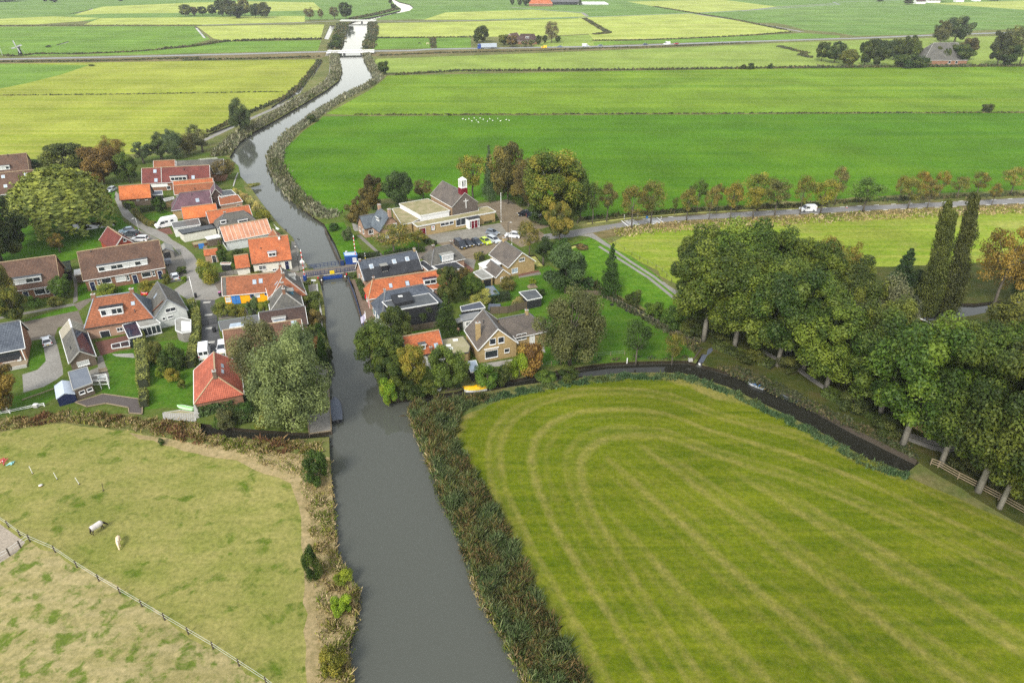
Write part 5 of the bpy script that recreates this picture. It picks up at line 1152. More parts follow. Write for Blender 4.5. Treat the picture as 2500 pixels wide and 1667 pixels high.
h.dormer('A', kG(1325,1140),3.2,1.7,4, roof='f_grey', panes=['curtain']*4, cheek='p_teal', win_h=.5);h.chimney(-h.l+2.2,.1,.6,.5,.8, mat='b_dark');h.chimney(h.l-2.2,.1,.6,.5,.9, mat='b_dark')
f=Flat('flat_annex', 'black flat roofed annex with a white rim in front of the hipped house', PP(kG,(1115,1195),(1425,1145),(1550,1228),(1240,1262)),2.7, 'b_pink', 'f_black', cat='annex')
h=House('brick_house', 'brown tiled gable house with white verges next to the parked cars',(0.05,160.11,120,9.96,7.99,2.6,5.75,0,0), 't_taupe', 'b_yellow')
h.win('l', kJ(1170,385),1.5,.7, bars=2);h.win('l', kJ(1080,525),1.6,1.1, bars=1, pane='paneblue');h.chimney(h.l-.8,0,.8,.6,.8, mat='b_yellow')
h=House('garage', 'small brown gabled garage with a white window in front of the brown gable house',(-3.7,153.05,119.6,6.36,4.01,1.97,3.76,0,0), 't_taupe', 'b_yellow', cat='garage', over=.15)
h.win('l', kJ(927,630),1.2,.8, pane='curtain')
f=Flat('carport', 'white flat carport roof between the garage and the brown gable house', PP(kJ,(615,440),(790,375),(905,442),(680,498)),2.5, 'cream', 'f_white', cat='carport')
f=Flat('flat_garage', 'grey flat roofed garage left of the small gabled garage', PP(kJ,(550,550),(665,505),(805,608),(660,638)),2.3, 'b_yellow', 'f_grey', cat='garage')
b=MB();i=f.near_edge();p, q, x, n=f.edge(i);c=p.lerp(q,.5);c.z=1.0;b.box(c+n*.02, x*((q-p).length*.36), n*.03,(0,0,.85), M['black']);b.build('garage_shade_panel', f.root)  # black panel on a closed wall, standing for shade inside the garage
f=Flat('dark_shed', 'black boarded shed with a grey felt roof on the garden lawn', PP(kJ,(1135,800),(1345,768),(1432,868),(1240,905)),2.3, 'black', 'f_dark');
f=Flat('blue_roof_shed', 'shed with a blue sloping roof behind the clipped hedge', PP(kJ,(708,735),(805,722),(885,825),(742,850)),2.2, 'black', 'f_blue', fascia='p_teal', zs=[2.6,2.6,2.0,2.0])
f=Flat('solar_shed', 'black shed with dark solar panels on its white rimmed roof', PP(kJ,(385,985),(640,925),(705,1000),(400,1045)),2.5, 'black', 'solar')
f=Flat('corrugated_shed', 'grey corrugated roofed lean-to with a white wall beside the yellow brick house', PP(kJ,(375,1095),(620,1050),(640,1120),(415,1165)),2.4, 'white', 'r_grey', fascia='zinc');i=f.near_edge();f.win(i,.3,1.4,.9,.7, bars=1, cross=1)
f=Flat('open_shed', 'open fronted shed with a mossy corrugated roof where a person stands', PP(kJ,(325,1150),(375,1130),(415,1170),(345,1190)),2.3, 'b_dark', 'r_grey', fascia='concrete')
i=f.near_edge();p, q, x, n=f.edge(i);c=p.lerp(q,.5);c.z=1.0;b=MB();b.box(c+n*.02, x*((q-p).length*.42), n*.02,(0,0,.95), M['black']);b.build('doorway_shade_panel', f.root)  # black panel on the wall stands for shade within the open shed
# ---- yellow brick house near the ditch
h=House('yellow_brick_house', 'yellow brick gable house with a tall pale chimney near the narrow ditch',(-4.23,118.67,110.8,8.87,8.28,3.06,7.01,0,0), 't_taupe', 'b_yellow', gutter='white')
h.win('l', kK(1650,580),1.15,1.15);h.win('l', kK(1755,560),1.15,1.15);h.win('l', kK(1635,735),2.5,1.5);h.win('l', kK(1827,692),.95,.75)
u_, v_, z_=h.hit(*kK(1470,540), 'C');h.chimney(u_, v_,.55,.9,3.4, mat='b_yellow');h.pipe_px('C', kK(1535,350))
b=MB();x0, n0=h.basis('l');p=h.wall_pt('l', kK(1635,665));b.box(p+n0*.08, x0*1.5, n0*.09,(0,0,.1), M['white']);b.build('sun_blind', h.root)
h=House('brick_wing', 'brown tiled wing with a white door joined to the yellow brick house',(1.6,123.2,23,9.4,7.6,2.7,5.5,0,2.6), 't_taupe', 'b_yellow', cat='house wing', bargeL=False)
h.win('a', kK(2010,520),2.0,1.2, bars=1);h.door('a', kK(2143,530),.95,2.1, 'white');h.chimney(h.l-3.2,0,.55,.55,.8, mat='b_yellow')
h=House('small_orange_house', 'small orange tiled house with a roof dormer among the riverside trees',(-17.55,115.1,22,7.2,6.2,2.8,5.75,0,0), 't_orange', 'white', barge='zinc', gutter='dark')
h.dormer('A', kK(780,680),1.2,1.0,1, roof='f_dark');h.skylight('A', kK(945,632),.7,.9);h.chim_px('A', kK(880,690), w=.5, d=.4, h=.7)
f=Flat('flat_annex', 'mossy gravel roofed annex with white roof lights between the orange and yellow houses', PP(kK,(1010,555),(1280,515),(1370,640),(1350,715),(1190,745),(1070,690)),2.7, 'b_yellow', 'f_gravel', fascia='dark', cat='annex')
for q in((1185,562),(1098,630),(1122,668)):
    b=MB();c=at(*kK(*q),2.8);b.box(c,(.5,.1,0),(-.08,.36,0),(0,0,.08), M['f_white']);b.build('roof_light', f.roof)
f=Flat('flat_annex', 'low moss covered flat roof in front of the small orange house', PP(kK,(820,745),(1020,690),(1080,720),(1060,770),(860,808)),2.4, 'white', 'f_moss', fascia='dark', cat='annex')
i=f.near_edge();f.win(i,.3,1.3,.8,.8, frame='white')
f=Flat('garden_shed', 'dark shed with a glazed white framed roof at the ditch side', PP(kK,(1325,835),(1440,815),(1482,940),(1378,965)),2.2, 'black', 'paneblue')

# ---- church
ch=House('church', 'brown brick church with a slate roof, white cross and a maroon and white bell turret',(-17.44,199.06,122.8,13.89,8.81,5.5,9.09,0,0), 't_taupe', 'b_chapel', cat='church', barge='concrete', gutter='white', over=.12)
root=ch.root
b=MB();x0, n0=ch.basis('l');p=ch.w(-ch.kl,0,0)
b.face([p+x0*-ch.kw+Vector((0,0,3.0))+n0*.04, p+x0*ch.kw+Vector((0,0,3.0))+n0*.04, p+x0*ch.kw+Vector((0,0, ch.zt))+n0*.04, p+Vector((0,0, ch.hr-.2))+n0*.04, p+x0*-ch.kw+Vector((0,0, ch.zt))+n0*.04], M['b_gable']);b.build('front_gable', root)
c=ch.wall_pt('l', kG(1554,400));b=MB();b.box(c+n0*.1, x0*.1, n0*.06,(0,0,1.45), M['white']);b.box(c+n0*.1+Vector((0,0,.75)), x0*.85, n0*.055,(0,0,.1), M['white']);b.build('cross', root)
tp=ch.w(-ch.l+1.1,0,0);b=MB();ux, vy=ch.d(1,0,0), ch.d(0,1,0)
b.box(tp+Vector((0,0,9.4)), ux*1.0, vy*1.0,(0,0,.95), M['p_maroon']);b.build('turret_base', root)
b=MB()
for su in(-1,1):
    for sv in(-1,1):b.box(tp+ux*su*.78+vy*sv*.78+Vector((0,0,11.5)), ux*.13, vy*.13,(0,0,1.15), M['white'])
    b.box(tp+ux*su*.78+Vector((0,0,11.5)), ux*.08, vy*.1,(0,0,1.15), M['white']);b.box(tp+vy*su*.78+Vector((0,0,11.5)), ux*.1, vy*.08,(0,0,1.15), M['white'])
b.box(tp+Vector((0,0,10.4)), ux*.95, vy*.95,(0,0,.07), M['white']);b.build('belfry_posts', root)
b=MB();zt=12.65;cs_=[tp+ux*su*.98+vy*sv*.98+Vector((0,0, zt))for su, sv in((-1,-1),(1,-1),(1,1),(-1,1))];ap=tp+Vector((0,0, zt+.85))
for i in range(4):b.face([cs_[i], cs_[(i+1)%4], ap], M['white'])
b.face(cs_[::-1], M['white']);b.build('turret_roof', root)
b=MB();b.tube([tp+Vector((0,0,10.9)), tp+Vector((0,0,11.2)), tp+Vector((0,0,11.7)), tp+Vector((0,0,11.9))], [.5,.42,.3,.08], M['dark'],10);b.build('bell', root)
Flat(None, None, PP(kG,(700,405),(1070,342),(1350,490),(975,558)),4.4, 'white', 'f_moss', root=root, part='hall', fascia='white', th=.35)
Flat(None, None, PP(kG,(610,470),(705,455),(965,600),(860,650),(735,672)),3.2, 'b_yellow', 'f_moss', root=root, part='side_hall', fascia='white')
ff=Flat(None, None, PP(kG,(870,650),(1160,595),(1400,555),(1715,495),(1720,458),(1830,440),(1938,505),(1540,580),(935,695)),3.15, 'b_yellow', 'f_moss', root=root, part='entrance_wing', fascia='white', th=.3, inset=.2)
i=max(range(len(ff.P)), key=lambda k:(ff.edge(k)[1]-ff.edge(k)[0]).length if ff.edge(k)[3].y<-.3 else 0)
def fwall(px_, py_, zguess=1.5):
    p, q, x, n=ff.edge(i);o=Vector((0,0, CAM_H));r=ray(px_, py_);t=(p-o).dot(n)/r.dot(n);return o+r*t, x, n
for q in((1260,670),(1315,660),(1367,648)):c, x, n=fwall(*kG(*q));window(root, c, x, n,1.3,.75, 'white', 'glass')
c, x, n=fwall(*kG(1490,635));window(root, c, x, n,3.0,2.0, 'white', 'glass',1)
c, x, n=fwall(*kG(1135,712));b=MB();b.box(c+n*.05, x*.62, n*.04,(0,0,.8), M['dark']);b.build('notice_board', root);b=MB();b.box(c+n*.1, x*.5, n*.02,(0,0,.68), M['white']);b.build('notice_sheet', root)
b=MB();b.box(c+n*.125+Vector((0,0,.25)), x*.25, n*.006,(0,0,.2), M['p_redboard']);b.box(c+n*.125-Vector((0,0,.25)), x*.3, n*.006,(0,0,.05), M['dark']);b.build('notice_print', root)
c, x, n=fwall(*kG(1000,740));door(root, Vector((c.x, c.y,1.15)), x, n,1.8,2.2, 'p_maroon')
po=Flat(None, None, PP(kG,(1530,577),(1680,540),(1738,575),(1590,605)),3.0, 'white', 'f_black', root=root, part='porch', fascia='dark')
i2=min(range(len(po.P)), key=lambda k:po.edge(k)[3].y-(.2*(po.edge(k)[1]-po.edge(k)[0]).length));p, q, x, n=po.edge(i2);c=p.lerp(q,.5)
for k_ in(-.55,.55):door(root, Vector((c.x, c.y,1.15))+x*k_, x, n,.95,2.2, 'p_maroon')
for k_ in(-1.35,1.35):window(root, Vector((c.x, c.y,1.3))+x*k_, x, n,.35,1.9, 'white', 'glass')
# parsonage
h=House('parsonage', 'slate roofed brick parsonage with two chimneys joined to the church halls',(-35.28,181.65,123,7.6,7.0,3.2,7.4,0,0), 't_slateblue', 'b_pink', barge='dark', gutter='dark')
h.chimney(-h.l+.2,0,.8,.8,1.6, mat='b_pink');h.chimney(h.l-.5,0,.9,.7,1.0, mat='b_pink')
h.dormer('C', None,2.0,.9,2, uv=(.3,2.0), roof='t_slateblue', cheek='t_slateblue')
for q in(-1.6,1.3):h.win('l', None,.8,1.1, pt=h.w(-h.kl, q,1.6), pane='curtain')
h.win('l', None,.8,1.0, pt=h.w(-h.kl,-1.3,4.2), pane='curtain');
for q in(-2.2,1.8):h.win('c', None,.9,1.2, pt=h.w(q, h.kw,1.6))
h=House('parsonage_wing', 'lower slate roofed wing on the river side of the parsonage',(-40.6,183.8,33,4.6,5.6,2.8,5.6,0,0), 't_slateblue', 'b_pink', cat='house wing', barge='dark', gutter='dark')
for q in(-1.2,1.2):h.win('l', None,.8,1.1, pt=h.w(-h.kl, q,1.5))
h.win('a', None,.9,1.1, pt=h.w(-.6,-h.kw,1.5))
# ---- wooded estate cottages
h=House('cottage', 'orange roofed cottage half hidden under the large trees at the right',(81.0,99.0,-55,10,7.5,2.6,6.0,0,0), 't_orange', 'greywhite', cat='cottage', barge='white')
h.win('a', None,1.0,1.0, pt=h.w(-1.5,-h.kw,1.4));h.door('a', None, pt=h.w(1.4,-h.kw,1.0));h.chimney(2.5,0);h.skylight('A', None,.6,.8, uv=(-1.0,-1.6))
h=House('outbuilding', 'low brick outbuilding with a white gutter beside the wooded drive',(69.9,92.9,-59,5.4,5.0,2.4,4.3,0,0), 't_orange_old', 'b_yellow', cat='outbuilding');h.win('r', None,.5,.7, pt=h.w(h.kl,0.3,1.6));h.door('a', None,.9,1.9, 'p_maroon', pt=h.w(-h.kl+.6,-h.kw,1))
h=House('cottage', 'orange tiled roof with a white ridge peeping between the treetops',(82.6,117.3,-62,9.5,7.0,2.8,6.2,0,0), 't_orange', 'b_red', cat='cottage', ridge='white')
f=Flat('garden_pavilion', 'grey flat roofed pavilion at the right frame edge under trees', PP(kO,(1920,1000),(2060,960),(2240,1080),(2120,1130)),2.4, 'black', 'f_grey', cat='pavilion')
f=Flat('open_shed', 'dark open barn with a pale flat roof edge under the poplars', PP(kM,(1400,1340),(1620,1280),(1660,1310),(1440,1370)),2.3, 'black', 'f_grey', cat='shed')
# ---- far farms
h=House('thatched_farm', 'large thatch coloured pyramid roofed farmhouse among dark trees far right',(*at(*k4(870,345)).xy,-1,31,20,3.0,13.5,9,5), 't_grey', 'b_red', cat='farmhouse', ridge='concrete');h.win('a', None,1.6,1.5, pt=h.w(3,-h.kw,1.7));h.win('a', None,1.6,1.5, pt=h.w(8,-h.kw,1.7))
h=House('far_farmhouse', 'red roofed farmhouse at the top frame edge beyond the far road',(*at(*k2(940,34)).xy,0,36,22,3.5,15,9,9), 't_orange', 'b_red', cat='farmhouse', ridge='')
h=House('far_barn', 'wide dark barn beside the red roofed far farmhouse',(*at(*k2(1075,26)).xy,2,46,20,4,9,0,0), 'r_slate', 'black', cat='barn', ridge='', gutter=None, barge='zinc')
h=House('far_barn', 'long white covered silo heap right of the dark barn',(*at(*k2(1225,27)).xy,0,48,14,1.5,4,6,6), 'f_white', 'greywhite', cat='silo', ridge='', gutter=None)
h=House('far_farmhouse', 'dark roofed farm cottage behind the lorry on the far road',(*at(*k2(868,240)).xy,-3,18,11,2.6,8.0,3,3), 't_darkbrown', 'b_red', cat='farmhouse', ridge='');h.dormer('A', None,3,1.4,2, uv=(0,-3.5))
h=House('far_farmhouse', 'brown gabled farm shed right behind the blue lorry cluster',(*at(*k2(790,232)).xy,60,14,9,2.8,7.5,0,0), 't_brown', 'b_red', cat='barn', ridge='')
for lab, q, sz in(('white walled far house at the top edge, left of the far right farm trees', k4(770,22),(16,9)),('grey roofed far shed at the top edge, middle of the far right farm', k4(840,16),(22,10)),('white far house at the top edge, right of the grey shed', k4(985,12),(14,8)),('far house behind trees at the top right edge', k4(1080,8),(12,8))):
    h=House('far_farmhouse', lab,(*at(*q).xy,3, sz[0], sz[1],3.4,7.5,0,0), 't_darkbrown', 'white', cat='farmhouse', ridge='', gutter=None)
# ------------------------------------------------------------------ trees, shrubs and hedges
DKG, MIDG, OLG, YLG, LIME, RUST, BRN, GRY, SILV=(66,88,36),(84,110,42),(108,118,56),(132,140,52),(136,164,44),(128,104,54),(108,98,66),(100,114,80),(124,134,98)
WIL=(142,144,74)
T=tree
T('weeping',(168,566),416,226, WIL, 'huge weeping willow hanging over the small pond on the left', aut=.1)
T('broad',(8,645),484,140, DKG, 'dark round tree at the left frame edge beside the weeping willow', aut=.15)
T('broad',(-8,680),556,90, DKG, 'dark low tree at the left edge below the dark round one', aut=.2)
T('broad',(170,438),352,112,(92,98,46), 'dark green tree behind the weeping willow with a flattish crown', aut=.1)
T('broad',(255,450),360,78,(118,100,52), 'rust tinged tree left of the maroon long house', aut=.45)
T('broad',(318,447),376,56,(84,104,42), 'green rounded tree touching the left end of the maroon house', aut=.1)
T('fine',(285,408),335,60, RUST, 'rusty open crowned tree behind the green one near the maroon house', aut=.6)
T('pollard',(352,400),346,46, GRY, 'pollard willow leaning over the meadow fence, first from the maroon house')
T('pollard',(395,392),342,42,(84,98,60), 'dark pollard willow ball beside the cycle path')
T('avenue',(398,386),322,30, GRY, 'slim pale tree rising behind the dark pollard willow')
T('willow',(432,388),318,46, GRY, 'grey leaning willow in the middle of the riverside row')
T('willow',(462,378),328,40,(116,112,76), 'brownish pollard willow right of the grey leaning willow')
T('avenue',(478,362),304,34, GRY, 'tall thin grey tree at the back of the riverside willow row')
T('pollard',(495,372),318,44,(112,112,78), 'round pollard willow nearest the river in the willow row')
T('willow',(592,324),244,50,(86,100,62), 'dark bushy riverside tree standing alone beside the cycle path')
T('fine',(548,440),390,58, BRN, 'brown twiggy tree on the river bank beyond the maroon house', aut=.4)
T('pollard',(147,617),572,34, RUST, 'small round autumn tree alone on the village green', aut=.6)
T('broad',(90,418),390,38, DKG, 'low dark tree by the hedge behind the left terraces');T('broad',(112,418),390,30, DKG, 'second low dark tree by the hedge behind the left terraces')
T('broad',(12,768),652,74, OLG, 'orange flecked tree in front of the left terrace', aut=.6);T('broad',(46,792),706,54,(84,104,42), 'green flecked tree on the street verge in front of the left terrace', aut=.3)
T('broad',(158,728),676,46, MIDG, 'bushy tree at the right corner of the left terrace');T('shrub',(86,752),722,30, MIDG, 'round green shrub under the navy door of the left terrace', cat='shrub')
T('broad',(8,1004),892,100, RUST, 'orange leaved tree in the bottom left garden by the ditch', aut=.8)
for i,(b, t, w, c, l, a)in enumerate((
    ((138,745),726,34, OLG, 'low shrub bed at the terrace path corner',.3),((262,718),694,52, YLG, 'straggly shrub bed before the middle navy door of the long terrace',.3),((365,715),684,40, YLG, 'yellow green shrubs at the right end of the long terrace',.5),
    ((510,690),640,50, YLG, 'big yellow green bush at the bend of the lane',.5),((542,640),610,24, MIDG, 'dark shrub beside the brick shed with orange tiles',0),((590,640),612,50, DKG, 'shrubs between the brick shed and the orange annex',.1),((620,664),656,44, OLG, 'low shrub under the orange annex wall',.2),
    ((445,668),650,26, DKG, 'dark garden shrub between the parked cars on the lane',.1),((449,685),675,16, LIME, 'bright lime shrub beside the silver car',0),((408,692),668,20, OLG, 'shrub at the corner of the forecourt wall',.4),
    ((545,770),738,44, OLG, 'bush at the left of the yellow walled house garden',.3),((580,772),742,40, YLG, 'tangle of shrubs in front of the yellow wall',.3),((622,768),728,34,(96,116,80), 'blue green bush under the yellow wall',.1),((650,772),736,36, YLG, 'yellow shrubs beside the blue garden door',.4),
    ((462,770),740,24, MIDG, 'shrub at the top end of the grey driveway',.1),((420,905),850,56, DKG, 'large dark shrub beside the tall garden hedge',.1),((385,885),838,40, OLG, 'bushy shrub on the lawn right of the tall hedge',.2),((445,895),850,34, DKG, 'dark shrub near the driveway creeper',.1),((425,930),900,34, YLG, 'pale yellow shrub on the lawn before the red garage',.3),((447,948),925,20, OLG, 'thin shrub by the red garage wall',.3),
    ((395,920),898,24, LIME, 'lime shrub in the middle of the long lawn',.2),((760,745),715,56, OLG, 'broad bush on the quay wall beside the bridge house',.1),((775,800),758,44,(124,106,70), 'brownish bush leaning over the river below the quay',.5),((788,830),790,26, DKG, 'dark pointed shrub on the river wall',0),
    ((770,862),826,36,(136,84,66), 'reddish shrub between the willow and the river hedge',.5),((555,1045),1000,44, GRY, 'grey green bush at the foot of the red garage',.1),((650,1045),1012,44, YLG, 'golden grass tussock on the ditch bank',.4),((700,1040),1014,40, MIDG, 'green bush at the end of the wooden jetty',.1),
    ((778,1180),1108,60, DKG, 'dark round bush on the dry bank by the ditch mouth',0),((765,1415),1340,42, DKG, 'dark bush on the left river edge, lower in view',.1),((840,1420),1398,46, LIME, 'bright green willow scrub in the left river edge',.1),((835,1495),1455,50, LIME, 'yellow green scrub leaning into the river',.2),((815,1640),1585,60, YLG, 'large golden scrub at the bottom frame edge by the river',.4),
    ((540,1042),1008,30, MIDG, 'shrub left of the grey green garage bush',.1),((600,1020),985,60, DKG, 'dark hedge bush below the garage wall',0),((395,1085),1072,14, DKG, 'tiny dark sapling on the pasture edge',0),
    ((850,588),556,26, GRY, 'clipped grey green ball bush on the parsonage lawn',0),((815,562),545,26, DKG, 'dark low bush on the river lawn',0),((858,540),522,34, OLG, 'shrubs on the field edge left of the parsonage',.1),((620,455),448,30, YLG, 'low yellow shrub on the quay garden',.3),
    ((600,492),472,24,(196,184,130), 'pampas grass clump nearest the brick wing on the river side',0),((612,506),484,24,(196,184,130), 'pampas grass clump in the middle of the riverside row',0),((630,518),494,26,(190,178,124), 'pampas grass clump closest to the salmon roof',0),((583,482),460,20,(190,178,124), 'pampas grass clump next to the flat roofed extension',0),((645,545),515,40, YLG, 'wide yellow green bush by the quay boats',.2),
    ((1210,735),712,24, OLG, 'shrub in the lawn left of the black shed',.2),((1268,745),728,36,(150,140,96), 'grey twiggy shrub at the side of the black shed',.3),((1175,738),712,50,(168,168,90), 'flowering white and yellow shrub beside the hedge',.3),((1318,722),705,22, DKG, 'dark shrub at the lawn edge behind the black shed',0),((1240,706),680,42, OLG, 'loose shrub behind the blue roofed shed',.2),
    ((1190,945),890,60, MIDG, 'green bush on the ditch bank under the big house window',.1),((1225,940),888,46, DKG, 'dark thin bush before the yellow brick gable',.2),((1268,920),868,48, LIME, 'vivid lime bush on the ditch bank',.1),((1292,905),838,70,(150,104,56), 'orange brown shrub at the corner of the yellow brick house',.9),((1330,928),905,50, MIDG, 'low green bank shrub near the garden fence',.1),((1385,925),900,50, DKG, 'dark bank shrub beneath the grey willow',.1),
    ((1000,970),935,60, DKG, 'dark bank shrub on the river corner',.1),((950,985),925,40, LIME, 'yellow green shrub leaning over the river corner',.5),((1040,965),935,60, DKG, 'dark bush along the ditch at the point',.2),
    ((1545,745),712,40, DKG, 'dark scrub bush along the duckweed ditch, nearest the fence corner',.1),((1592,775),738,48, MIDG, 'scrub bush along the duckweed ditch, in the middle',.1),((1640,800),755,60, MIDG, 'scrub bush along the duckweed ditch, under the big trees',.1),((1420,608),596,30,(120,100,76), 'brown brush heap by the track entrance',.5))):
    T('shrub', b, t, w, c, l, cat='shrub', aut=a)
T('willow',(718,1045),838,190,(120,130,92), 'big silvery willow between the chestnut roof and the jetty, its nearest stem', k=0)
T('willow',(655,960),788,125,(116,126,88), 'silvery willow stem rising left over the chestnut roof', k=1)
T('willow',(735,965),795,95,(132,142,108), 'pale tipped silvery willow stem next to the ladder', k=2)
T('conifer',(792,895),805,28, DKG, 'dark narrow evergreen by the river hedge');T('conifer',(540,620),588,18,(112,122,44), 'small columnar yellow conifer behind the brick shed')
# --- right bank gardens
T('broad',(925,912),790,115,(80,104,46), 'dense green tree on the quay corner, largest of the riverside clump', aut=.1);T('broad',(970,860),752,85,(82,106,44), 'green tree rising against the black roofed house', aut=.1);T('broad',(1010,950),850,66, YLG, 'yellow leaved tree in the riverside clump', aut=.7);T('broad',(955,955),880,80, DKG, 'dark low tree in the riverside clump by the water', aut=.1)
T('broad',(1095,950),852,92,(92,124,48), 'bright rounded tree by the yellow boat', aut=.05)
T('conifer',(1092,820),716,58, DKG, 'dark spruce between the black roofed house and the yellow brick house');T('broad',(1095,742),652,58,(84,96,44), 'tree growing in front of the orange long house end', aut=.1)
for q, t_, w_, l in(((998,800),752,34, 'first small tree of three along the back garden fence'),((1035,796),742,46, 'middle small tree of three along the back garden fence'),((1068,788),738,30, 'last small tree of three along the back garden fence')):T('avenue', q, t_, w_,(76,100,50), l, group='small trees along the back garden fence')
T('broad',(1150,728),672,56, MIDG, 'leafy tree beside the grey flat roofed garage', aut=.05);T('broad',(1135,700),655,36,(100,96,50), 'darker tree left of the grey flat roofed garage', aut=.2)
T('willow',(1390,892),708,150,(92,102,66), 'large grey green willow on the garden lawn by the ditch')
T('broad',(1380,716),606,100,(80,102,54), 'leafy grey green tree right of the brown gable house');T('pollard',(1436,712),680,30,(84,104,62), 'small pollard by the duckweed ditch')
T('conifer',(1487,722),598,50, DKG, 'dark conical tree alone by the duckweed ditch');T('avenue',(1552,890),782,68, DKG, 'dark young tree at the ditch edge on the lawn', k=1);T('avenue',(1640,890),815,46,(112,116,56), 'pale thin young tree at the ditch edge beside the boat slip', aut=.2, k=2)
T('avenue',(1292,628),540,60, OLG, 'lollipop shaped autumn tree behind the brown gable house', aut=.6, k=0);T('pollard',(1326,646),580,42, DKG, 'dark pollard of a pair by the duckweed pool, left one');T('pollard',(1368,650),582,44, DKG, 'dark pollard of a pair by the duckweed pool, right one')
# --- around the church
T('broad',(912,512),430,58,(88,84,48), 'dark brownish tree behind the church, left of the pair', aut=.3);T('broad',(972,512),424,66,(78,94,54), 'dark green tree behind the church, right of the pair');T('fine',(1034,488),440,44,(116,108,70), 'brown green bush tree between the pair and the chapel', aut=.3)
T('broad',(878,555),488,54,(104,100,58), 'brownish tree at the left of the parsonage', aut=.25)
T('avenue',(962,622),552,86, OLG, 'spreading orange flecked tree on the parsonage lawn', aut=.8, k=1);T('avenue',(1022,604),562,40, YLG, 'smaller yellow green tree right of the parsonage', aut=.5, k=3)
T('avenue',(1155,486),380,76, YLG, 'thin yellow green tree behind the bell turret', aut=.5, k=2);T('conifer',(1195,492),356,30,(88,104,78), 'tall grey spruce behind the car park')
T('broad',(1240,498),350,82,(100,104,54), 'tall tree behind the car park right of the grey spruce', aut=.3);T('fine',(1290,520),388,72,(116,96,66), 'red brown tree at the edge of the car park', aut=.4)
T('tall',(1352,545),374,155,(98,120,42), 'large yellow tinged tree towering over the two black cars', aut=.5, k=1);T('broad',(1410,545),430,60,(92,112,50), 'lower green tree right of the large car park tree', aut=.2)
T('broad',(1366,588),498,62,(104,110,46), 'golden topped tree at the road mouth of the car park', aut=.7)
T('shrub',(1270,500),466,60, DKG, 'dark thicket under the trees behind the car park', cat='shrub');T('shrub',(1320,545),505,60, DKG, 'dark thicket under the large car park tree', cat='shrub')
# --- avenue along the road
AV=[((1416,540),415,44, MIDG,.1, 'first tree of the roadside row, tallest and leafiest'),((1446,546),446,40, OLG,.2, 'second tree of the roadside row on the ditch side'),((1481,541),448,44,(112,92,62),.3, 'brown crowned tree third in the roadside row'),
      ((1542,556),456,66,(116,104,56),.4, 'rounded brown green tree on the near verge by the first road humps'),((1588,546),446,62,(116,108,58),.4, 'wide tree on the near verge by the second road humps'),((1646,523),482,18, OLG,.2, 'tiny sapling tree on the ditch side of the road'),
      ((1676,538),460,44,(122,108,62),.5, 'near verge tree with bare lower limbs just right of the road humps'),((1700,518),440,46,(72,86,40),0, 'dark green tree on the far ditch side of the road'),((1730,536),456,34,(134,122,84),.4, 'thin grey brown tree on the near verge'),((1749,517),450,28,(136,108,68),.5, 'slender brown tree on the far ditch side'),
      ((1782,535),444,46,(140,122,52),.8, 'orange topped tree on the near verge, middle of the row'),((1797,516),452,24, OLG,.4, 'slim tree on the far side behind the orange topped one'),((1837,535),456,50,(150,140,44),.7, 'lime yellow small tree on the near verge'),((1848,514),426,76,(140,130,52),.8, 'broad golden tree on the far side of the road'),
      ((1891,528),438,60,(108,96,60),.2, 'brown dark tree on the near verge left of the white van'),((1952,526),430,52,(130,112,56),.7, 'orange tinged tree right beside the white van'),((2002,524),438,64,(142,124,50),.8, 'yellow forked tree on the near verge right of the white van'),((2036,502),408,36,(150,140,104),.2, 'tall nearly bare tree on the far side of the road'),
      ((2106,520),436,78,(92,110,48),.1, 'rounded green tree standing alone on the near verge'),((2193,494),430,34,(138,120,76),.4, 'thin far side tree left of the orange pair'),((2216,510),436,50,(128,118,66),.4, 'loose brown near verge tree left of the orange pair'),((2240,486),420,36,(168,124,40),1.0, 'bright orange far side tree, left of a pair'),
      ((2263,510),440,38,(126,116,68),.4, 'near verge tree below the orange pair'),((2290,484),418,34,(168,124,40),1.0, 'bright orange far side tree, right of a pair'),((2335,482),432,40,(120,108,62),.4, 'brown far side tree behind the wind bent poplars'),((2382,480),422,40,(146,112,52),.7, 'orange brown far side tree right of the poplar tops'),
      ((2420,502),448,26,(132,116,56),.5, 'small near verge tree right of the poplars'),((2466,476),410,60,(158,132,76),.6, 'sparse orange tree leaning at the right frame edge')]
for i,(b, t, w, c, a, l)in enumerate(AV):T('avenue', b, t, w, tuple((x*.6+y*.4)for x, y in zip(c,(112,128,56))), l, group='trees lining the road', aut=a*.6)
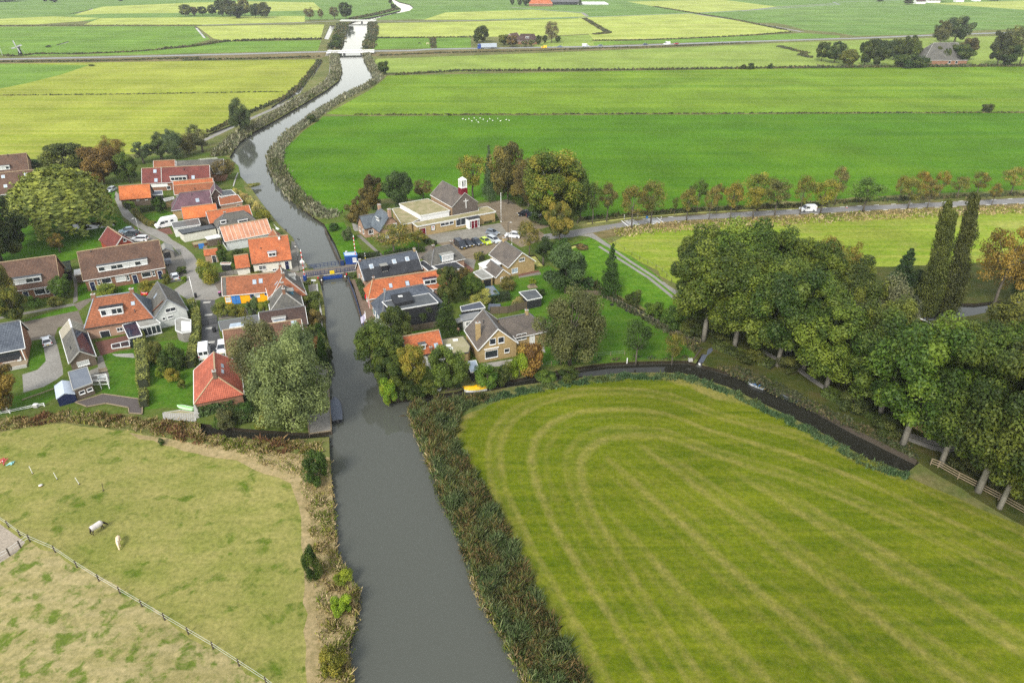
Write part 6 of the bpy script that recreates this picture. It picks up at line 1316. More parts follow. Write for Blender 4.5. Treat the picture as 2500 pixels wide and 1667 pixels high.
# --- wooded estate on the right
PK=(86,104,36)
for i,(b, t, w, l)in enumerate((
    ((1717,832),615,165, 'pale trunked park tree at the left end of the wood, next to the boat slip'),((1792,851),640,150, 'pale trunked park tree second along the wooded drive'),((1847,868),655,140, 'pale trunked park tree third along the wooded drive'),((1898,893),665,150, 'pale trunked park tree fourth along the wooded drive'),((1962,899),690,140, 'park tree fifth along the wooded drive, left of the grey willow'),
    ((1700,755),575,125, 'back row park tree with a ragged top above the track end'),((1790,765),556,140, 'tallest back row park tree in the middle of the wood'),((1875,775),575,130, 'back row park tree right of the tallest one'),((1955,800),600,120, 'back row park tree in front of the rusty crowned tree'),((2040,800),640,110, 'back row park tree left of the dark conifer'),
    ((2016,950),755,150, 'leaning park tree in front of the grey willow'),((2145,1020),790,160, 'park tree with a slim pale trunk over the drive bend'),((2204,1086),800,190, 'park tree with a thick pale trunk in front of the brick outbuilding'),((2296,1136),850,160, 'park tree beside the end of the rail fence'),
    ((2120,960),745,130, 'dense park tree behind the drive bend'),((2232,960),800,140, 'dense park tree in front of the orange ridge'),((2400,1010),815,140, 'dense park tree left of the hidden cottage'),((2350,930),800,120, 'park tree right of the orange ridge'),((2450,900),745,140, 'park tree by the pond at the right frame edge'),
    ((2388,1200),880,190, 'large near tree hanging over the rail fence'),((2480,1130),830,190, 'yellow green tree at the right frame edge over the cottage'),((2540,1290),960,230, 'near tree cut by the right frame edge, lowest in view'),((2270,1040),850,130, 'park tree behind the brick outbuilding roof'),((2480,1010),790,150, 'park tree at the right edge above the cottage roof'),((2090,890),700,110, 'park tree filling the gap behind the pale grey willow'),((2440,1240),930,150, 'park tree over the pale shrubs by the rail fence'))):
    c=(PK,(78,98,34),(96,110,42),(70,90,34))[i%4]
    T('tall', b, t-8, w*1.16, c, l, group='tall park trees', aut=.12)
for(b, t, w, l)in(((1985,740),585,95, 'rusty fine twigged tree behind the wood, left one'),((2045,745),598,80, 'rusty fine twigged tree behind the wood, right one'),((2425,748),556,120, 'rusty round crowned tree right of the poplars')):T('fine', b, t, w,(136,116,52), l, aut=.45)
T('willow',(2125,905),692,150,(112,122,98), 'pale grey willow rounded among the park trees', k=1);T('willow',(2100,960),770,80,(104,116,92), 'lower grey willow shoot in front of the pale grey willow', k=2)
T('conifer',(2182,752),610,76,(62,80,46), 'dark pointed evergreen left of the poplars', k=0);T('broad',(2212,755),660,44,(66,84,48), 'dark tree between the evergreen and the poplars')
T('poplar',(2262,784),524,40,(90,98,48), 'slimmest wind bent poplar by the pond, beside the left one');T('poplar',(2250,782),494,60,(86,94,46), 'wind bent poplar by the pond, left of the pair');T('poplar',(2304,784),480,64,(84,90,46), 'wind bent poplar by the pond, right of the pair');T('poplar',(2482,730),560,50,(76,90,44), 'dark poplar cut by the right frame edge')
T('shrub',(2290,742),715,44, OLG, 'low bush on the far pond bank between the poplars', cat='shrub', aut=.4)
for(b, t, w, l)in(((1830,885),855,60, 'dark shrub at the foot of the third park tree'),((1925,905),868,60, 'dark shrub on the drive corner'),((2080,1000),960,70, 'dark shrub on the bank left of the drive bend'),((2160,1060),1020,60, 'dark shrub beside the thick pale trunk'),((2350,1150),1105,70, 'grey flowering shrub behind the rail fence'),((2430,1195),1150,80, 'pale shrub behind the rail fence near the frame edge'),((2120,1010),985,40, 'low shrub next to the slim trunk'),((1760,835),808,60, 'dark undergrowth bush behind the boat slip'),((1690,818),780,60, 'undergrowth bush at the ditch corner')):
    T('shrub', b, t, w,(78,92,44), l, cat='shrub', aut=.1)
# --- far trees
for i,(b, t, w, c, kd, l)in enumerate((
    (k1(210,158),12,30, OLG, 'broad', 'leftmost rounded tree of the far farm grove'),(k1(300,152),18,18, BRN, 'broad', 'small brown tree second in the far farm grove'),(k1(375,150),17,22, DKG, 'broad', 'small dark tree third in the far farm grove'),(k1(470,150),12,22, DKG, 'broad', 'dark tree fourth in the far farm grove'),(k1(560,158),-2,34, DKG, 'broad', 'tall dark tree in the middle of the far farm grove'),(k1(640,160),-1,34,(84,90,50), 'broad', 'tall tree at the peak of the far farm grove'),(k1(700,178),16,40, DKG, 'broad', 'wide front tree of the far farm grove'),(k1(780,160),0,28, OLG, 'broad', 'pale tree right of the peak in the far farm grove'),(k1(880,172),10,26, DKG, 'broad', 'dark tree near the right end of the far farm grove'),(k1(960,174),7,36,(80,90,48), 'broad', 'round tree closing the far farm grove on the right'),
    (k1(1400,200),20,26, BRN, 'fine', 'thin brown tree at the left of the far river copse'),(k1(1505,196),22,15, BRN, 'fine', 'slim twiggy tree second in the far river copse'),(k1(1635,190),18,24, BRN, 'fine', 'twiggy tree before the last of the far river copse'),(k1(1745,188),7,30, DKG, 'broad', 'tall round dark tree closing the far river copse'),
    (k1(1660,420),85,24, DKG, 'shrub', 'dark bush at the river edge beyond the road bridge, upper'),(k1(1640,470),100,28, DKG, 'shrub', 'dark bush at the river edge beyond the road bridge, lower'),
    (k1(2110,718),152,28, DKG, 'broad', 'single round dark bush on the right river bank below the road'),(k1(2170,40),0,10, DKG, 'broad', 'small dark tree on the farthest river bend, left'),(k1(2200,95),10,14, DKG, 'broad', 'dark tree on the farthest river bend, right'),
    (k2(620,232),64,36, DKG, 'broad', 'round dark tree left of the lorry farm'),(k2(590,236),82,16, DKG, 'broad', 'small dark tree touching the round one left of the lorry farm'),(k2(738,250),86,24, OLG, 'broad', 'brown green tree directly behind the lorry'),(k2(785,258),88,30, BRN, 'broad', 'brown tree right of the lorry'),(k2(855,258),99,18, GRY, 'pollard', 'grey pollard before the lorry farm, left one'),(k2(890,256),98,18, GRY, 'pollard', 'grey pollard before the lorry farm, right one'),(k2(930,248),87,14, DKG, 'broad', 'dark slim tree at the farm yard right end'),(k2(962,240),87,12, DKG, 'broad', 'small dark tree beneath the tall open tree'),(k2(1000,236),54,34,(128,124,90), 'fine', 'tall open crowned pale tree at the right of the lorry farm'),(k2(1035,235),88,14, DKG, 'broad', 'dark bush right of the tall open tree'),
    (k2(785,30),-4,12, DKG, 'broad', 'dark tree left of the far red roof, first'),(k2(825,32),-2,12, DKG, 'broad', 'dark tree left of the far red roof, second'),(k2(862,34),-6,18, DKG, 'broad', 'dark tree left of the far red roof, nearest to it'),(k2(1155,30),-6,10, DKG, 'conifer', 'slim dark tree between the far barn and the silo'),
    (k3(815,380),158,14, DKG, 'shrub', 'dark bush on the far hedge line, left of the pair'),(k3(855,380),154,18, DKG, 'shrub', 'dark bush on the far hedge line, right of the pair'),(k3(963,378),155,12, DKG, 'shrub', 'lone dark bush on the far hedge line'),(k3(902-1200,385),163,8, DKG, 'shrub', 'tiny bush on the hedge line near the river'),
    (k4(235,335),104,34, DKG, 'broad', 'dark tree at the left end of the thatched farm grove'),(k4(305,345),105,44,(66,82,48), 'broad', 'second dark tree of the thatched farm grove'),(k4(375,362),122,46, OLG, 'broad', 'olive tree in the left part of the thatched farm grove'),(k4(470,360),98,36, DKG, 'broad', 'dark tree in the middle of the thatched farm grove'),(k4(545,362),98,56,(70,84,50), 'broad', 'big dark round tree in the thatched farm grove'),(k4(625,330),96,26, DKG, 'broad', 'narrow dark tree before the thatched roof'),(k4(690,330),90,44, DKG, 'broad', 'loose dark tree left of the thatched roof'),(k4(740,340),102,24, MIDG, 'broad', 'small green tree at the thatched roof corner'),(k4(690,368),133,70, DKG, 'shrub', 'wide low thicket in front of the thatched farm'),(k4(780,366),142,40, DKG, 'shrub', 'low dark shrub under the thatched eaves'),(k4(850,345),112,30, DKG, 'broad', 'dark tree standing before the thatched roof'),(k4(905,350),120,20, DKG, 'broad', 'small dark tree before the thatched eaves'),
    (k4(960,240),42,66,(96,104,66), 'tall', 'tallest tree of the thatched farm behind its roof'),(k4(880,250),52,40,(92,98,60), 'tall', 'tall tree behind the left part of the thatched roof'),(k4(1020,330),94,40,(106,100,60), 'broad', 'brown green tree at the right of the thatched roof'),(k4(990,350),110,50, DKG, 'broad', 'dark tree at the right corner of the thatched roof'),
    (k4(1195,360),80,46,(74,88,52), 'broad', 'dark tree left in the far right grove'),(k4(1255,360),64,56,(104,108,64), 'avenue', 'tall open tree in the far right grove'),(k4(1320,350),74,44,(96,100,64), 'avenue', 'open tree at the right of the far right grove'),(k4(1230,362),110,60, DKG, 'broad', 'low dark tree in front of the far right grove'),
    (k4(710,26),-1,24, DKG, 'broad', 'round tree left of the white far houses'),(k4(555,12),-6,18, DKG, 'broad', 'round tree alone at the top frame edge'),(k4(870,10),-10,30, DKG, 'broad', 'tree mass behind the white far houses'),(k4(1180,6),-12,30, DKG, 'broad', 'tree at the top right behind far houses'),
    ((2407,274),254,28,(74,88,50), 'shrub', 'lone dark bush on the field boundary at the right'),((762,298),282,26, DKG, 'shrub', 'dark bush in the reeds on the field side of the upper river'),(k0(560,545),111,14, DKG, 'shrub', 'dark bush beside the windmill ditch'),(k0(1050,760),158,14, DKG, 'shrub', 'dark bush on the corner of the far left green field'),(k0(1390,18),-4,12, DKG, 'broad', 'tree on the left horizon field, right one'),(k0(620,30),-4,20, DKG, 'broad', 'tree on the left horizon field, middle one'),(k0(520,26),-4,10, DKG, 'broad', 'tree on the left horizon field, left one'),(k0(60,20),-10,60, DKG, 'broad', 'tree mass at the top left frame corner'),
    ((1098,282),278,10, DKG, 'shrub', 'little tuft on the field boundary by the river field'))):
    T(kd, b, t, w, c, l, aut=.15, cat='shrub' if kd=='shrub' else 'tree', name='field_bush' if kd=='shrub' else None)
# --- hedges
hedge('garden_hedge', 'tall narrow clipped hedge running down the lawn to the dark deck', PP(kE,(1790,250),(1800,330),(1820,480),(1835,640),(1840,870)),1.9,1.9,(142,148,84))
hedge('garden_hedge', 'short end piece of the tall hedge beside the deck', PP(kE,(1845,950),(1850,1120)),1.3,1.4,(118,124,66))
hedge('garden_hedge', 'low rounded hedge along the lane by the motorhome', PP(kB,(150,830),(230,920),(330,1000),(425,1000)),1.3,1.3,(112,112,52), aut=.3)
hedge('garden_hedge', 'lime topped hedge block at the lane corner', PP(kB,(70,790),(120,770)),3.0,2.0,(120,150,44))
hedge('garden_hedge', 'dark hedge at the back of the lane garden', PP(kB,(230,830),(420,800),(560,780)),1.2,1.6,(70,84,42));T('broad', kB(480,840),482,30, DKG, 'dark round tree inside the lane garden')
hedge('driveway_creeper', 'leafy creeper screen along the left of the grey driveway', PP(kD,(350,760),(420,900),(430,1050),(420,1200),(380,1400),(350,1560)),1.5,1.7,(128,138,76), leaf=.28, aut=.15)
hedge('garden_hedge', 'dark hedge along the south wall of the red garage', PP(kF,(440,1190),(650,1130),(860,1080),(1100,990)),2.0,1.9,(72,94,52), leaf=.28)
hedge('garden_hedge', 'tall dark hedge before the ditch between garage and jetty', PP(kF,(840,1260),(1050,1240),(1350,1170)),2.6,2.2,(66,80,38), leaf=.28)
hedge('river_hedge', 'dense green hedge standing along the river wall', PP(kF,(1830,210),(1920,300),(1990,420),(2040,520)),2.2,2.4,(84,100,46), leaf=.28, aut=.1)
hedge('garden_hedge', 'dark clipped hedge beside the blue bridge cabin', PP(kI,(905,375),(1050,365),(1190,350)),1.6,1.3,(52,68,34))
hedge('garden_hedge', 'long clipped hedge bordering the parsonage lawn', PP(kI,(1255,350),(1500,310),(1760,275)),1.4,1.2,(72,92,40))
hedge('garden_hedge', 'hedge between the parsonage lawn and the pale paving', PP(kG,(1010,860),(1090,920),(1170,935)),1.3,1.2,(78,96,44))
hedge('garden_hedge', 'dark tall clipped hedge below the blue roofed shed', PP(kJ,(745,945),(880,915),(1010,895)),1.4,2.0,(46,64,32))
hedge('garden_hedge', 'rounded hedge beside the car park entrance drive', PP(kJ,(600,365),(660,405)),1.8,1.6,(124,124,66))
hedge('quay_planting', 'strip of ivy and shrubs along the quay side house wall', PP(kI,(915,670),(960,780),(1010,900)),1.2,.9,(80,100,48));hedge('drive_hedge', 'low dark hedge along the wooded drive', PP(kM,(1340,1390),(1500,1480)),1.6,1.3,(54,66,34));hedge('drive_hedge', 'dark hedge on the bank between the drive and the ditch', PP(kO,(60,440),(300,560),(480,640),(700,760)),2.4,1.2,(72,88,38), leaf=.3)
hedge('drive_hedge', 'bank hedge left of the third park trunk', PP(kM,(640,1330),(850,1420),(1060,1480),(1250,1560)),2.2,1.0,(76,88,40), leaf=.3)
hedge('church_bed', 'low shrubs in the bed before the church entrance wing', PP(kG,(1780,660),(1870,640),(1960,615)),1.0,.7,(84,88,56))
hedge('bridge_ivy', 'ivy covering the bank at the right bridge end', PP(kI,(800,620),(860,590),(925,575)),2.2,.5,(84,104,48));hedge('bridge_ivy', 'weeds on the bank at the left bridge end', PP(kI,(235,690),(320,690)),1.8,.4,(100,120,48), aut=.3)
# ------------------------------------------------------------------ vehicles
def paintm(rgb, cache={}):
    if rgb not in cache:cache[rgb]=paint('car_paint', hexlin(*rgb))
    return cache[rgb]
class Frame:
    """local frame of a thing standing at p, facing angle a (radians)"""
    def __init__(s, p, a):s.p=Vector(p);s.c, s.s=math.cos(a), math.sin(a);s.a=a
    def w(s, x, y, z):return Vector((s.p.x+x*s.c-y*s.s, s.p.y+x*s.s+y*s.c, s.p.z+z))
    def d(s, x, y, z):return Vector((x*s.c-y*s.s, x*s.s+y*s.c, z))
def heading(a, b):
    p, q=at(*a), at(*b);return math.atan2(q.y-p.y, q.x-p.x)
def extrude(fr, outline, hw, m, top=1.0, zsplit=None, mats=None):
    """side outline (x, z) pulled out to both sides; upper points are drawn in by 'top'"""
    zs=[z for _, z in outline];z1=max(zs);zs_=zsplit if zsplit is not None else min(zs)
    def wd(z):return hw*(1-(1-top)*max(0,(z-zs_)/(z1-zs_+1e-6)))
    b=MB();n=len(outline);L_=[fr.w(x, wd(z), z)for x, z in outline];R_=[fr.w(x,-wd(z), z)for x, z in outline]
    b.face(L_[::-1], m);b.face(R_, m)
    for i in range(n):j=(i+1)%n;b.face([R_[j], R_[i], L_[i], L_[j]],(mats or{}).get(i, m))
    return b, wd
def wheels(root, fr, xs, hw, r=.31, wdt=.2):
    for x in xs:
        for sy in(-1,1):
            b=MB();b.tube([fr.w(x, sy*(hw-wdt), r), fr.w(x, sy*(hw+.02), r)], [r, r], M['tyre'],14);o=b.build('wheel', root)
            b=MB();b.tube([fr.w(x, sy*(hw+.005), r), fr.w(x, sy*(hw+.035), r)], [r*.62, r*.55], M['rim'],10);b.build('rim', o)
def lamps(root, fr, L, hw, zf, zr, front=True, rear=True, plate=True):
    for sy in(-1,1):
        if front:b=MB();b.box(fr.w(L/2-.1, sy*(hw-.25), zf), fr.d(.13,0,0), fr.d(0,.19,0),(0,0,.08), M['lampglass']);b.build('headlight', root)
        if rear:b=MB();b.box(fr.w(-L/2+.05, sy*(hw-.14), zr), fr.d(.09,0,0), fr.d(0,.1,0),(0,0,.16), M['tail']);b.build('tail_light', root)
    if plate:
        for sx in(-1,1):b=MB();b.box(fr.w(sx*(L/2+.012),0,.48), fr.d(.012,0,0), fr.d(0,.26,0),(0,0,.06), M['plate']);b.build('number_plate', root)
def car(label, a, b, rgb, kind='hatch', group=None, name='parked_car', cat='car', sc_=1.0, L=None):
    """a: photo pixel of the tail end on the ground, b: of the nose"""
    p=at((a[0]+b[0])/2,(a[1]+b[1])/2);ang=heading(a, b);fr=Frame(p, ang);root=thing(name, label, cat, p, ang, group)
    m=paintm(rgb);dims=dict(hatch=(4.0,.86,1.48), sedan=(4.5,.88,1.44), estate=(4.6,.88,1.48), suv=(4.4,.92,1.66))[kind];L, hw, H=dims;l=L/2
    zb=.92 if kind!='suv' else 1.02
    out=[(-l,.36),(-l+.12,.2),(l-.15,.2),(l,.34),(l,.58),(l-.22,.74),(l-1.05,.86),(l-1.2, zb),(-l+.12, zb),(-l,.72)]
    bd, wd=extrude(fr, out, hw, m,.93,.55)
    rear={'hatch':(.12,.55), 'sedan':(.75,1.35), 'estate':(.1,.35), 'suv':(.12,.45)}[kind]
    bx=[(-l+rear[0]),(l-1.1)];tx=[(-l+rear[1]),(l-1.95)];wb, wt=hw*.93, hw*.72;zt=H
    Bq=[fr.w(bx[0],-wb, zb-.02), fr.w(bx[1],-wb, zb-.02), fr.w(bx[1], wb, zb-.02), fr.w(bx[0], wb, zb-.02)];Tq=[fr.w(tx[0],-wt, zt-.05), fr.w(tx[1],-wt, zt-.05), fr.w(tx[1], wt, zt-.05), fr.w(tx[0], wt, zt-.05)]
    cx=(tx[0]+tx[1])/2
    up=[fr.w(cx+(x-cx)*.93, y*.9, zt)for x, y in((tx[0],-wt),(tx[1],-wt),(tx[1], wt),(tx[0], wt))]
    bd.face(up, m)
    for i in range(4):bd.face([Tq[i], Tq[(i+1)%4], up[(i+1)%4], up[i]], m)
    for i in range(4):bd.bar(Bq[i], Tq[i],.07,.07, m)
    for s_ in(0,2):
        mb_, mt_=Bq[s_].lerp(Bq[s_+1],.48), Tq[s_].lerp(Tq[s_+1],.48);bd.bar(mb_, mt_,.08,.05, M['dark'])
    for sy in(-1,1):bd.box(fr.w(l-1.35, sy*(hw+.06), zb+.05), fr.d(.07,0,0), fr.d(0,.09,0),(0,0,.06), m)
    bd.build('body', root)
    for nm, q in(('windscreen',(1,2)),('rear_window',(3,0)),('side_window',(0,1)),('side_window',(2,3))):
        g=MB();g.face([Bq[q[0]], Bq[q[1]], Tq[q[1]], Tq[q[0]]], M['glass']);g.build(nm, root)
    wheels(root, fr,(-l+.78, l-.82), hw);lamps(root, fr, L, hw,.64,.72)
    return root
def van(label, a, b, rgb, kind='van', group=None, name='parked_van', cat='van', stripe=None, rear_glass=False):
    p=at((a[0]+b[0])/2,(a[1]+b[1])/2);ang=heading(a, b);fr=Frame(p, ang);root=thing(name, label, cat, p, ang, group);m=paintm(rgb)
    if kind=='camper':L, hw, H=6.2,1.05,2.75
    elif kind=='tall':L, hw, H=5.8,1.0,2.5
    else:L, hw, H=4.9,.95,1.92
    l=L/2;hz=1.12 if kind!='van' else 1.02;x1=l-1.0;x2=l-1.75
    out=[(-l,.4),(-l+.1,.24),(l-.15,.24),(l,.45),(l,.75),(l-.25,.95),(x1, hz),(x2, H-.12),(x2-.35, H),(-l+.18, H),(-l, H-.22)]
    if kind=='camper':out=[(-l,.4),(-l+.1,.26),(l-.15,.26),(l,.45),(l,.8),(l-.3,1.05),(x1+.1,1.2),(x2+.25,2.0),(x2-.35, H-.1),(x2-1.0, H),(-l+.2, H),(-l, H-.2)]
    bd, wd=extrude(fr, out, hw, m,.88,.9)
    for sy in(-1,1):bd.box(fr.w(x1-.25, sy*(hw+.1), hz+.12), fr.d(.07,0,0), fr.d(0,.1,0),(0,0,.13), M['dark'])
    bd.build('body', root)
    ws0, ws1=(x1, hz),((x2, H-.12)if kind!='camper' else(x2+.25,2.0));nx=(ws1[1]-ws0[1], ws0[0]-ws1[0]);nl=math.hypot(*nx);ox, oz=nx[0]/nl*.02, nx[1]/nl*.02
    g=MB();y0, y1=wd(ws0[1])*.93, wd(ws1[1])*.93;f0, f1=.08,.94;q0=(ws0[0]+(ws1[0]-ws0[0])*f0+ox, ws0[1]+(ws1[1]-ws0[1])*f0+oz);q1=(ws0[0]+(ws1[0]-ws0[0])*f1+ox, ws0[1]+(ws1[1]-ws0[1])*f1+oz)
    g.face([fr.w(q0[0],-y0, q0[1]), fr.w(q0[0], y0, q0[1]), fr.w(q1[0], y1, q1[1]), fr.w(q1[0],-y1, q1[1])], M['glass']);g.build('windscreen', root)
    wt_=min(H-.28,1.95)
    for sy in(-1,1):
        ws=[(x2-.85, hz+.08),(x1-.28, hz+.08),(x2-.02 if kind!='camper' else x2+.1, wt_),(x2-.85, wt_)]
        g=MB();pts=[fr.w(x, sy*(wd(z)+.015), z)for x, z in ws];g.face(pts if sy<0 else pts[::-1], M['glass']);g.build('side_window', root)
        if kind=='camper':
            for xa in(-1.9,-.4):
                g=MB();ws=[(xa,1.45),(xa+.8,1.45),(xa+.8,2.0),(xa,2.0)];pts=[fr.w(x, sy*(wd(z)+.015), z)for x, z in ws];g.face(pts if sy<0 else pts[::-1], M['glass']);g.build('side_window', root)
        if stripe:
            g=MB();ws=[(-l+.1,.5),(l-.6,.5),(l-.6,.8),(-l+.1,.95)];pts=[fr.w(x, sy*(wd(z)+.012), z)for x, z in ws];g.face(pts if sy<0 else pts[::-1], M[stripe]);g.build('stripe', root)
    if rear_glass:
        for sy in(-1,1):
            g=MB();g.box(fr.w(-l-.01, sy*hw*.44, H*.72), fr.d(.02,0,0), fr.d(0, hw*.34,0),(0,0, H*.13), M['glass']);g.build('rear_window', root)
    wheels(root, fr,(-l+.95, l-.95), hw,.34);lamps(root, fr, L, hw,.82,1.1)
    return root
CP='cars in the church car park'
van('dark blue black minibus at the left end of the parked row by the church', kG(1435,915), kG(1540,995),(30,36,46), group=CP)
car('black hatchback second in the parked row, next to the minibus', kG(1545,905), kG(1635,965),(28,30,36), group=CP)
car('dark blue grey hatchback third in the parked row, beside the lime car', kG(1650,890), kG(1745,945),(40,50,62), group=CP)
car('lime green hatchback in the parked row by the church', kG(1760,880), kG(1860,935),(176,196,40), group=CP)
car('silver estate car at the right end of the parked row by the church', kG(1855,860), kG(1965,910),(186,192,196), 'estate', CP)
car('grey hatchback alone on the pale paving before the church', kG(1835,780), kG(1960,810),(120,128,138), group=CP)
car('white crossover parked beside the car park lamp post', kH(868,1150), kH(725,1135),(222,224,226), 'suv', CP)
car('black estate car under the big car park tree, left of two', kH(990,862), kH(900,872),(20,24,32), 'suv', CP)
car('black hatchback in front of the other black car under the big tree', kH(985,890), kH(1135,888),(22,30,44), 'sedan', CP)
car('silver car at the top of the lane beside the orange barn', kA(1455,545), kA(1395,575),(190,196,200), group='cars along the lane')
car('pale blue grey car, farthest of three in the bay behind the red barn', kA(1680,1075), kA(1565,1090),(120,140,156), group='cars along the lane')
car('dark grey car in the middle of three in the bay behind the red barn', kA(1755,1130), kA(1610,1120),(52,58,68), 'suv', 'cars along the lane')
car('white car nearest of three in the bay behind the red barn', kA(1880,1190), kA(1700,1190),(226,228,230), 'estate', 'cars along the lane')
car('silver car with a pale roof parked on the forecourt by the lime shrub', kD(160,445), kD(140,385),(196,200,206), group='cars along the lane')
car('white hatchback with a black roof window on the left driveway', kC(620,1290), kC(590,1190),(224,226,228), group='cars along the lane')
car('small red car half hidden behind the white gable house', kC(1860,635), kC(1935,560),(190,30,44), group='cars along the lane')
van('white panel van with two rear windows on the grey driveway', kF(515,490), kF(520,375),(226,228,230), 'tall', rear_glass=True)
car('white car beside the chestnut roofed house on the grey driveway', kF(735,330), kF(725,425),(224,226,228), 'estate', 'cars along the lane')
van('white motorhome parked on the drive by the cream garage', kB(680,985), kB(445,1030),(232,233,232), 'camper', name='motorhome', cat='motorhome')
van('white delivery van driving on the tree lined road', kQ(352,528), kQ(205,532),(230,231,232), name='delivery_van')
FR='traffic on the far road'
car('small silver car passing the lorry on the far road', k2(650,268), k2(622,268),(196,202,210), group=FR, name='distant_car')
van('yellow van on the far road', k2(972,264), k2(944,264),(236,190,20), group=FR, name='distant_van')
car('blue grey car behind the yellow van on the far road', k2(1060,260), k2(1031,260),(90,106,126), 'sedan', FR, 'distant_car')
van('white van with a green stripe on the far road', k2(1164,258), k2(1208,257),(228,230,230), 'tall', FR, 'distant_van', stripe='p_teal')
car('grey car between the striped van and the dark blue car on the far road', k3(48,254), k3(20,255),(96,108,116), 'sedan', FR, 'distant_car')
car('dark blue car on the far road left of the plain white van', k3(293,247), k3(265,248),(40,56,84), 'sedan', FR, 'distant_car')
van('plain white van on the far road beside the red car', k3(416,246), k3(380,247),(232,233,234), 'tall', FR, 'distant_van')
car('red car on the far road, last of the traffic', k3(462,243), k3(436,244),(160,30,44), group=FR, name='distant_car')
# lorry
p=at(*k2(648,268));ang=heading(k2(702,266), k2(594,269));fr=Frame(p, ang);lo=thing('articulated_lorry', 'blue cabbed articulated lorry with a pale box trailer on the far road', 'lorry', p, ang, FR)
b=MB();b.box(fr.w(-1.4,0,2.6), fr.d(6.7,0,0), fr.d(0,1.25,0),(0,0,1.4), M['r_bluegrey']);b.build('trailer', lo);b=MB();b.box(fr.w(-1.4,0,1.05), fr.d(6.6,0,0), fr.d(0,1.15,0),(0,0,.15), M['dark']);b.build('chassis', lo)
b, wd=extrude(fr, [(5.6,.5),(8.2,.5),(8.2,1.6),(7.9,3.3),(7.2,3.8),(5.6,3.8)],1.25, paintm((40,70,150)),.95);b.build('cab', lo);g=MB();g.box(fr.w(8.08,0,2.45), fr.d(.06,0,0), fr.d(0,1.05,0),(0,0,.5), M['glass']);g.build('windscreen', lo)
for sy in(-1,1):g=MB();g.box(fr.w(7.2, sy*1.22,2.5), fr.d(.5,0,0), fr.d(0,.03,0),(0,0,.4), M['glass']);g.build('side_window', lo)
wheels(lo, fr,(-6.2,-5.0,-3.8,4.2,7.2),1.2,.5,.35)
# small covered trailer
p=at(*kB(567,1500));fr=Frame(p, R(25));tr=thing('trailer', 'small grey covered trailer on the forecourt beside the weathered shed', 'trailer', p, R(25))
b, wd=extrude(fr, [(-1.1,.5),(1.1,.5),(1.1,1.3),(.9,1.55),(-.9,1.55),(-1.1,1.3)],.7, M['zinc'],.9);b.build('cover', tr);wheels(tr, fr,(0,),.72,.28);b=MB();b.bar(fr.w(1.1,0,.5), fr.w(2.0,0,.45),.08,.08, M['galv']);b.build('drawbar', tr)
def wheelie_bin(pix, label, m, lid=None):
    p=at(*pix);r=thing('wheelie_bin', label, 'bin', p);b=MB();q=[(-.28,-.33),(.28,-.33),(.28,.33),(-.28,.33)]
    b.hexa([p+Vector((x*.8, y*.8,.06))for x, y in q]+[p+Vector((x, y,1.0))for x, y in q], M[m]);b.build('body', r)
    b=MB();b.hexa([p+Vector((x*1.05, y*1.05,1.0))for x, y in q]+[p+Vector((x*.95, y*.95,1.09))for x, y in q], lid or M[m]);b.build('lid', r)
wheelie_bin(kD(648,1098), 'dark wheelie bin inside the grey driveway gate', 'black');wheelie_bin(kJ(668,332), 'black wheelie bin by the rounded hedge', 'black');wheelie_bin(kD(408,662), 'dark bin at the foot of the tall white pole', 'black');wheelie_bin(kD(722,640), 'purple lidded container at the end wall of the yellow house', 'black', paintm((176,96,150)));wheelie_bin(kI(765,330), 'white utility cabinet at the side of the blue bridge cabin', 'greywhite')
wheelie_bin((715,240), 'dark litter bin beside the cycle path', 'black')

# ------------------------------------------------------------------ poles, lamps, signs
def pole(name, label, base, top_y, r, m, cat, head=None, arm=None, H=None):
    p=at(*base);H=H or height_at(p.x, p.y, top_y);o=thing(name, label, cat, p);b=MB();b.tube([p, p+Vector((0,0, H*.5)), p+Vector((0,0, H))], [r, r*.85, r*.6], M[m],8);b.build('pole', o)
    b=MB();b.tube([p, p+Vector((0,0,.35))], [r*2.0, r*1.7], M[m],8);b.build('base', o)
    if head=='lamp':
        t=p+Vector((0,0, H));d=arm or Vector((-.5,0,0));b=MB();b.bar(t, t+d,.06,.06, M[m]);b.build('arm', o);b=MB();b.box(t+d*1.2, d.normalized()*.3,(0,.1,0),(0,0,.06), M['greywhite']);b.build('lamp_head', o)
    if head=='lantern':
        t=p+Vector((0,0, H));b=MB();b.hexa([t+Vector((x*.12, y*.12,0))for x, y in((-1,-1),(1,-1),(1,1),(-1,1))]+[t+Vector((x*.2, y*.2,.42))for x, y in((-1,-1),(1,-1),(1,1),(-1,1))], M['lampglass']);b.build('lantern', o)
        b=MB();b.tube([t+Vector((0,0,.42)), t+Vector((0,0,.6))], [.3,.05], M['black'],8);b.build('lantern_cap', o)
    if head=='ball':b=MB();b.tube([p+Vector((0,0, H)), p+Vector((0,0, H+.1)), p+Vector((0,0, H+.2))], [r*.8, r*1.4,.01], M[m],8);b.build('finial', o)
    return o, p, H
pole('street_lamp', 'white topped street lamp on the grass beside the lane', kA(1775,1065),533,.08, 'greywhite', 'street lamp', 'lamp', Vector((-.5,-.2,0)))
pole('street_lamp', 'dark lamp post with a white head beside the white crossover', kH(735,1190),543,.09, 'black', 'street lamp', 'lamp', Vector((.6,0,0)))
pole('street_lamp', 'old fashioned lantern lamp post on the quay by the bridge', kI(165,540),603,.07, 'black', 'street lamp', 'lantern')
pole('street_lamp', 'short white lamp standard beside the lantern post on the quay', kI(140,340),614,.05, 'white', 'street lamp', 'ball')
pole('flagpole', 'white flagpole in front of the church car park', kH(645,955),472,.09, 'white', 'flagpole', 'ball');pole('flagpole', 'white flagpole rising behind the brown gable house roof', kH(782,1245),563,.07, 'white', 'flagpole', 'ball')
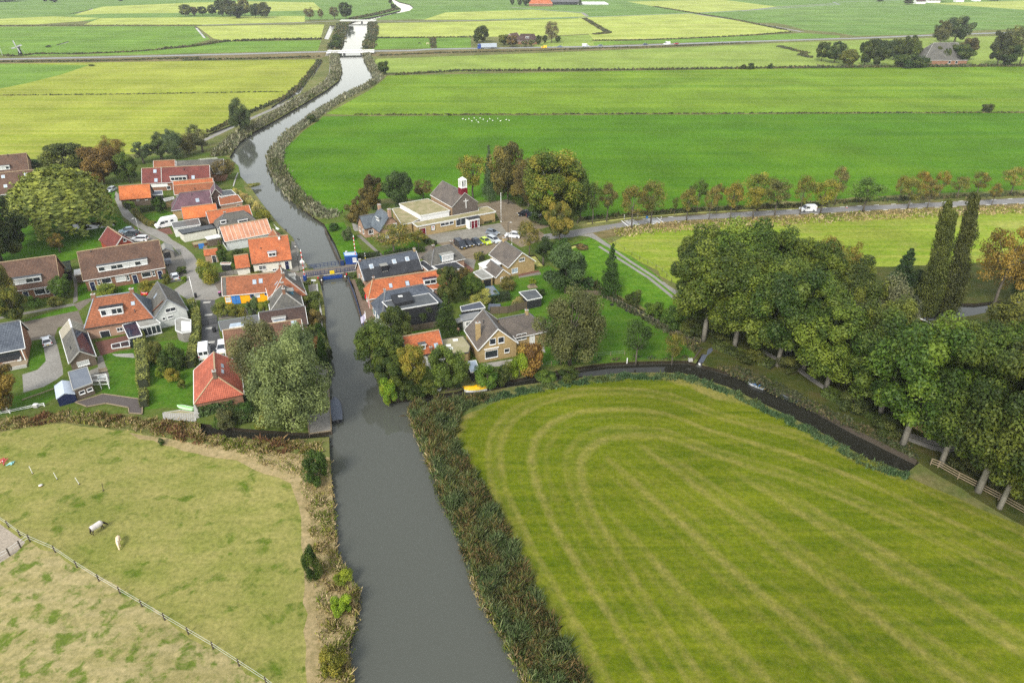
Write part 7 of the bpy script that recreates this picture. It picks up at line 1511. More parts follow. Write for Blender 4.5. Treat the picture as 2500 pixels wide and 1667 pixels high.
o, p, H=pole('flagpole', 'white flagpole leaning its furled flag over the street junction', kD(405,725),678,.10, 'white', 'flagpole', 'ball');
o, p, H=pole('flagpole', 'white flagpole with a hanging pale violet flag on the quay', kI(1040,1400),762,.08, 'white', 'flagpole', 'ball')
b=MB();n_=6;pv=None
for i in range(n_):
    x0, x1=-.06-.17*i,-.06-.17*(i+1);y0, y1=.12*math.sin(i*1.4),.12*math.sin((i+1)*1.4);za, zb_=H-.3-.16*i, H-.3-.16*(i+1);b.face([p+Vector((x1, y1, zb_-1.5)), p+Vector((x0, y0, za-1.5)), p+Vector((x0, y0, za)), p+Vector((x1, y1, zb_))], paintm((206,200,222)))
tag(b.build('flag'), 'pale violet flag drooping from the quay flagpole', 'flag')
def bollard(pix, label, h, cols, r=.09, cat='bollard'):
    p=at(*pix);o=thing('bollard', label, cat, p);n=len(cols)
    b=MB()
    for i, c in enumerate(cols):b.tube([p+Vector((0,0, h*i/n)), p+Vector((0,0, h*(i+1)/n))], [r, r], M[c],8)
    b.build('post', o);b=MB();b.tube([p+Vector((0,0, h)), p+Vector((0,0, h+.06))], [r, r*.4], M[cols[-1]],8);b.build('cap', o)
bollard(kI(1007,405), 'tall black yellow and white striped post beside the cabin hedge',2.6, ['white', 'black', 'p_signyellow', 'black', 'white', 'black', 'white', 'black'],.1)
for q, l in((kP(520,652), 'black and white striped marker post at the left road hump'),(kP(658,632), 'taller striped marker post on the ditch side of the humps'),(kP(896,672), 'striped marker post at the right road hump')):bollard(q, l,1.3, ['white', 'black', 'white', 'black', 'white'],.12)
o, p, H=pole('road_sign', 'blue backed round road sign between the road humps', kP(747,700),528,.05, 'galv', 'sign');b=MB();b.box(p+Vector((0,-.06, H-.3)),(.35,0,0),(0,.02,0),(0,0,.35), M['p_blue']);b.build('sign_plate', o)
p=at(*kQ(655,500));o=thing('traffic_cone', 'small white and orange traffic cone on the road edge', 'cone', p);b=MB();b.tube([p+Vector((0,0,.05)), p+Vector((0,0,.4)), p+Vector((0,0,.75))], [.2,.12,.04], M['white'],8);b.build('cone', o);b=MB();b.box(p+Vector((0,0,.03)),(.25,0,0),(0,.25,0),(0,0,.03), M['p_red']);b.build('base', o)
# road markings
b=MB()
def mark(p, d, L, w):
    d=d.normalized();n=Vector((-d.y, d.x,0));z=Vector((0,0,.012));b.face([p-d*L/2-n*w/2+z, p+d*L/2-n*w/2+z, p+d*L/2+n*w/2+z, p-d*L/2+n*w/2+z], M['white'])
rd=[at(*q)for q in PP(kP,(330,742),(640,688),(1160,645),(1320,634),(2352,580))+PP(kQ,(900,500),(2352,432))]
for side in(-2.35,2.35):
    L_, R_=offset_line(rd, abs(side)*2);ln=L_ if side>0 else R_
    for i in range(1, len(ln)-1):
        d=ln[i+1]-ln[i];n=int(d.length/5.6)
        for k_ in range(n):mark(ln[i]+d*((k_+.5)/n), d,1.7,.28)
for q, s_ in(((585,690),1),((835,668),-1)):
    c=at(*kP(*q));d=(at(*kP(860,662))-at(*kP(560,692))).normalized();n=Vector((-d.y, d.x,0))
    for i in range(5):mark(c+n*(i-2)*1.0+d*(.5*s_), d,3.2,.35)
    mark(c-d*1.8*s_, n,5.0,.3)
tag(b.build('road_markings'), kind='structure')

# ------------------------------------------------------------------ bridge
def rail_run(root, a, b_, h=1.05, n=6, m='p_navyrail', rails=(1.05,.62,.22)):
    t=MB()
    for z in rails:t.bar(a+Vector((0,0, z)), b_+Vector((0,0, z)),.09,.08, M[m])
    for i in range(n+1):q=a.lerp(b_, i/n);t.bar(q, q+Vector((0,0, h)),.09,.09, M[m])
    t.build('railing', root)
c0, c1, c2, c3=at(*kI(150,630)), at(*kI(928,530)), at(*kI(905,450)), at(*kI(170,545))
br=thing('swing_bridge', 'low road bridge with blue railings and blue girder across the river', 'bridge',(c0+c1+c2+c3)/4)
b=MB();b.prism([tuple(q.xy)for q in(c0, c1, c2, c3)],-.15,.18, M['concrete'], GM['street']);b.build('deck', br)
g0, g1=at(*kI(440,608),.1), at(*kI(745,570),.1);b=MB();b.bar(g0+Vector((0,-.25,-.35)), g1+Vector((0,-.25,-.35)),.3,.75, M['p_deepblue']);b.build('girder', br)
for a_, b2 in((kI(258,612), kI(430,592)),(kI(440,590), kI(740,552)),(kI(750,550), kI(925,530))):rail_run(br, at(*a_)+Vector((0,0,.18)), at(*b2)+Vector((0,0,.18)))
for a_, b2 in((kI(275,512), kI(375,500)),(kI(385,498), kI(670,462))):rail_run(br, at(*a_)+Vector((0,0,.18)), at(*b2)+Vector((0,0,.18)))
for q in((437,655),(745,615)):
    p=at(*kI(*q),-.7);b=MB();b.box(p+Vector((0,.3,.3)),(.45,0,0),(0,.9,0),(0,0,.6), M['postwood']);b.build('pier', br)
for q in((455,715),(755,668)):
    p=at(*kI(*q),-.7);o=thing('mooring_post', 'dark mooring post with a white cap at the bridge opening, '+('left side' if q[0]<500 else 'right side'), 'mooring post', p);b=MB();b.tube([p-Vector((0,0,.5)), p+Vector((0,0,1.3))], [.2,.2], M['postwood'],8);b.build('post', o);b=MB();b.tube([p+Vector((0,0,1.3)), p+Vector((0,0,1.6))], [.23,.12], M['white'],8);b.build('cap', o)
for q, l in(((405,660), 'small red navigation lamp at the left bridge end'),((768,612), 'small red navigation lamp at the right bridge end')):
    p=at(*kI(*q));o=thing('signal_lamp', l, 'signal', p);b=MB();b.tube([p, p+Vector((0,0,.7))], [.06,.06], M['dark'],6);b.build('post', o);b=MB();b.box(p+Vector((0,0,.85)),(.14,0,0),(0,.14,0),(0,0,.17), M['p_red']);b.build('lamp', o)
s0, s1=at(*kI(555,578)), at(*kI(612,570));o=thing('warning_sign', 'yellow sign board fixed to the near bridge railing', 'sign',(s0+s1)/2);b=MB();mid=(s0+s1)/2+Vector((0,-.12,.62));dx=(s1-s0)/2;b.box(mid, dx,(0,.02,0),(0,0,.42), M['p_signyellow']);b.build('board', o);b=MB();b.box(mid+Vector((0,-.03,0)), dx*.86,(0,.006,0),(0,0,.03), M['dark']);b.build('stripe', o)
def barrier(base, top, label, disc=False):
    p=at(*base);H=height_at(p.x, p.y, top[1]);b_, c_=p, None;q=Vector(p);q.z=H;xs=at(*top, H);q=Vector((xs.x, p.y, H))
    o=thing('barrier_arm', label, 'barrier', p);b=MB();b.box(p+Vector((0,0,.65)),(.35,0,0),(0,.35,0),(0,0,.65), M['p_deepblue']);b.build('cabinet', o)
    b=MB();n=13;s_=p+Vector((0,-.1,.9));q.y-=.1
    for i in range(n):b.bar(s_.lerp(q, i/n), s_.lerp(q,(i+1)/n),.16,.12, M['p_red']if i%2 else M['white'])
    b.build('arm', o)
    if disc:
        c=s_.lerp(q,.55)+Vector((0,-.12,0));b=MB();b.tube([c, c+Vector((0,-.05,0))], [.62,.62], M['white'],8);b.build('disc', o);b=MB();b.box(c+Vector((0,-.07,.05)),(.07,0,0),(0,.012,0),(0,0,.26), M['p_red']);b.build('disc_mark', o)
barrier(kI(238,650), kI(176,255), 'raised red and white barrier arm with a white octagon at the left bridge end', True);barrier(kI(892,432), kI(849,75), 'raised red and white barrier arm next to the blue cabin')
f=Flat('bridge_cabin', 'bright blue bridge keeper cabin with a pale roof beside the right barrier', PP(kI,(725,300),(880,288),(900,330),(740,340)),2.4, 'p_deepblue', 'r_bluegrey', fascia='p_blue', cat='cabin', inset=.05);i=f.near_edge();f.win(i,.75,1.2,.8,1.0, pane='greywhite')
p=at(*kI(715,455));b=MB();o=thing('control_cabinet', 'dark blue control cabinet at the right end of the far bridge rail', 'cabinet', p);b.box(p+Vector((0,0,.65)),(.45,0,0),(0,.35,0),(0,0,.65), M['p_navyrail']);b.build('body', o);b=MB();b.box(p+Vector((0,0,1.33)),(.5,0,0),(0,.4,0),(0,0,.04), M['dark']);b.build('lid', o)
o, p, H=pole('water_sign', 'white rectangular sign on a post at the quay left of the river', kI(365,790),683,.05, 'galv', 'sign');b=MB();b.box(p+Vector((0,-.08, H-.1)),(.55,0,0),(0,.02,0),(0,0,.2), M['white']);b.build('board', o);b=MB();b.box(p+Vector((0,-.105, H-.1)),(.45,0,0),(0,.004,0),(0,0,.03), M['p_blue']);b.build('sign_line', o)
# far bridges
a_, b2=at(*k1(1560,503),1.2), at(*k1(2015,494),1.2);fb=thing('road_bridge', 'white edged concrete road bridge over the upper river', 'bridge',(a_+b2)/2)
d=(b2-a_).normalized();n=Vector((-d.y, d.x,0));b=MB();b.box((a_+b2)/2+Vector((0,0,-.05)),(b2-a_)/2, n*5.5,(0,0,.35), M['concrete']);b.build('deck', fb)
for s_ in(-1,1):b=MB();b.box((a_+b2)/2+n*s_*5.6+Vector((0,0,.25)),(b2-a_)/2, n*.15,(0,0,.5), M['white']);b.build('parapet', fb)
for t_ in(.36,.72):p=a_.lerp(b2, t_);b=MB();b.box(Vector((p.x, p.y,-.2)), d*.6, n*4.8,(0,0,1.1), M['dark']);b.build('pier', fb)
a_, b2=at(*k1(1690,204),1.2), at(*k1(2030,204),1.2);fb=thing('road_bridge', 'small farthest bridge over the narrowing river', 'bridge',(a_+b2)/2);d=(b2-a_).normalized();n=Vector((-d.y, d.x,0))
b=MB();b.box((a_+b2)/2,(b2-a_)/2, n*3,(0,0,.3), M['concrete']);b.build('deck', fb)
for s_ in(-1,1):b=MB();b.box((a_+b2)/2+n*s_*3+Vector((0,0,.7)),(b2-a_)/2, n*.1,(0,0,.5), M['greywhite']);b.build('parapet', fb)
b=MB();p=a_.lerp(b2,.6);b.box(Vector((p.x, p.y,-.3)), d*.6, n*2.6,(0,0,.9), M['dark']);b.build('pier', fb)

# ------------------------------------------------------------------ fences and rails
def fence(name, label, pts, h, step, post='postwood', rails=(), rail_m='wood', pw=.1, rw=.03, rh=.09, panel=None, cat='fence'):
    W=pts_world(pts);mid=W[len(W)//2];o=thing(name, label, cat, mid)
    k_=0
    for i,(a_, b2)in enumerate(zip(W[:-1], W[1:])):
        d=b2-a_;n=max(1, round(d.length/step))
        for j in range(n+(1 if i==len(W)-2 else 0)):
            if k_>=98:break
            p=a_+d*(j/n);t=MB();t.bar(p-Vector((0,0,.1)), p+Vector((0,0, h)), pw, pw, M[post]);t.build('post', o);k_+=1
    if rails:
        for z in rails:
            t=MB()
            for a_, b2 in zip(W[:-1], W[1:]):t.bar(a_+Vector((0,0, z)), b2+Vector((0,0, z)), rw, rh, M[rail_m])
            t.build('rail', o)
    if panel:
        t=MB()
        for a_, b2 in zip(W[:-1], W[1:]):t.bar(a_+Vector((0,0, h*.5)), b2+Vector((0,0, h*.5)),.05, h*.95, M[panel])
        t.build('boards', o)
    return o
fence('rail_fence', 'pale wooden three rail fence at the bottom right wood edge', PP(kO,(1180,1195),(1260,1225),(1470,1345),(1720,1475),(1900,1570),(2200,1740)),1.25,2.6, 'wood',(.4,.8,1.2), 'wood',.12,.05,.12)
fence('paddock_fence', 'dark posted paddock fence with white tapes across the grazed pasture', PP(kR,(-60,1030),(85,1125),(195,1210),(290,1262),(530,1365),(740,1510),(950,1640))+VV((490,1490),(612,1570),(700,1640)),1.25,4.2, 'postwood',(.65,1.15), 'greywhite',.12,.02,.035)
fence('paddock_fence', 'short cross fence with a gate beside the sand paddock corner', PP(kR,(290,1262),(200,1320),(95,1395),(-60,1480)),1.3,3.2, 'postwood',(.7,1.15), 'white',.13,.03,.04)
fence('wire_fence', 'thin posted wire fence along the ditch below the garden lawn', PP(kL,(0,1030),(120,1000),(350,965),(560,930),(800,880),(1150,850)),1.0,2.4, 'wood',(.5,.95), 'galv',.08,.015,.02)
fence('wire_fence', 'picket wire fence between the lawn and the duckweed ditch', PP(kL,(870,150),(1120,240),(1330,350),(1620,500),(1860,640),(2090,710)),1.1,1.3, 'wood',(.5,1.0), 'galv',.07,.015,.02)
fence('board_fence', 'low brown board fence at the top of the garden lawn', PP(kL,(620,100),(860,110)),1.2,1.8, 'postwood', panel='fencewood');fence('board_fence', 'tall board fence behind the yellow brick house garden', PP(kJ,(770,1080),(990,1070),(1210,1015),(1400,985)),1.8,1.9, 'postwood', panel='fencewood')
fence('board_fence', 'grey board fence behind the row of three small trees', PP(kK,(560,470),(740,440),(960,405)),1.5,1.6, 'postwood', panel='fencewood');fence('board_fence', 'grey sleeper wall between the lane bush and the yellow house', PP(kD,(690,410),(900,370),(1130,350)),1.3,2.0, 'postwood', panel='planks')
fence('quay_railing', 'dark blue railing along the brick quay right of the river', PP(kI,(788,640),(830,760),(900,960),(985,1250),(1040,1430)),1.0,1.7, 'p_navyrail',(.5,.95), 'p_navyrail',.09,.05,.06)
fence('white_railing', 'low white double railing along the ditch at the left garden', PP(kE,(-100,1240),(130,1195),(460,1125),(570,1105)),.7,3.0, 'white',(.35,.65), 'white',.14,.05,.08)
fence('field_fence', 'row of thin posts along the track by the roadside meadow', PP(kP,(395,890),(432,915),(520,980))+PP(kM,(5,500),(70,545),(170,640)),1.0,3.5, 'postwood',(.9,), 'galv',.1,.015,.02)
fence('driveway_gate', 'black ornamental gate across the grey driveway', PP(kD,(450,1035),(690,985)),1.2,1.6, 'black',(.2,.65,1.15), 'black',.08,.05,.08, panel=None, cat='gate')
fence('trellis_fence', 'white lattice trellis fence on the river terrace behind the slate ridge', PP(kB,(985,215),(1215,195)),2.0,.55, 'white',(.1,.5,.9,1.3,1.7,1.95), 'cream',.08,.05,.08);fence('terrace_rail', 'white post screen along the riverside gable of the long house', PP(kB,(1215,200),(1225,330),(1200,420)),2.0,1.4, 'white',(.9,1.9), 'white',.1,.05,.1)
fence('pergola', 'white framed pergola at the end of the blue grey shed terrace', PP(kE,(1195,890),(1400,880),(1390,800),(1180,830),(1195,890)),1.9,1.5, 'white',(1.0,1.85), 'white',.1,.06,.1, cat='pergola')
fence('plank_barrier', 'long weathered beam lying along the left garden bank', PP(kE,(295,1035),(705,890)),.3,3.0, 'wood',(.25,), 'wood',.14,.14,.16, cat='beam')

# ------------------------------------------------------------------ decks, jetties, quay walls
def deck(name, label, pts, z, m='deckboard', cat='jetty', edge='wood', legs=True):
    W=pts_world(pts);W=[at(*p, z)for p in pts];a=sum(W[i].x*W[(i+1)%len(W)].y-W[(i+1)%len(W)].x*W[i].y for i in range(len(W)));W=W if a>0 else W[::-1]
    c=sum(W, Vector())/len(W);o=thing(name, label, cat,(c.x, c.y,0));b=MB();b.prism([tuple(p.xy)for p in W], z-.12, z, M[m]);b.build('boards', o)
    b=MB()
    for i in range(len(W)):b.bar(W[i]+Vector((0,0,.03)), W[(i+1)%len(W)]+Vector((0,0,.03)),.16,.14, M[edge])
    b.build('edge_beam', o)
    for p in W:b=MB();b.tube([Vector((p.x, p.y,-1.6)), Vector((p.x, p.y, z+.1))], [.1,.1], M['postwood'],6);b.build('pile', o)
    return o
deck('jetty', 'weathered plank jetty along the river in front of the silvery willow', PP(kF,(1890,570),(2035,555),(2065,950),(2092,1385),(1815,1425),(1785,1190),(1930,1150),(1920,900)),.08)
deck('garden_deck', 'dark angled plank deck at the end of the tall hedge', PP(kE,(960,1055),(1320,948),(1820,1018),(1815,1205),(1648,1192),(1640,1122),(1350,1068),(1110,1112)),.15, 'planks_dark', 'deck')
deck('stone_slope', 'grass paver slope with pale concrete bars beside the red garage', PP(kF,(-10,1165),(220,1130),(392,1160),(400,1270),(0,1240)),.05, 'f_moss', 'paved slope', 'concrete')
b=MB();W=[at(*kF(*q),.1)for q in((0,1165),(390,1165),(400,1265),(0,1235))]
for i in range(6):a_, b2=W[0].lerp(W[3],(i+.5)/6), W[1].lerp(W[2],(i+.5)/6);b.bar(a_, b2,.14,.06, M['concrete'])
for i in range(14):a_, b2=W[0].lerp(W[1],(i+.5)/14), W[3].lerp(W[2],(i+.5)/14);b.bar(a_, b2,.08,.05, M['concrete'])
b.build('concrete_grid', [o for o in COL.objects if o.name.startswith('stone_slope')][0])
deck('boat_ramp', 'small wooden landing at the riverside point among the shrubs', PP(kK,(390,1240),(480,1225),(545,1285),(470,1300),(400,1270)),.05)
def quay(label, pts, h0, h1, w, m, name='quay_wall'):
    W=pts_world(pts);o=thing(name, label, 'quay wall', W[len(W)//2]);b=MB()
    for a_, b2 in zip(W[:-1], W[1:]):b.bar(a_+Vector((0,0,(h0+h1)/2)), b2+Vector((0,0,(h0+h1)/2)), w, h1-h0, M[m])
    b.build('wall', o);b=MB()
    for a_, b2 in zip(W[:-1], W[1:]):b.bar(a_+Vector((0,0, h1+.04)), b2+Vector((0,0, h1+.04)), w+.08,.08, M['concrete' if m=='concrete' else 'postwood'])
    b.build('coping', o)
quay('timber quay wall along the brick path right of the river', PP(kI,(790,650),(830,775),(900,985),(985,1270),(1030,1480),(1045,1600)),-1.2,.05,.25, 'postwood')
quay('timber quay wall along the parsonage lawn above the bridge', PP(kI,(485,-10),(560,160),(620,300),(690,430)),-1.2,.05,.25, 'postwood')
quay('pale quay wall below the bridge house bushes on the left bank', PP(kI,(385,700),(400,850),(440,1080),(450,1280)),-1.2,.05,.3, 'concrete')
quay('pale quay wall round the small riverside garden beyond the long house', PP(kB,(1470,330),(1440,400),(1410,500)),-1.2,.1,.3, 'concrete')
quay('timber edging along the wooded bank of the narrow ditch', PP(kO,(-900,180),(-620,320),(-230,500),(340,810),(1040,1155)),-1.0,.03,.2, 'postwood');quay('dark timber edging of the boat slip at the left end of the wood', PP(kM,(395,1490),(490,1350)),-1.0,.05,.2, 'postwood');quay('timber edging below the garden of the yellow boat', PP(kK,(1060,1205),(1290,1160)),-1.0,.05,.2, 'wood');quay('concrete wall strip between red garage and ditch hedge', PP(kF,(415,1060),(425,1230)),-.5,.9,.7, 'concrete')

# ------------------------------------------------------------------ boats
def boat(label, a, b_, beam, hull, top=None, inside=None, stern='white', name='moored_boat', motor=True, z=-.7, fb=.55, tipw=.05, roundbow=False):
    p0, p1=at(*a, z), at(*b_, z);L=(p1-p0).length;ang=math.atan2(p1.y-p0.y, p1.x-p0.x);c=(p0+p1)/2;fr=Frame(c, ang);o=thing(name, label, 'boat', c, ang)
    ns=9;rows=[]
    for i in range(ns):
        t=i/(ns-1);x=-L/2+L*t;wv=beam/2*(.82+.18*math.sin(min(t*2.2,1)*math.pi/2))*(1 if t<.5 else math.sqrt(max(0,1-((t-.5)/.5)**2.2)));wv=max(wv, tipw);sh=fb*(1+.25*max(0, t-.5)*2)
        rows.append([(x,-wv, sh),(x,-wv*.85,.0),(x,0,-.15),(x, wv*.85,.0),(x, wv, sh)])
    b=MB();hm=paintm(hull)
    for r0, r1 in zip(rows[:-1], rows[1:]):
        for k_ in range(4):b.face([fr.w(*r0[k_]), fr.w(*r0[k_+1]), fr.w(*r1[k_+1]), fr.w(*r1[k_])][::-1], hm)
    b.face([fr.w(*q)for q in rows[0]], hm);b.build('hull', o)
    b=MB()
    for sy in(0,4):
        for r0, r1 in zip(rows[:-1], rows[1:]):b.bar(fr.w(*r0[sy]), fr.w(*r1[sy]),.1,.07, M[stern])
    b.bar(fr.w(*rows[0][0]), fr.w(*rows[0][4]),.1,.07, M[stern]);b.build('gunwale', o)
    b=MB();tm=M[top]if isinstance(top, str)else(paintm(top)if top else M['dark']);dz=.1 if top else-.28
    for r0, r1 in zip(rows[:-1], rows[1:]):
        m0, m1=(r0[0][0],0, r0[0][2]+dz*1.6),(r1[0][0],0, r1[0][2]+dz*1.6);e0=[(q[0], q[1]*.93, q[2]+(.03 if top else-.28))for q in(r0[0], r0[4])];e1=[(q[0], q[1]*.93, q[2]+(.03 if top else-.28))for q in(r1[0], r1[4])]
        b.face([fr.w(*e0[0]), fr.w(*e1[0]), fr.w(*m1), fr.w(*m0)], tm);b.face([fr.w(*m0), fr.w(*m1), fr.w(*e1[1]), fr.w(*e0[1])], tm)
    b.build('cover' if top else 'floor', o)
    if not top:
        for t_ in(.28,.55):b=MB();b.box(fr.w(-L/2+L*t_,0, fb-.12), fr.d(.16,0,0), fr.d(0, beam*.43,0),(0,0,.03), M[inside or 'wood']);b.build('bench', o)
    if motor:b=MB();b.box(fr.w(-L/2-.22,0,.55), fr.d(.18,0,0), fr.d(0,.16,0),(0,0,.25), M['dark']);b.bar(fr.w(-L/2-.2,0,.35), fr.w(-L/2-.25,0,-.3),.1,.1, M['dark']);b.build('outboard_motor', o)
    return o
boat('dark hulled sloop under a grey tarpaulin moored at the plank jetty', kF(2175,1290), kF(2135,1005),2.1,(34,36,42), 'tarp', stern='dark')
boat('yellow motorboat moored in the narrow ditch by the garden point', kK(1575,1165), kK(1268,1195),2.0,(236,236,232),(246,190,12), stern='p_signyellow')
boat('small boat with a white stern under a dark cover in the ditch slip', kL(2110,985), kL(2230,800),1.7,(226,226,224), 'tarp', stern='dark', motor=True)
boat('blue and white open boat in the ditch under the wood, nearest the slip', kV(1756,893), kV(1718,878),1.5,(220,226,234), None, 'p_blue', stern='p_blue')
boat('low dark open boat in the ditch farther along the wood', kV(1846,927), kV(1790,907),1.4,(64,72,80), None, 'wood', stern='zinc')
boat('white boat at the quay behind the salmon roofed house', kB(1930,1010), kB(1990,1080),1.6,(228,230,232), 'f_white');boat('dark rowing boat at the quay end near the bright orange house', kB(2075,1075), kB(1950,1090),1.4,(40,40,46), None, 'wood', stern='dark')
boat('pale green kayak lying on the slope by the red garage', kF(370,1128), kF(175,1092),.8,(150,220,130),(140,214,120), stern='white', motor=False, z=.25, fb=.3, name='kayak');boat('white rowing skiff pulled onto the riverside garden bank', kK(985,1195), kK(930,1090),.9,(226,226,222), None, 'wood', motor=False, z=.2, fb=.35, name='rowing_boat')

# ------------------------------------------------------------------ garden things
def simple(name, label, cat, p, parts):
    o=thing(name, label, cat, p)
    for nm, fn in parts:b=MB();fn(b);b.build(nm, o)
    return o
def boxp(b, p, c, s, m, rz=0.0):
    ca, sa=math.cos(rz), math.sin(rz);q=Vector(p)+Vector((c[0]*ca-c[1]*sa, c[0]*sa+c[1]*ca, c[2]));b.box(q,(s[0]/2*ca, s[0]/2*sa,0),(-s[1]/2*sa, s[1]/2*ca,0),(0,0, s[2]/2), M[m])
p=at(*kC(130,1490));simple('garden_sofa', 'white outdoor sofa on the veranda of the left bungalow', 'sofa', p, [('seat', lambda b:boxp(b, p,(0,0,.3),(2.2,.8,.25), 'greywhite', R(27))),('backrest', lambda b:boxp(b, p,(0,.4,.6),(2.2,.18,.5), 'greywhite', R(27))),('base', lambda b:boxp(b, p,(0,0,.08),(2.1,.7,.16), 'wood', R(27)))])
p=at(*kC(260,1480));simple('garden_chair', 'white garden chair right of the veranda sofa', 'chair', p, [('seat', lambda b:boxp(b, p,(0,0,.4),(.8,.7,.1), 'greywhite', R(10))),('backrest', lambda b:boxp(b, p,(.3,.2,.7),(.15,.7,.6), 'greywhite', R(10))),('base', lambda b:boxp(b, p,(0,0,.18),(.6,.5,.35), 'wood', R(10)))])
p=at(*kE(230,600));simple('raised_deck', 'stone edged veranda terrace before the left bungalow', 'terrace', p, [('slab', lambda b:boxp(b, p,(-1.2,.6,.15),(5.6,3.0,.3), 'wood', R(27))),('edge', lambda b:boxp(b, p,(-1.2,-1.0,.3),(5.6,.25,.6), 'concrete', R(27)))])
p=at(*kE(1320,770));simple('picnic_table', 'grey metal table on the slabs beside the blue grey shed', 'table', p, [('table_top', lambda b:boxp(b, p,(0,0,.74),(1.6,.85,.05), 'greywhite', R(25)))]+[('leg',(lambda sx, sy:lambda b:boxp(b, p,(sx*.7, sy*.35,.36),(.06,.06,.72), 'dark', R(25)))(sx, sy))for sx in(-1,1)for sy in(-1,1)])
p=at(*kE(1325,680));simple('slatted_bench', 'slatted wooden bench north of the grey metal table', 'bench', p, [('seat', lambda b:boxp(b, p,(0,0,.42),(1.5,.4,.06), 'wood', R(25))),('backrest', lambda b:boxp(b, p,(0,.25,.7),(1.5,.06,.4), 'wood', R(25)))]+[('leg',(lambda sx:lambda b:boxp(b, p,(sx*.6,0,.2),(.08,.35,.4), 'wood', R(25)))(sx))for sx in(-1,1)])
p=at(*kI(1140,1200));simple('quay_bench', 'grey bench against the white quay house wall', 'bench', p, [('seat', lambda b:boxp(b, p,(0,0,.42),(.5,1.6,.07), 'greywhite', R(25))),('backrest', lambda b:boxp(b, p,(.22,0,.7),(.07,1.6,.4), 'greywhite', R(25)))]+[('leg',(lambda sy:lambda b:boxp(b, p,(0, sy*.6,.2),(.4,.08,.4), 'dark', R(25)))(sy))for sy in(-1,1)])
p=at(*kI(1018,920));simple('banner', 'red and yellow hanging banner beside the quay house door', 'banner', p, [('pole', lambda b:boxp(b, p,(0,0,1.0),(.05,.05,2.0), 'galv')),('cloth', lambda b:boxp(b, p,(-.04,-.05,1.3),(.35,.03,1.1), 'p_red'))])
p=at(*kJ(1305,740));simple('flower_planter', 'stacked timber planter with a shrub on the lawn', 'planter', p, [('box', lambda b:[boxp(b, p,(0,0,.15+.22*i),(2.2-.4*i,1.4-.3*i,.2), 'wood', R(20))for i in range(3)]),('soil', lambda b:boxp(b, p,(0,0,.72),(1.2,.7,.06), 'postwood', R(20)))]);T('shrub', kJ(1305,700),682,18, YLG, 'small shrub growing in the timber planter', cat='shrub', height=1.6)
p=at(*kJ(825,1010));simple('covered_furniture', 'grey tarpaulin over garden furniture by the board fence', 'tarpaulin', p, [('cover', lambda b:b.hexa([p+Vector((x, y,0))for x, y in((-1.6,-.8),(1.6,-.8),(1.6,.8),(-1.6,.8))]+[p+Vector((x, y,.9))for x, y in((-1.3,-.6),(1.3,-.6),(1.3,.6),(-1.3,.6))], M['tarp'])),('weight', lambda b:boxp(b, p,(1.2,-.8,.1),(.3,.2,.2), 'concrete'))])
p=at(*kK(1415,1050));simple('rusty_crate', 'rust coloured crate by the dark ditch shed', 'crate', p, [('box', lambda b:boxp(b, p,(.6,-.1,.2),(.9,.6,.35), 'p_redboard',.3)),('lid', lambda b:boxp(b, p,(.6,-.1,.4),(.95,.65,.05), 'p_redboard',.3))])
p=at(*kB(1045,970));simple('blue_tarp', 'blue tarpaulin hung in the gap behind the ribbed lean-to', 'tarpaulin', p, [('sheet', lambda b:b.hexa([p+Vector((x, y,0))for x, y in((-1.4,-.5),(1.4,-.5),(1.4,.5),(-1.4,.5))]+[p+Vector((x, y,2.2))for x, y in((-1.2,.2),(1.3,.2),(1.3,.6),(-1.2,.6))], M['tarp_blue'])),('rope', lambda b:b.bar(p+Vector((-1.6,.4,2.3)), p+Vector((1.6,.4,2.3)),.05,.05, M['white']))])
p=at(*kB(1010,1290));simple('leaning_boards', 'blue boards leaning in the garage yard', 'boards', p, [('panel', lambda b:boxp(b, p,(0,0,.7),(1.4,.12,1.4), 'p_blue', R(30))),('prop', lambda b:boxp(b, p,(.9,-.4,.3),(1.0,.7,.5), 'wood', R(20)))])
for i,(q, w_, l)in enumerate((((540,725),.95, 'top'),((562,885),.95, 'second'),((572,1055),.95, 'third'),((585,1235),1.0, 'lowest'))):
    p=at(*kD(*q));simple('paving_slab', 'pale rectangular slab set in the grey driveway, %s of four'%l, 'slab', p, [('slab', lambda b:boxp(b, p,(.15,.1,.01),(1.6,.85,.04), 'concrete', R(12)))])
for q, l in(((990,230), 'car tyre lying alone on the garden lawn'),((1180,302), 'left car tyre of two lying by the picket wire fence'),((1230,320), 'right car tyre of two lying by the picket wire fence')):
    p=at(*kL(*q));o=thing('old_tyre', l, 'tyre', p);b=MB();n=14
    b.tube([p+Vector((.34*math.cos(k_*2*math.pi/n),.34*math.sin(k_*2*math.pi/n),.12))for k_ in range(n+1)], [.13]*(n+1), M['tyre'],6, cap=False);b.build('tread', o)
for q, r_, l in(((278,540,313,612), 'white', 'leaning white stake in the pasture, left of three'),((512,600,548,667), 'white', 'leaning white stake in the pasture, middle of three'),((718,648,760,714), 'white', 'leaning white stake in the pasture, right of three'),((975,700,990,775), 'postwood', 'dark stake in the pasture right of the white ones')):
    p=at(*kR(q[2], q[3]));H=height_at(p.x, p.y, kR(q[0], q[1])[1]);t_=at(*kR(q[0], q[1]), H);o=thing('fence_stake', l, 'stake', p);b=MB();b.bar(p, t_,.06,.06, M[r_]);b.build('shaft', o);b=MB();b.bar(p, p+Vector((.0,0,.12)),.16,.16, M['postwood']);b.build('foot', o)
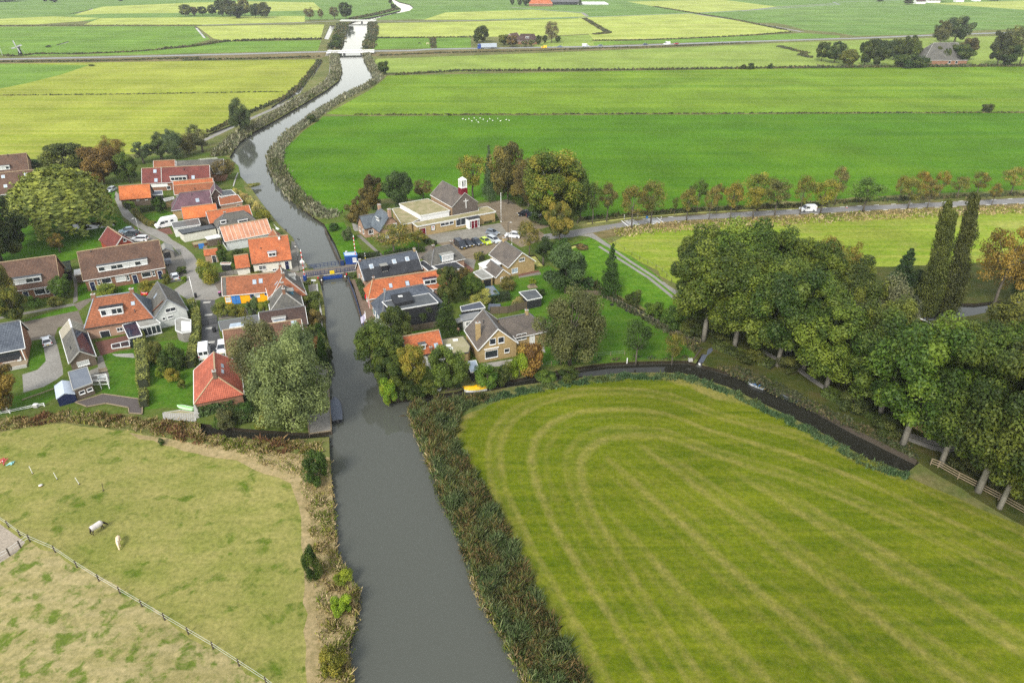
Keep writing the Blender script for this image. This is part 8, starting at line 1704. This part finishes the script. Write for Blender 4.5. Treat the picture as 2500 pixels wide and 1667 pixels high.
def coil(label, pix, col, seed, R_=.6):
    p=at(*pix);o=thing('fence_tape', label, 'tape', p);g=random.Random(seed);b=MB();pts=[p+Vector((g.uniform(-R_, R_), g.uniform(-R_, R_)*1.2, g.uniform(.05,.35)))for _ in range(16)];b.tube(pts, [.045]*len(pts), paintm(col),5);b.build('loops', o);b=MB();b.tube([p, p+Vector((0,0,.4))], [.08,.05], M['white'],6);b.build('reel', o)
coil('tangle of red and white fence tape in the left pasture', kR(30,505),(230,90,100),3,.8);coil('tangle of pale blue fence tape beside the red tangle', kR(105,520),(150,220,226),4,.55)
p=at(*kR(392,730));simple('feed_bowl', 'small pinkish feed bowl on the pasture below the white stakes', 'bowl', p, [('bowl', lambda b:b.tube([p, p+Vector((0,0,.18))], [.2,.28], M['p_redboard'],8)),('rim', lambda b:b.tube([p+Vector((0,0,.18)), p+Vector((0,0,.22))], [.3,.3], M['cream'],8))])
p=at(*kM(465,1500));simple('mooring_block', 'pale concrete block at the corner of the boat slip', 'block', p+Vector((-1.6,.5,0)), [('block', lambda b:boxp(b, p,(-1.6,.5,.25),(.8,.6,.5), 'concrete'))]);p=at(*kL(1178,950));simple('white_post', 'short white post at the ditch edge by the dark young tree', 'post', p, [('post', lambda b:boxp(b, p,(0,0,.5),(.16,.16,1.2), 'white'))]);p=at(*kE(105,1180));simple('white_post', 'white post with block foot on the left ditch railing', 'post', p, [('shaft', lambda b:boxp(b, p,(0,0,1.0),(.2,.2,2.0), 'white')),('foot', lambda b:boxp(b, p,(0,0,.2),(.6,.5,.5), 'concrete'))]);p=at(*kE(465,1120));simple('white_box', 'small white box on the left ditch railing', 'box', p, [('box', lambda b:boxp(b, p,(0,0,.35),(.7,.5,.6), 'concrete')),('lid', lambda b:boxp(b, p,(0,0,.68),(.75,.55,.06), 'white'))])

# ------------------------------------------------------------------ windmill
p=at(*k0(238,632));Hm=height_at(p.x, p.y, k0(0,462)[1]);o=thing('windmill', 'small black drainage windmill with four white edged sails in the far left field', 'windmill', p,0)
bh=Hm*.52;b=MB();n=8;b.tube([p, p+Vector((0,0, bh*.75)), p+Vector((0,0, bh))], [bh*.30, bh*.17, bh*.15], M['black'],8);b.build('tower', o);b=MB();b.box(p+Vector((0,0, bh*1.08)),(bh*.16,0,0),(0, bh*.24,0),(0,0, bh*.10), M['postwood']);b.build('cap', o)
hub=p+Vector((0,-bh*.34, bh*1.08));b=MB();b.tube([hub+Vector((0, bh*.2,0)), hub], [.3,.3], M['dark'],8);b.build('axle', o)
for a_ in(.22,.22+math.pi/2,.22+math.pi,.22+3*math.pi/2):
    d=Vector((math.cos(a_),0, math.sin(a_)));e=Vector((-d.z,0, d.x));b=MB();rl=Hm-bh*1.08;b.bar(hub, hub+d*rl,.3,.3, M['greywhite']);b.box(hub+d*rl*.6+e*.4, d*rl*.38, e*.35,(0,.05,0), M['zinc']);b.build('sail', o)
for s_ in(-1,1):b=MB();b.bar(p+Vector((s_*bh*.1, bh*.2, bh)), p+Vector((s_*bh*.3, bh*.7,0)),.25,.25, M['white']);b.build('tail_pole', o)
p=at(*k0(25,640));pole('field_pole', 'pale leaning pole at the left edge beside the windmill', k0(28,640),120,.2, 'greywhite', 'pole')

# ------------------------------------------------------------------ animals and people
def skin_body(name, verts, edges, radii, mat, parent, fr, sub=2):
    me=bpy.data.meshes.new(name);inv=inv_of(parent);me.from_pydata([tuple(inv@fr.w(*v))for v in verts], edges, []);ob=bpy.data.objects.new(name, me);COL.objects.link(ob)
    sk=ob.modifiers.new('Skin', 'SKIN');lay=me.skin_vertices[0]if me.skin_vertices else None
    for i, r_ in enumerate(radii):
        r2=r_ if isinstance(r_, tuple)else(r_, r_);lay.data[i].radius=r2
    lay.data[0].use_root=True;sk.use_smooth_shade=True;ss=ob.modifiers.new('Subsurf', 'SUBSURF');ss.levels=sub;ss.render_levels=sub
    dg=bpy.context.evaluated_depsgraph_get();m2=bpy.data.meshes.new_from_object(ob.evaluated_get(dg));bpy.data.objects.remove(ob)
    m2.materials.clear();m2.materials.append(mat);o=bpy.data.objects.new(name, m2);COL.objects.link(o);o.parent=parent;return o
def coat(name, a, b_, s=2.0):
    t=NT(name);P=t.n('TexCoord').outputs['Object'];return t.pbr(t.mix(t.ramp(t.noise(P, s,4),.35,.65), a, b_),.7, None,.2)
M['coat_dark']=coat('dark_horse_coat',(.018,.014,.012),(.04,.028,.022));M['coat_blond']=coat('palomino_coat',(.62,.46,.30),(.72,.58,.42));M['mane_blond']=coat('pale_mane',(.74,.66,.54),(.66,.56,.44));M['rug']=plain('pale_horse_rug',(.52,.48,.46),.8,.12,3);M['feather_white']=plain('white_feathers',(.78,.78,.76),.7,.05);M['coat_bw']=coat('black_white_cow_coat',(.03,.028,.026),(.70,.68,.64),.9)
def grazing(fr, root, s, mat, name='body'):
    # x forward; a horse cropping the grass
    V_=[(-.62,0,1.18),(-.25,0,1.14),(.2,0,1.12),(.58,0,1.18),(.86,0,1.02),(1.12,.02,.66),(1.30,.04,.36),(1.40,.05,.14),
          (-.72,.17,1.0),(-.78,.19,.62),(-.92,.19,.46),(-.84,.19,.06),(-.72,-.17,1.0),(-.70,-.19,.62),(-.86,-.19,.46),(-.78,-.19,.06),
          (.56,.16,.92),(.58,.17,.50),(.56,.17,.06),(.56,-.16,.92),(.66,-.17,.50),(.70,-.17,.06),(-.84,0,1.16),(-1.0,0,.82),(-1.02,0,.48),(1.14,.09,.72),(1.14,-.06,.72),(1.11,.13,.80),(1.11,-.10,.80)]
    E_=[(0,1),(1,2),(2,3),(3,4),(4,5),(5,6),(6,7),(0,8),(8,9),(9,10),(10,11),(0,12),(12,13),(13,14),(14,15),(3,16),(16,17),(17,18),(3,19),(19,20),(20,21),(0,22),(22,23),(23,24),(5,25),(25,27),(5,26),(26,28)]
    r_=[.30,.31,.33,.29,.19,.13,.105,.07,.16,.09,.055,.05,.16,.09,.055,.05,.12,.065,.05,.12,.065,.05,.08,.06,.03,.03,.03,.018,.018]
    return skin_body(name, [(x*s, y*s, z*s)for x, y, z in V_], E_, [q*s for q in r_], M[mat], root, fr)
p=at(*kR(945,1165));ang=heading(kR(915,1165), kR(1000,1110));fr=Frame(p, ang);o=thing('horse', 'dark horse wearing a pale grey rug, grazing in the pasture', 'horse', p, ang);grazing(fr, o,1.0, 'coat_dark')
b=MB();xs=[(-.86,.30),(-.6,.355),(-.25,.365),(.2,.385),(.58,.35),(.78,.27)];zc=[1.14,1.17,1.13,1.12,1.17,1.12];na=10
for i in range(len(xs)-1):
    for k_ in range(na):
        a0, a1=R(-30+240*k_/na), R(-30+240*(k_+1)/na);f_=lambda j, a_:fr.w(xs[j][0], xs[j][1]*1.02*math.cos(a_), zc[j]+xs[j][1]*(1.06 if math.sin(a_)>0 else 1.5)*math.sin(a_));b.face([f_(i, a0), f_(i+1, a0), f_(i+1, a1), f_(i, a1)], M['rug'])
b.build('rug', o, smooth=True)
p=at(*kR(1145,1290));ang=heading(kR(1145,1225), kR(1140,1325));fr=Frame(p, ang);o=thing('horse', 'blond pony with a pale mane grazing towards the camera', 'pony', p, ang);grazing(fr, o,.86, 'coat_blond')
b=MB();b.tube([fr.w(*(q*.86 for q in v))for v in((.62,0,1.40),(.84,0,1.22),(1.02,.02,.94),(1.16,.02,.74))], [.05,.09,.08,.05], M['mane_blond'],8);b.build('mane', o, smooth=True)
b=MB();b.tube([fr.w(*(q*.86 for q in v))for v in((-.86,0,1.2),(-1.02,0,.9),(-1.04,0,.45))], [.05,.09,.05], M['mane_blond'],8);b.build('tail', o, smooth=True)
for q, l, m_ in((k2(278,244), 'dark cow standing in the small meadow left of the lorry', 'coat_dark'),(k2(323,246), 'pale cow standing in the small meadow left of the lorry', 'coat_blond')):
    p=at(*q);fr=Frame(p, R(20));o=thing('cow', l, 'cow', p, R(20), 'cows in the far meadow');grazing(fr, o,1.15, m_)
# swans resting in the vivid field
p0=at(1184,295);sw=thing('swan', 'white swan resting in the vivid green field beyond the church', 'swan', p0,0, 'swans in the green field');fr=Frame(p0,0)
skin_body('body', [(0,0,.28),(-.35,0,.28),(-.6,0,.34),(.3,0,.34),(.42,0,.6),(.44,0,.85),(.56,0,.92),(.72,0,.88)], [(0,1),(1,2),(0,3),(3,4),(4,5),(5,6),(6,7)], [.30,.24,.08,.16,.07,.06,.06,.025], M['feather_white'], sw, fr,1);b=MB();b.tube([fr.w(.72,0,.88), fr.w(.82,0,.85)], [.03,.02], M['p_signyellow'],6);b.build('beak', sw)
for i,(x, y)in enumerate(((1130,292),(1137,294),(1145,292),(1152,297),(1163,295),(1172,290),(1180,293),(1190,298),(1196,292),(1203,296),(1215,291),(1222,297),(1236,294),(1243,296),(1168,300),(1158,290))):
    c=copy_tree(sw)if i else sw;c.location=at(x, y);c.rotation_euler=(0,0, i*1.1);c.scale=(.7,.7,.7)
# ducks on the water
for q, l in(((806,1080), 'dark duck swimming near the left river bank, right one'),((811,1090), 'dark duck swimming near the left river bank, left one'),((727,584), 'duck pair bird swimming above the bridge, first'),((730,586), 'duck pair bird swimming above the bridge, second')):
    p=at(*q,-.7);fr=Frame(p,.5);o=thing('duck', l, 'duck', p,.5);skin_body('body', [(0,0,.06),(-.16,0,.08),(.12,0,.1),(.17,0,.22),(.25,0,.22)], [(0,1),(0,2),(2,3),(3,4)], [.1,.06,.06,.045,.02], M['coat_dark'], o, fr,1)
# the person at the open shed
M['shirt']=coat('orange_white_shirt',(.62,.24,.10),(.70,.60,.52),5.0);M['trousers']=plain('dark_trousers',(.03,.03,.035),.8,.2);M['hair']=plain('brown_hair',(.07,.045,.03),.7,.2)
p=at(*kK(1222,490));ang=R(-80);fr=Frame(p, ang);o=thing('person', 'person in an orange and white top and dark trousers standing at the open shed', 'person', p, ang)
V_=[(0,0,.98),(0,0,1.15),(0,0,1.34),(0,0,1.46),(.01,0,1.54),(.02,0,1.64),(.02,0,1.74),(0,.10,.90),(.02,.11,.50),(0,.11,.08),(.14,.12,.04),(0,-.10,.90),(.05,-.11,.50),(.02,-.11,.08),(.16,-.12,.04),(0,.20,1.42),(.02,.27,1.15),(.20,.22,1.02),(.27,.19,1.03),(0,-.20,1.42),(.02,-.27,1.15),(.20,-.20,1.05),(.27,-.17,1.06),(.11,0,1.62)]
E_=[(0,1),(1,2),(2,3),(3,4),(4,5),(5,6),(0,7),(7,8),(8,9),(9,10),(0,11),(11,12),(12,13),(13,14),(3,15),(15,16),(16,17),(17,18),(3,19),(19,20),(20,21),(21,22),(5,23)]
r_=[(.15,.12),(.14,.11),(.17,.12),(.13,.10),.06,.085,.075,.095,.065,.05,.035,.095,.065,.05,.035,.065,.05,.04,.034,.065,.05,.04,.034,.02]
for sy, k_ in((1,18),(-1,22)):  # five fingers on each hand, half closed round the thing held
    hx, hy, hz=V_[k_]
    for j,(dy, ln)in enumerate(((.030,.07),(.010,.08),(-.010,.075),(-.030,.06))):
        i0=len(V_);V_+=[(hx+.04, hy+dy, hz),(hx+.04+ln*.6, hy+dy, hz+.012),(hx+.04+ln*.7, hy+dy, hz-.03)];E_+=[(k_, i0),(i0, i0+1),(i0+1, i0+2)];r_+=[.011,.010,.008]
    i0=len(V_);V_+=[(hx+.01, hy-sy*.045, hz+.015),(hx+.045, hy-sy*.06, hz+.02)];E_+=[(k_, i0),(i0, i0+1)];r_+=[.012,.009]
skin_body('body', V_, E_, r_, M['skin'], o, fr)
b=MB();b.tube([fr.w(0,0, z)for z in(.95,1.1,1.3,1.44,1.48)], [.19,.18,.21,.17,.09], M['shirt'],12)
for sy in(-1,1):b.tube([fr.w(0, sy*.17,1.42), fr.w(.02, sy*.27,1.16), fr.w(.16, sy*.23,1.05)], [.085,.07,.06], M['shirt'],8)
b.build('shirt', o, smooth=True);b=MB()
for sy in(-1,1):b.tube([fr.w(0, sy*.08,1.0), fr.w(.03, sy*.11,.5), fr.w(.01, sy*.11,.1)], [.125,.085,.075], M['trousers'],10)
b.build('trousers', o, smooth=True);b=MB();b.tube([fr.w(-.03,0,1.60), fr.w(-.02,0,1.70), fr.w(0,0,1.78), fr.w(.01,0,1.81)], [.10,.105,.085,.02], M['hair'],10);b.build('hair', o, smooth=True)
b=MB()
for sy in(-1,1):b.box(fr.w(.098, sy*.032,1.66), fr.d(.008,0,0), fr.d(0,.014,0),(0,0,.008), M['dark'])
b.build('eyes', o);b=MB();b.box(fr.w(.09,0,1.575), fr.d(.008,0,0), fr.d(0,.025,0),(0,0,.005), M['p_redboard']);b.build('mouth', o)
# ------------------------------------------------------------------ haze over the polder
def haze():
    bm=MB();x0, x1, y0, y1, z0, z1=-2500,2500,-40,2600,-3.2,82
    bm.prism([(x0, y0),(x1, y0),(x1, y1),(x0, y1)], z0, z1, M['dark']);o=bm.build('haze');o.data.materials.clear()
    m=bpy.data.materials.new('haze');m.use_nodes=True;t=m.node_tree;t.nodes.clear();out=t.nodes.new('ShaderNodeOutputMaterial');v=t.nodes.new('ShaderNodeVolumePrincipled')
    v.inputs['Color'].default_value=(.90,.94,1.0,1);v.inputs['Density'].default_value=.00011;v.inputs['Anisotropy'].default_value=.2
    t.links.new(v.outputs[0], out.inputs['Volume']);o.data.materials.append(m);tag(o, kind='stuff')
haze()
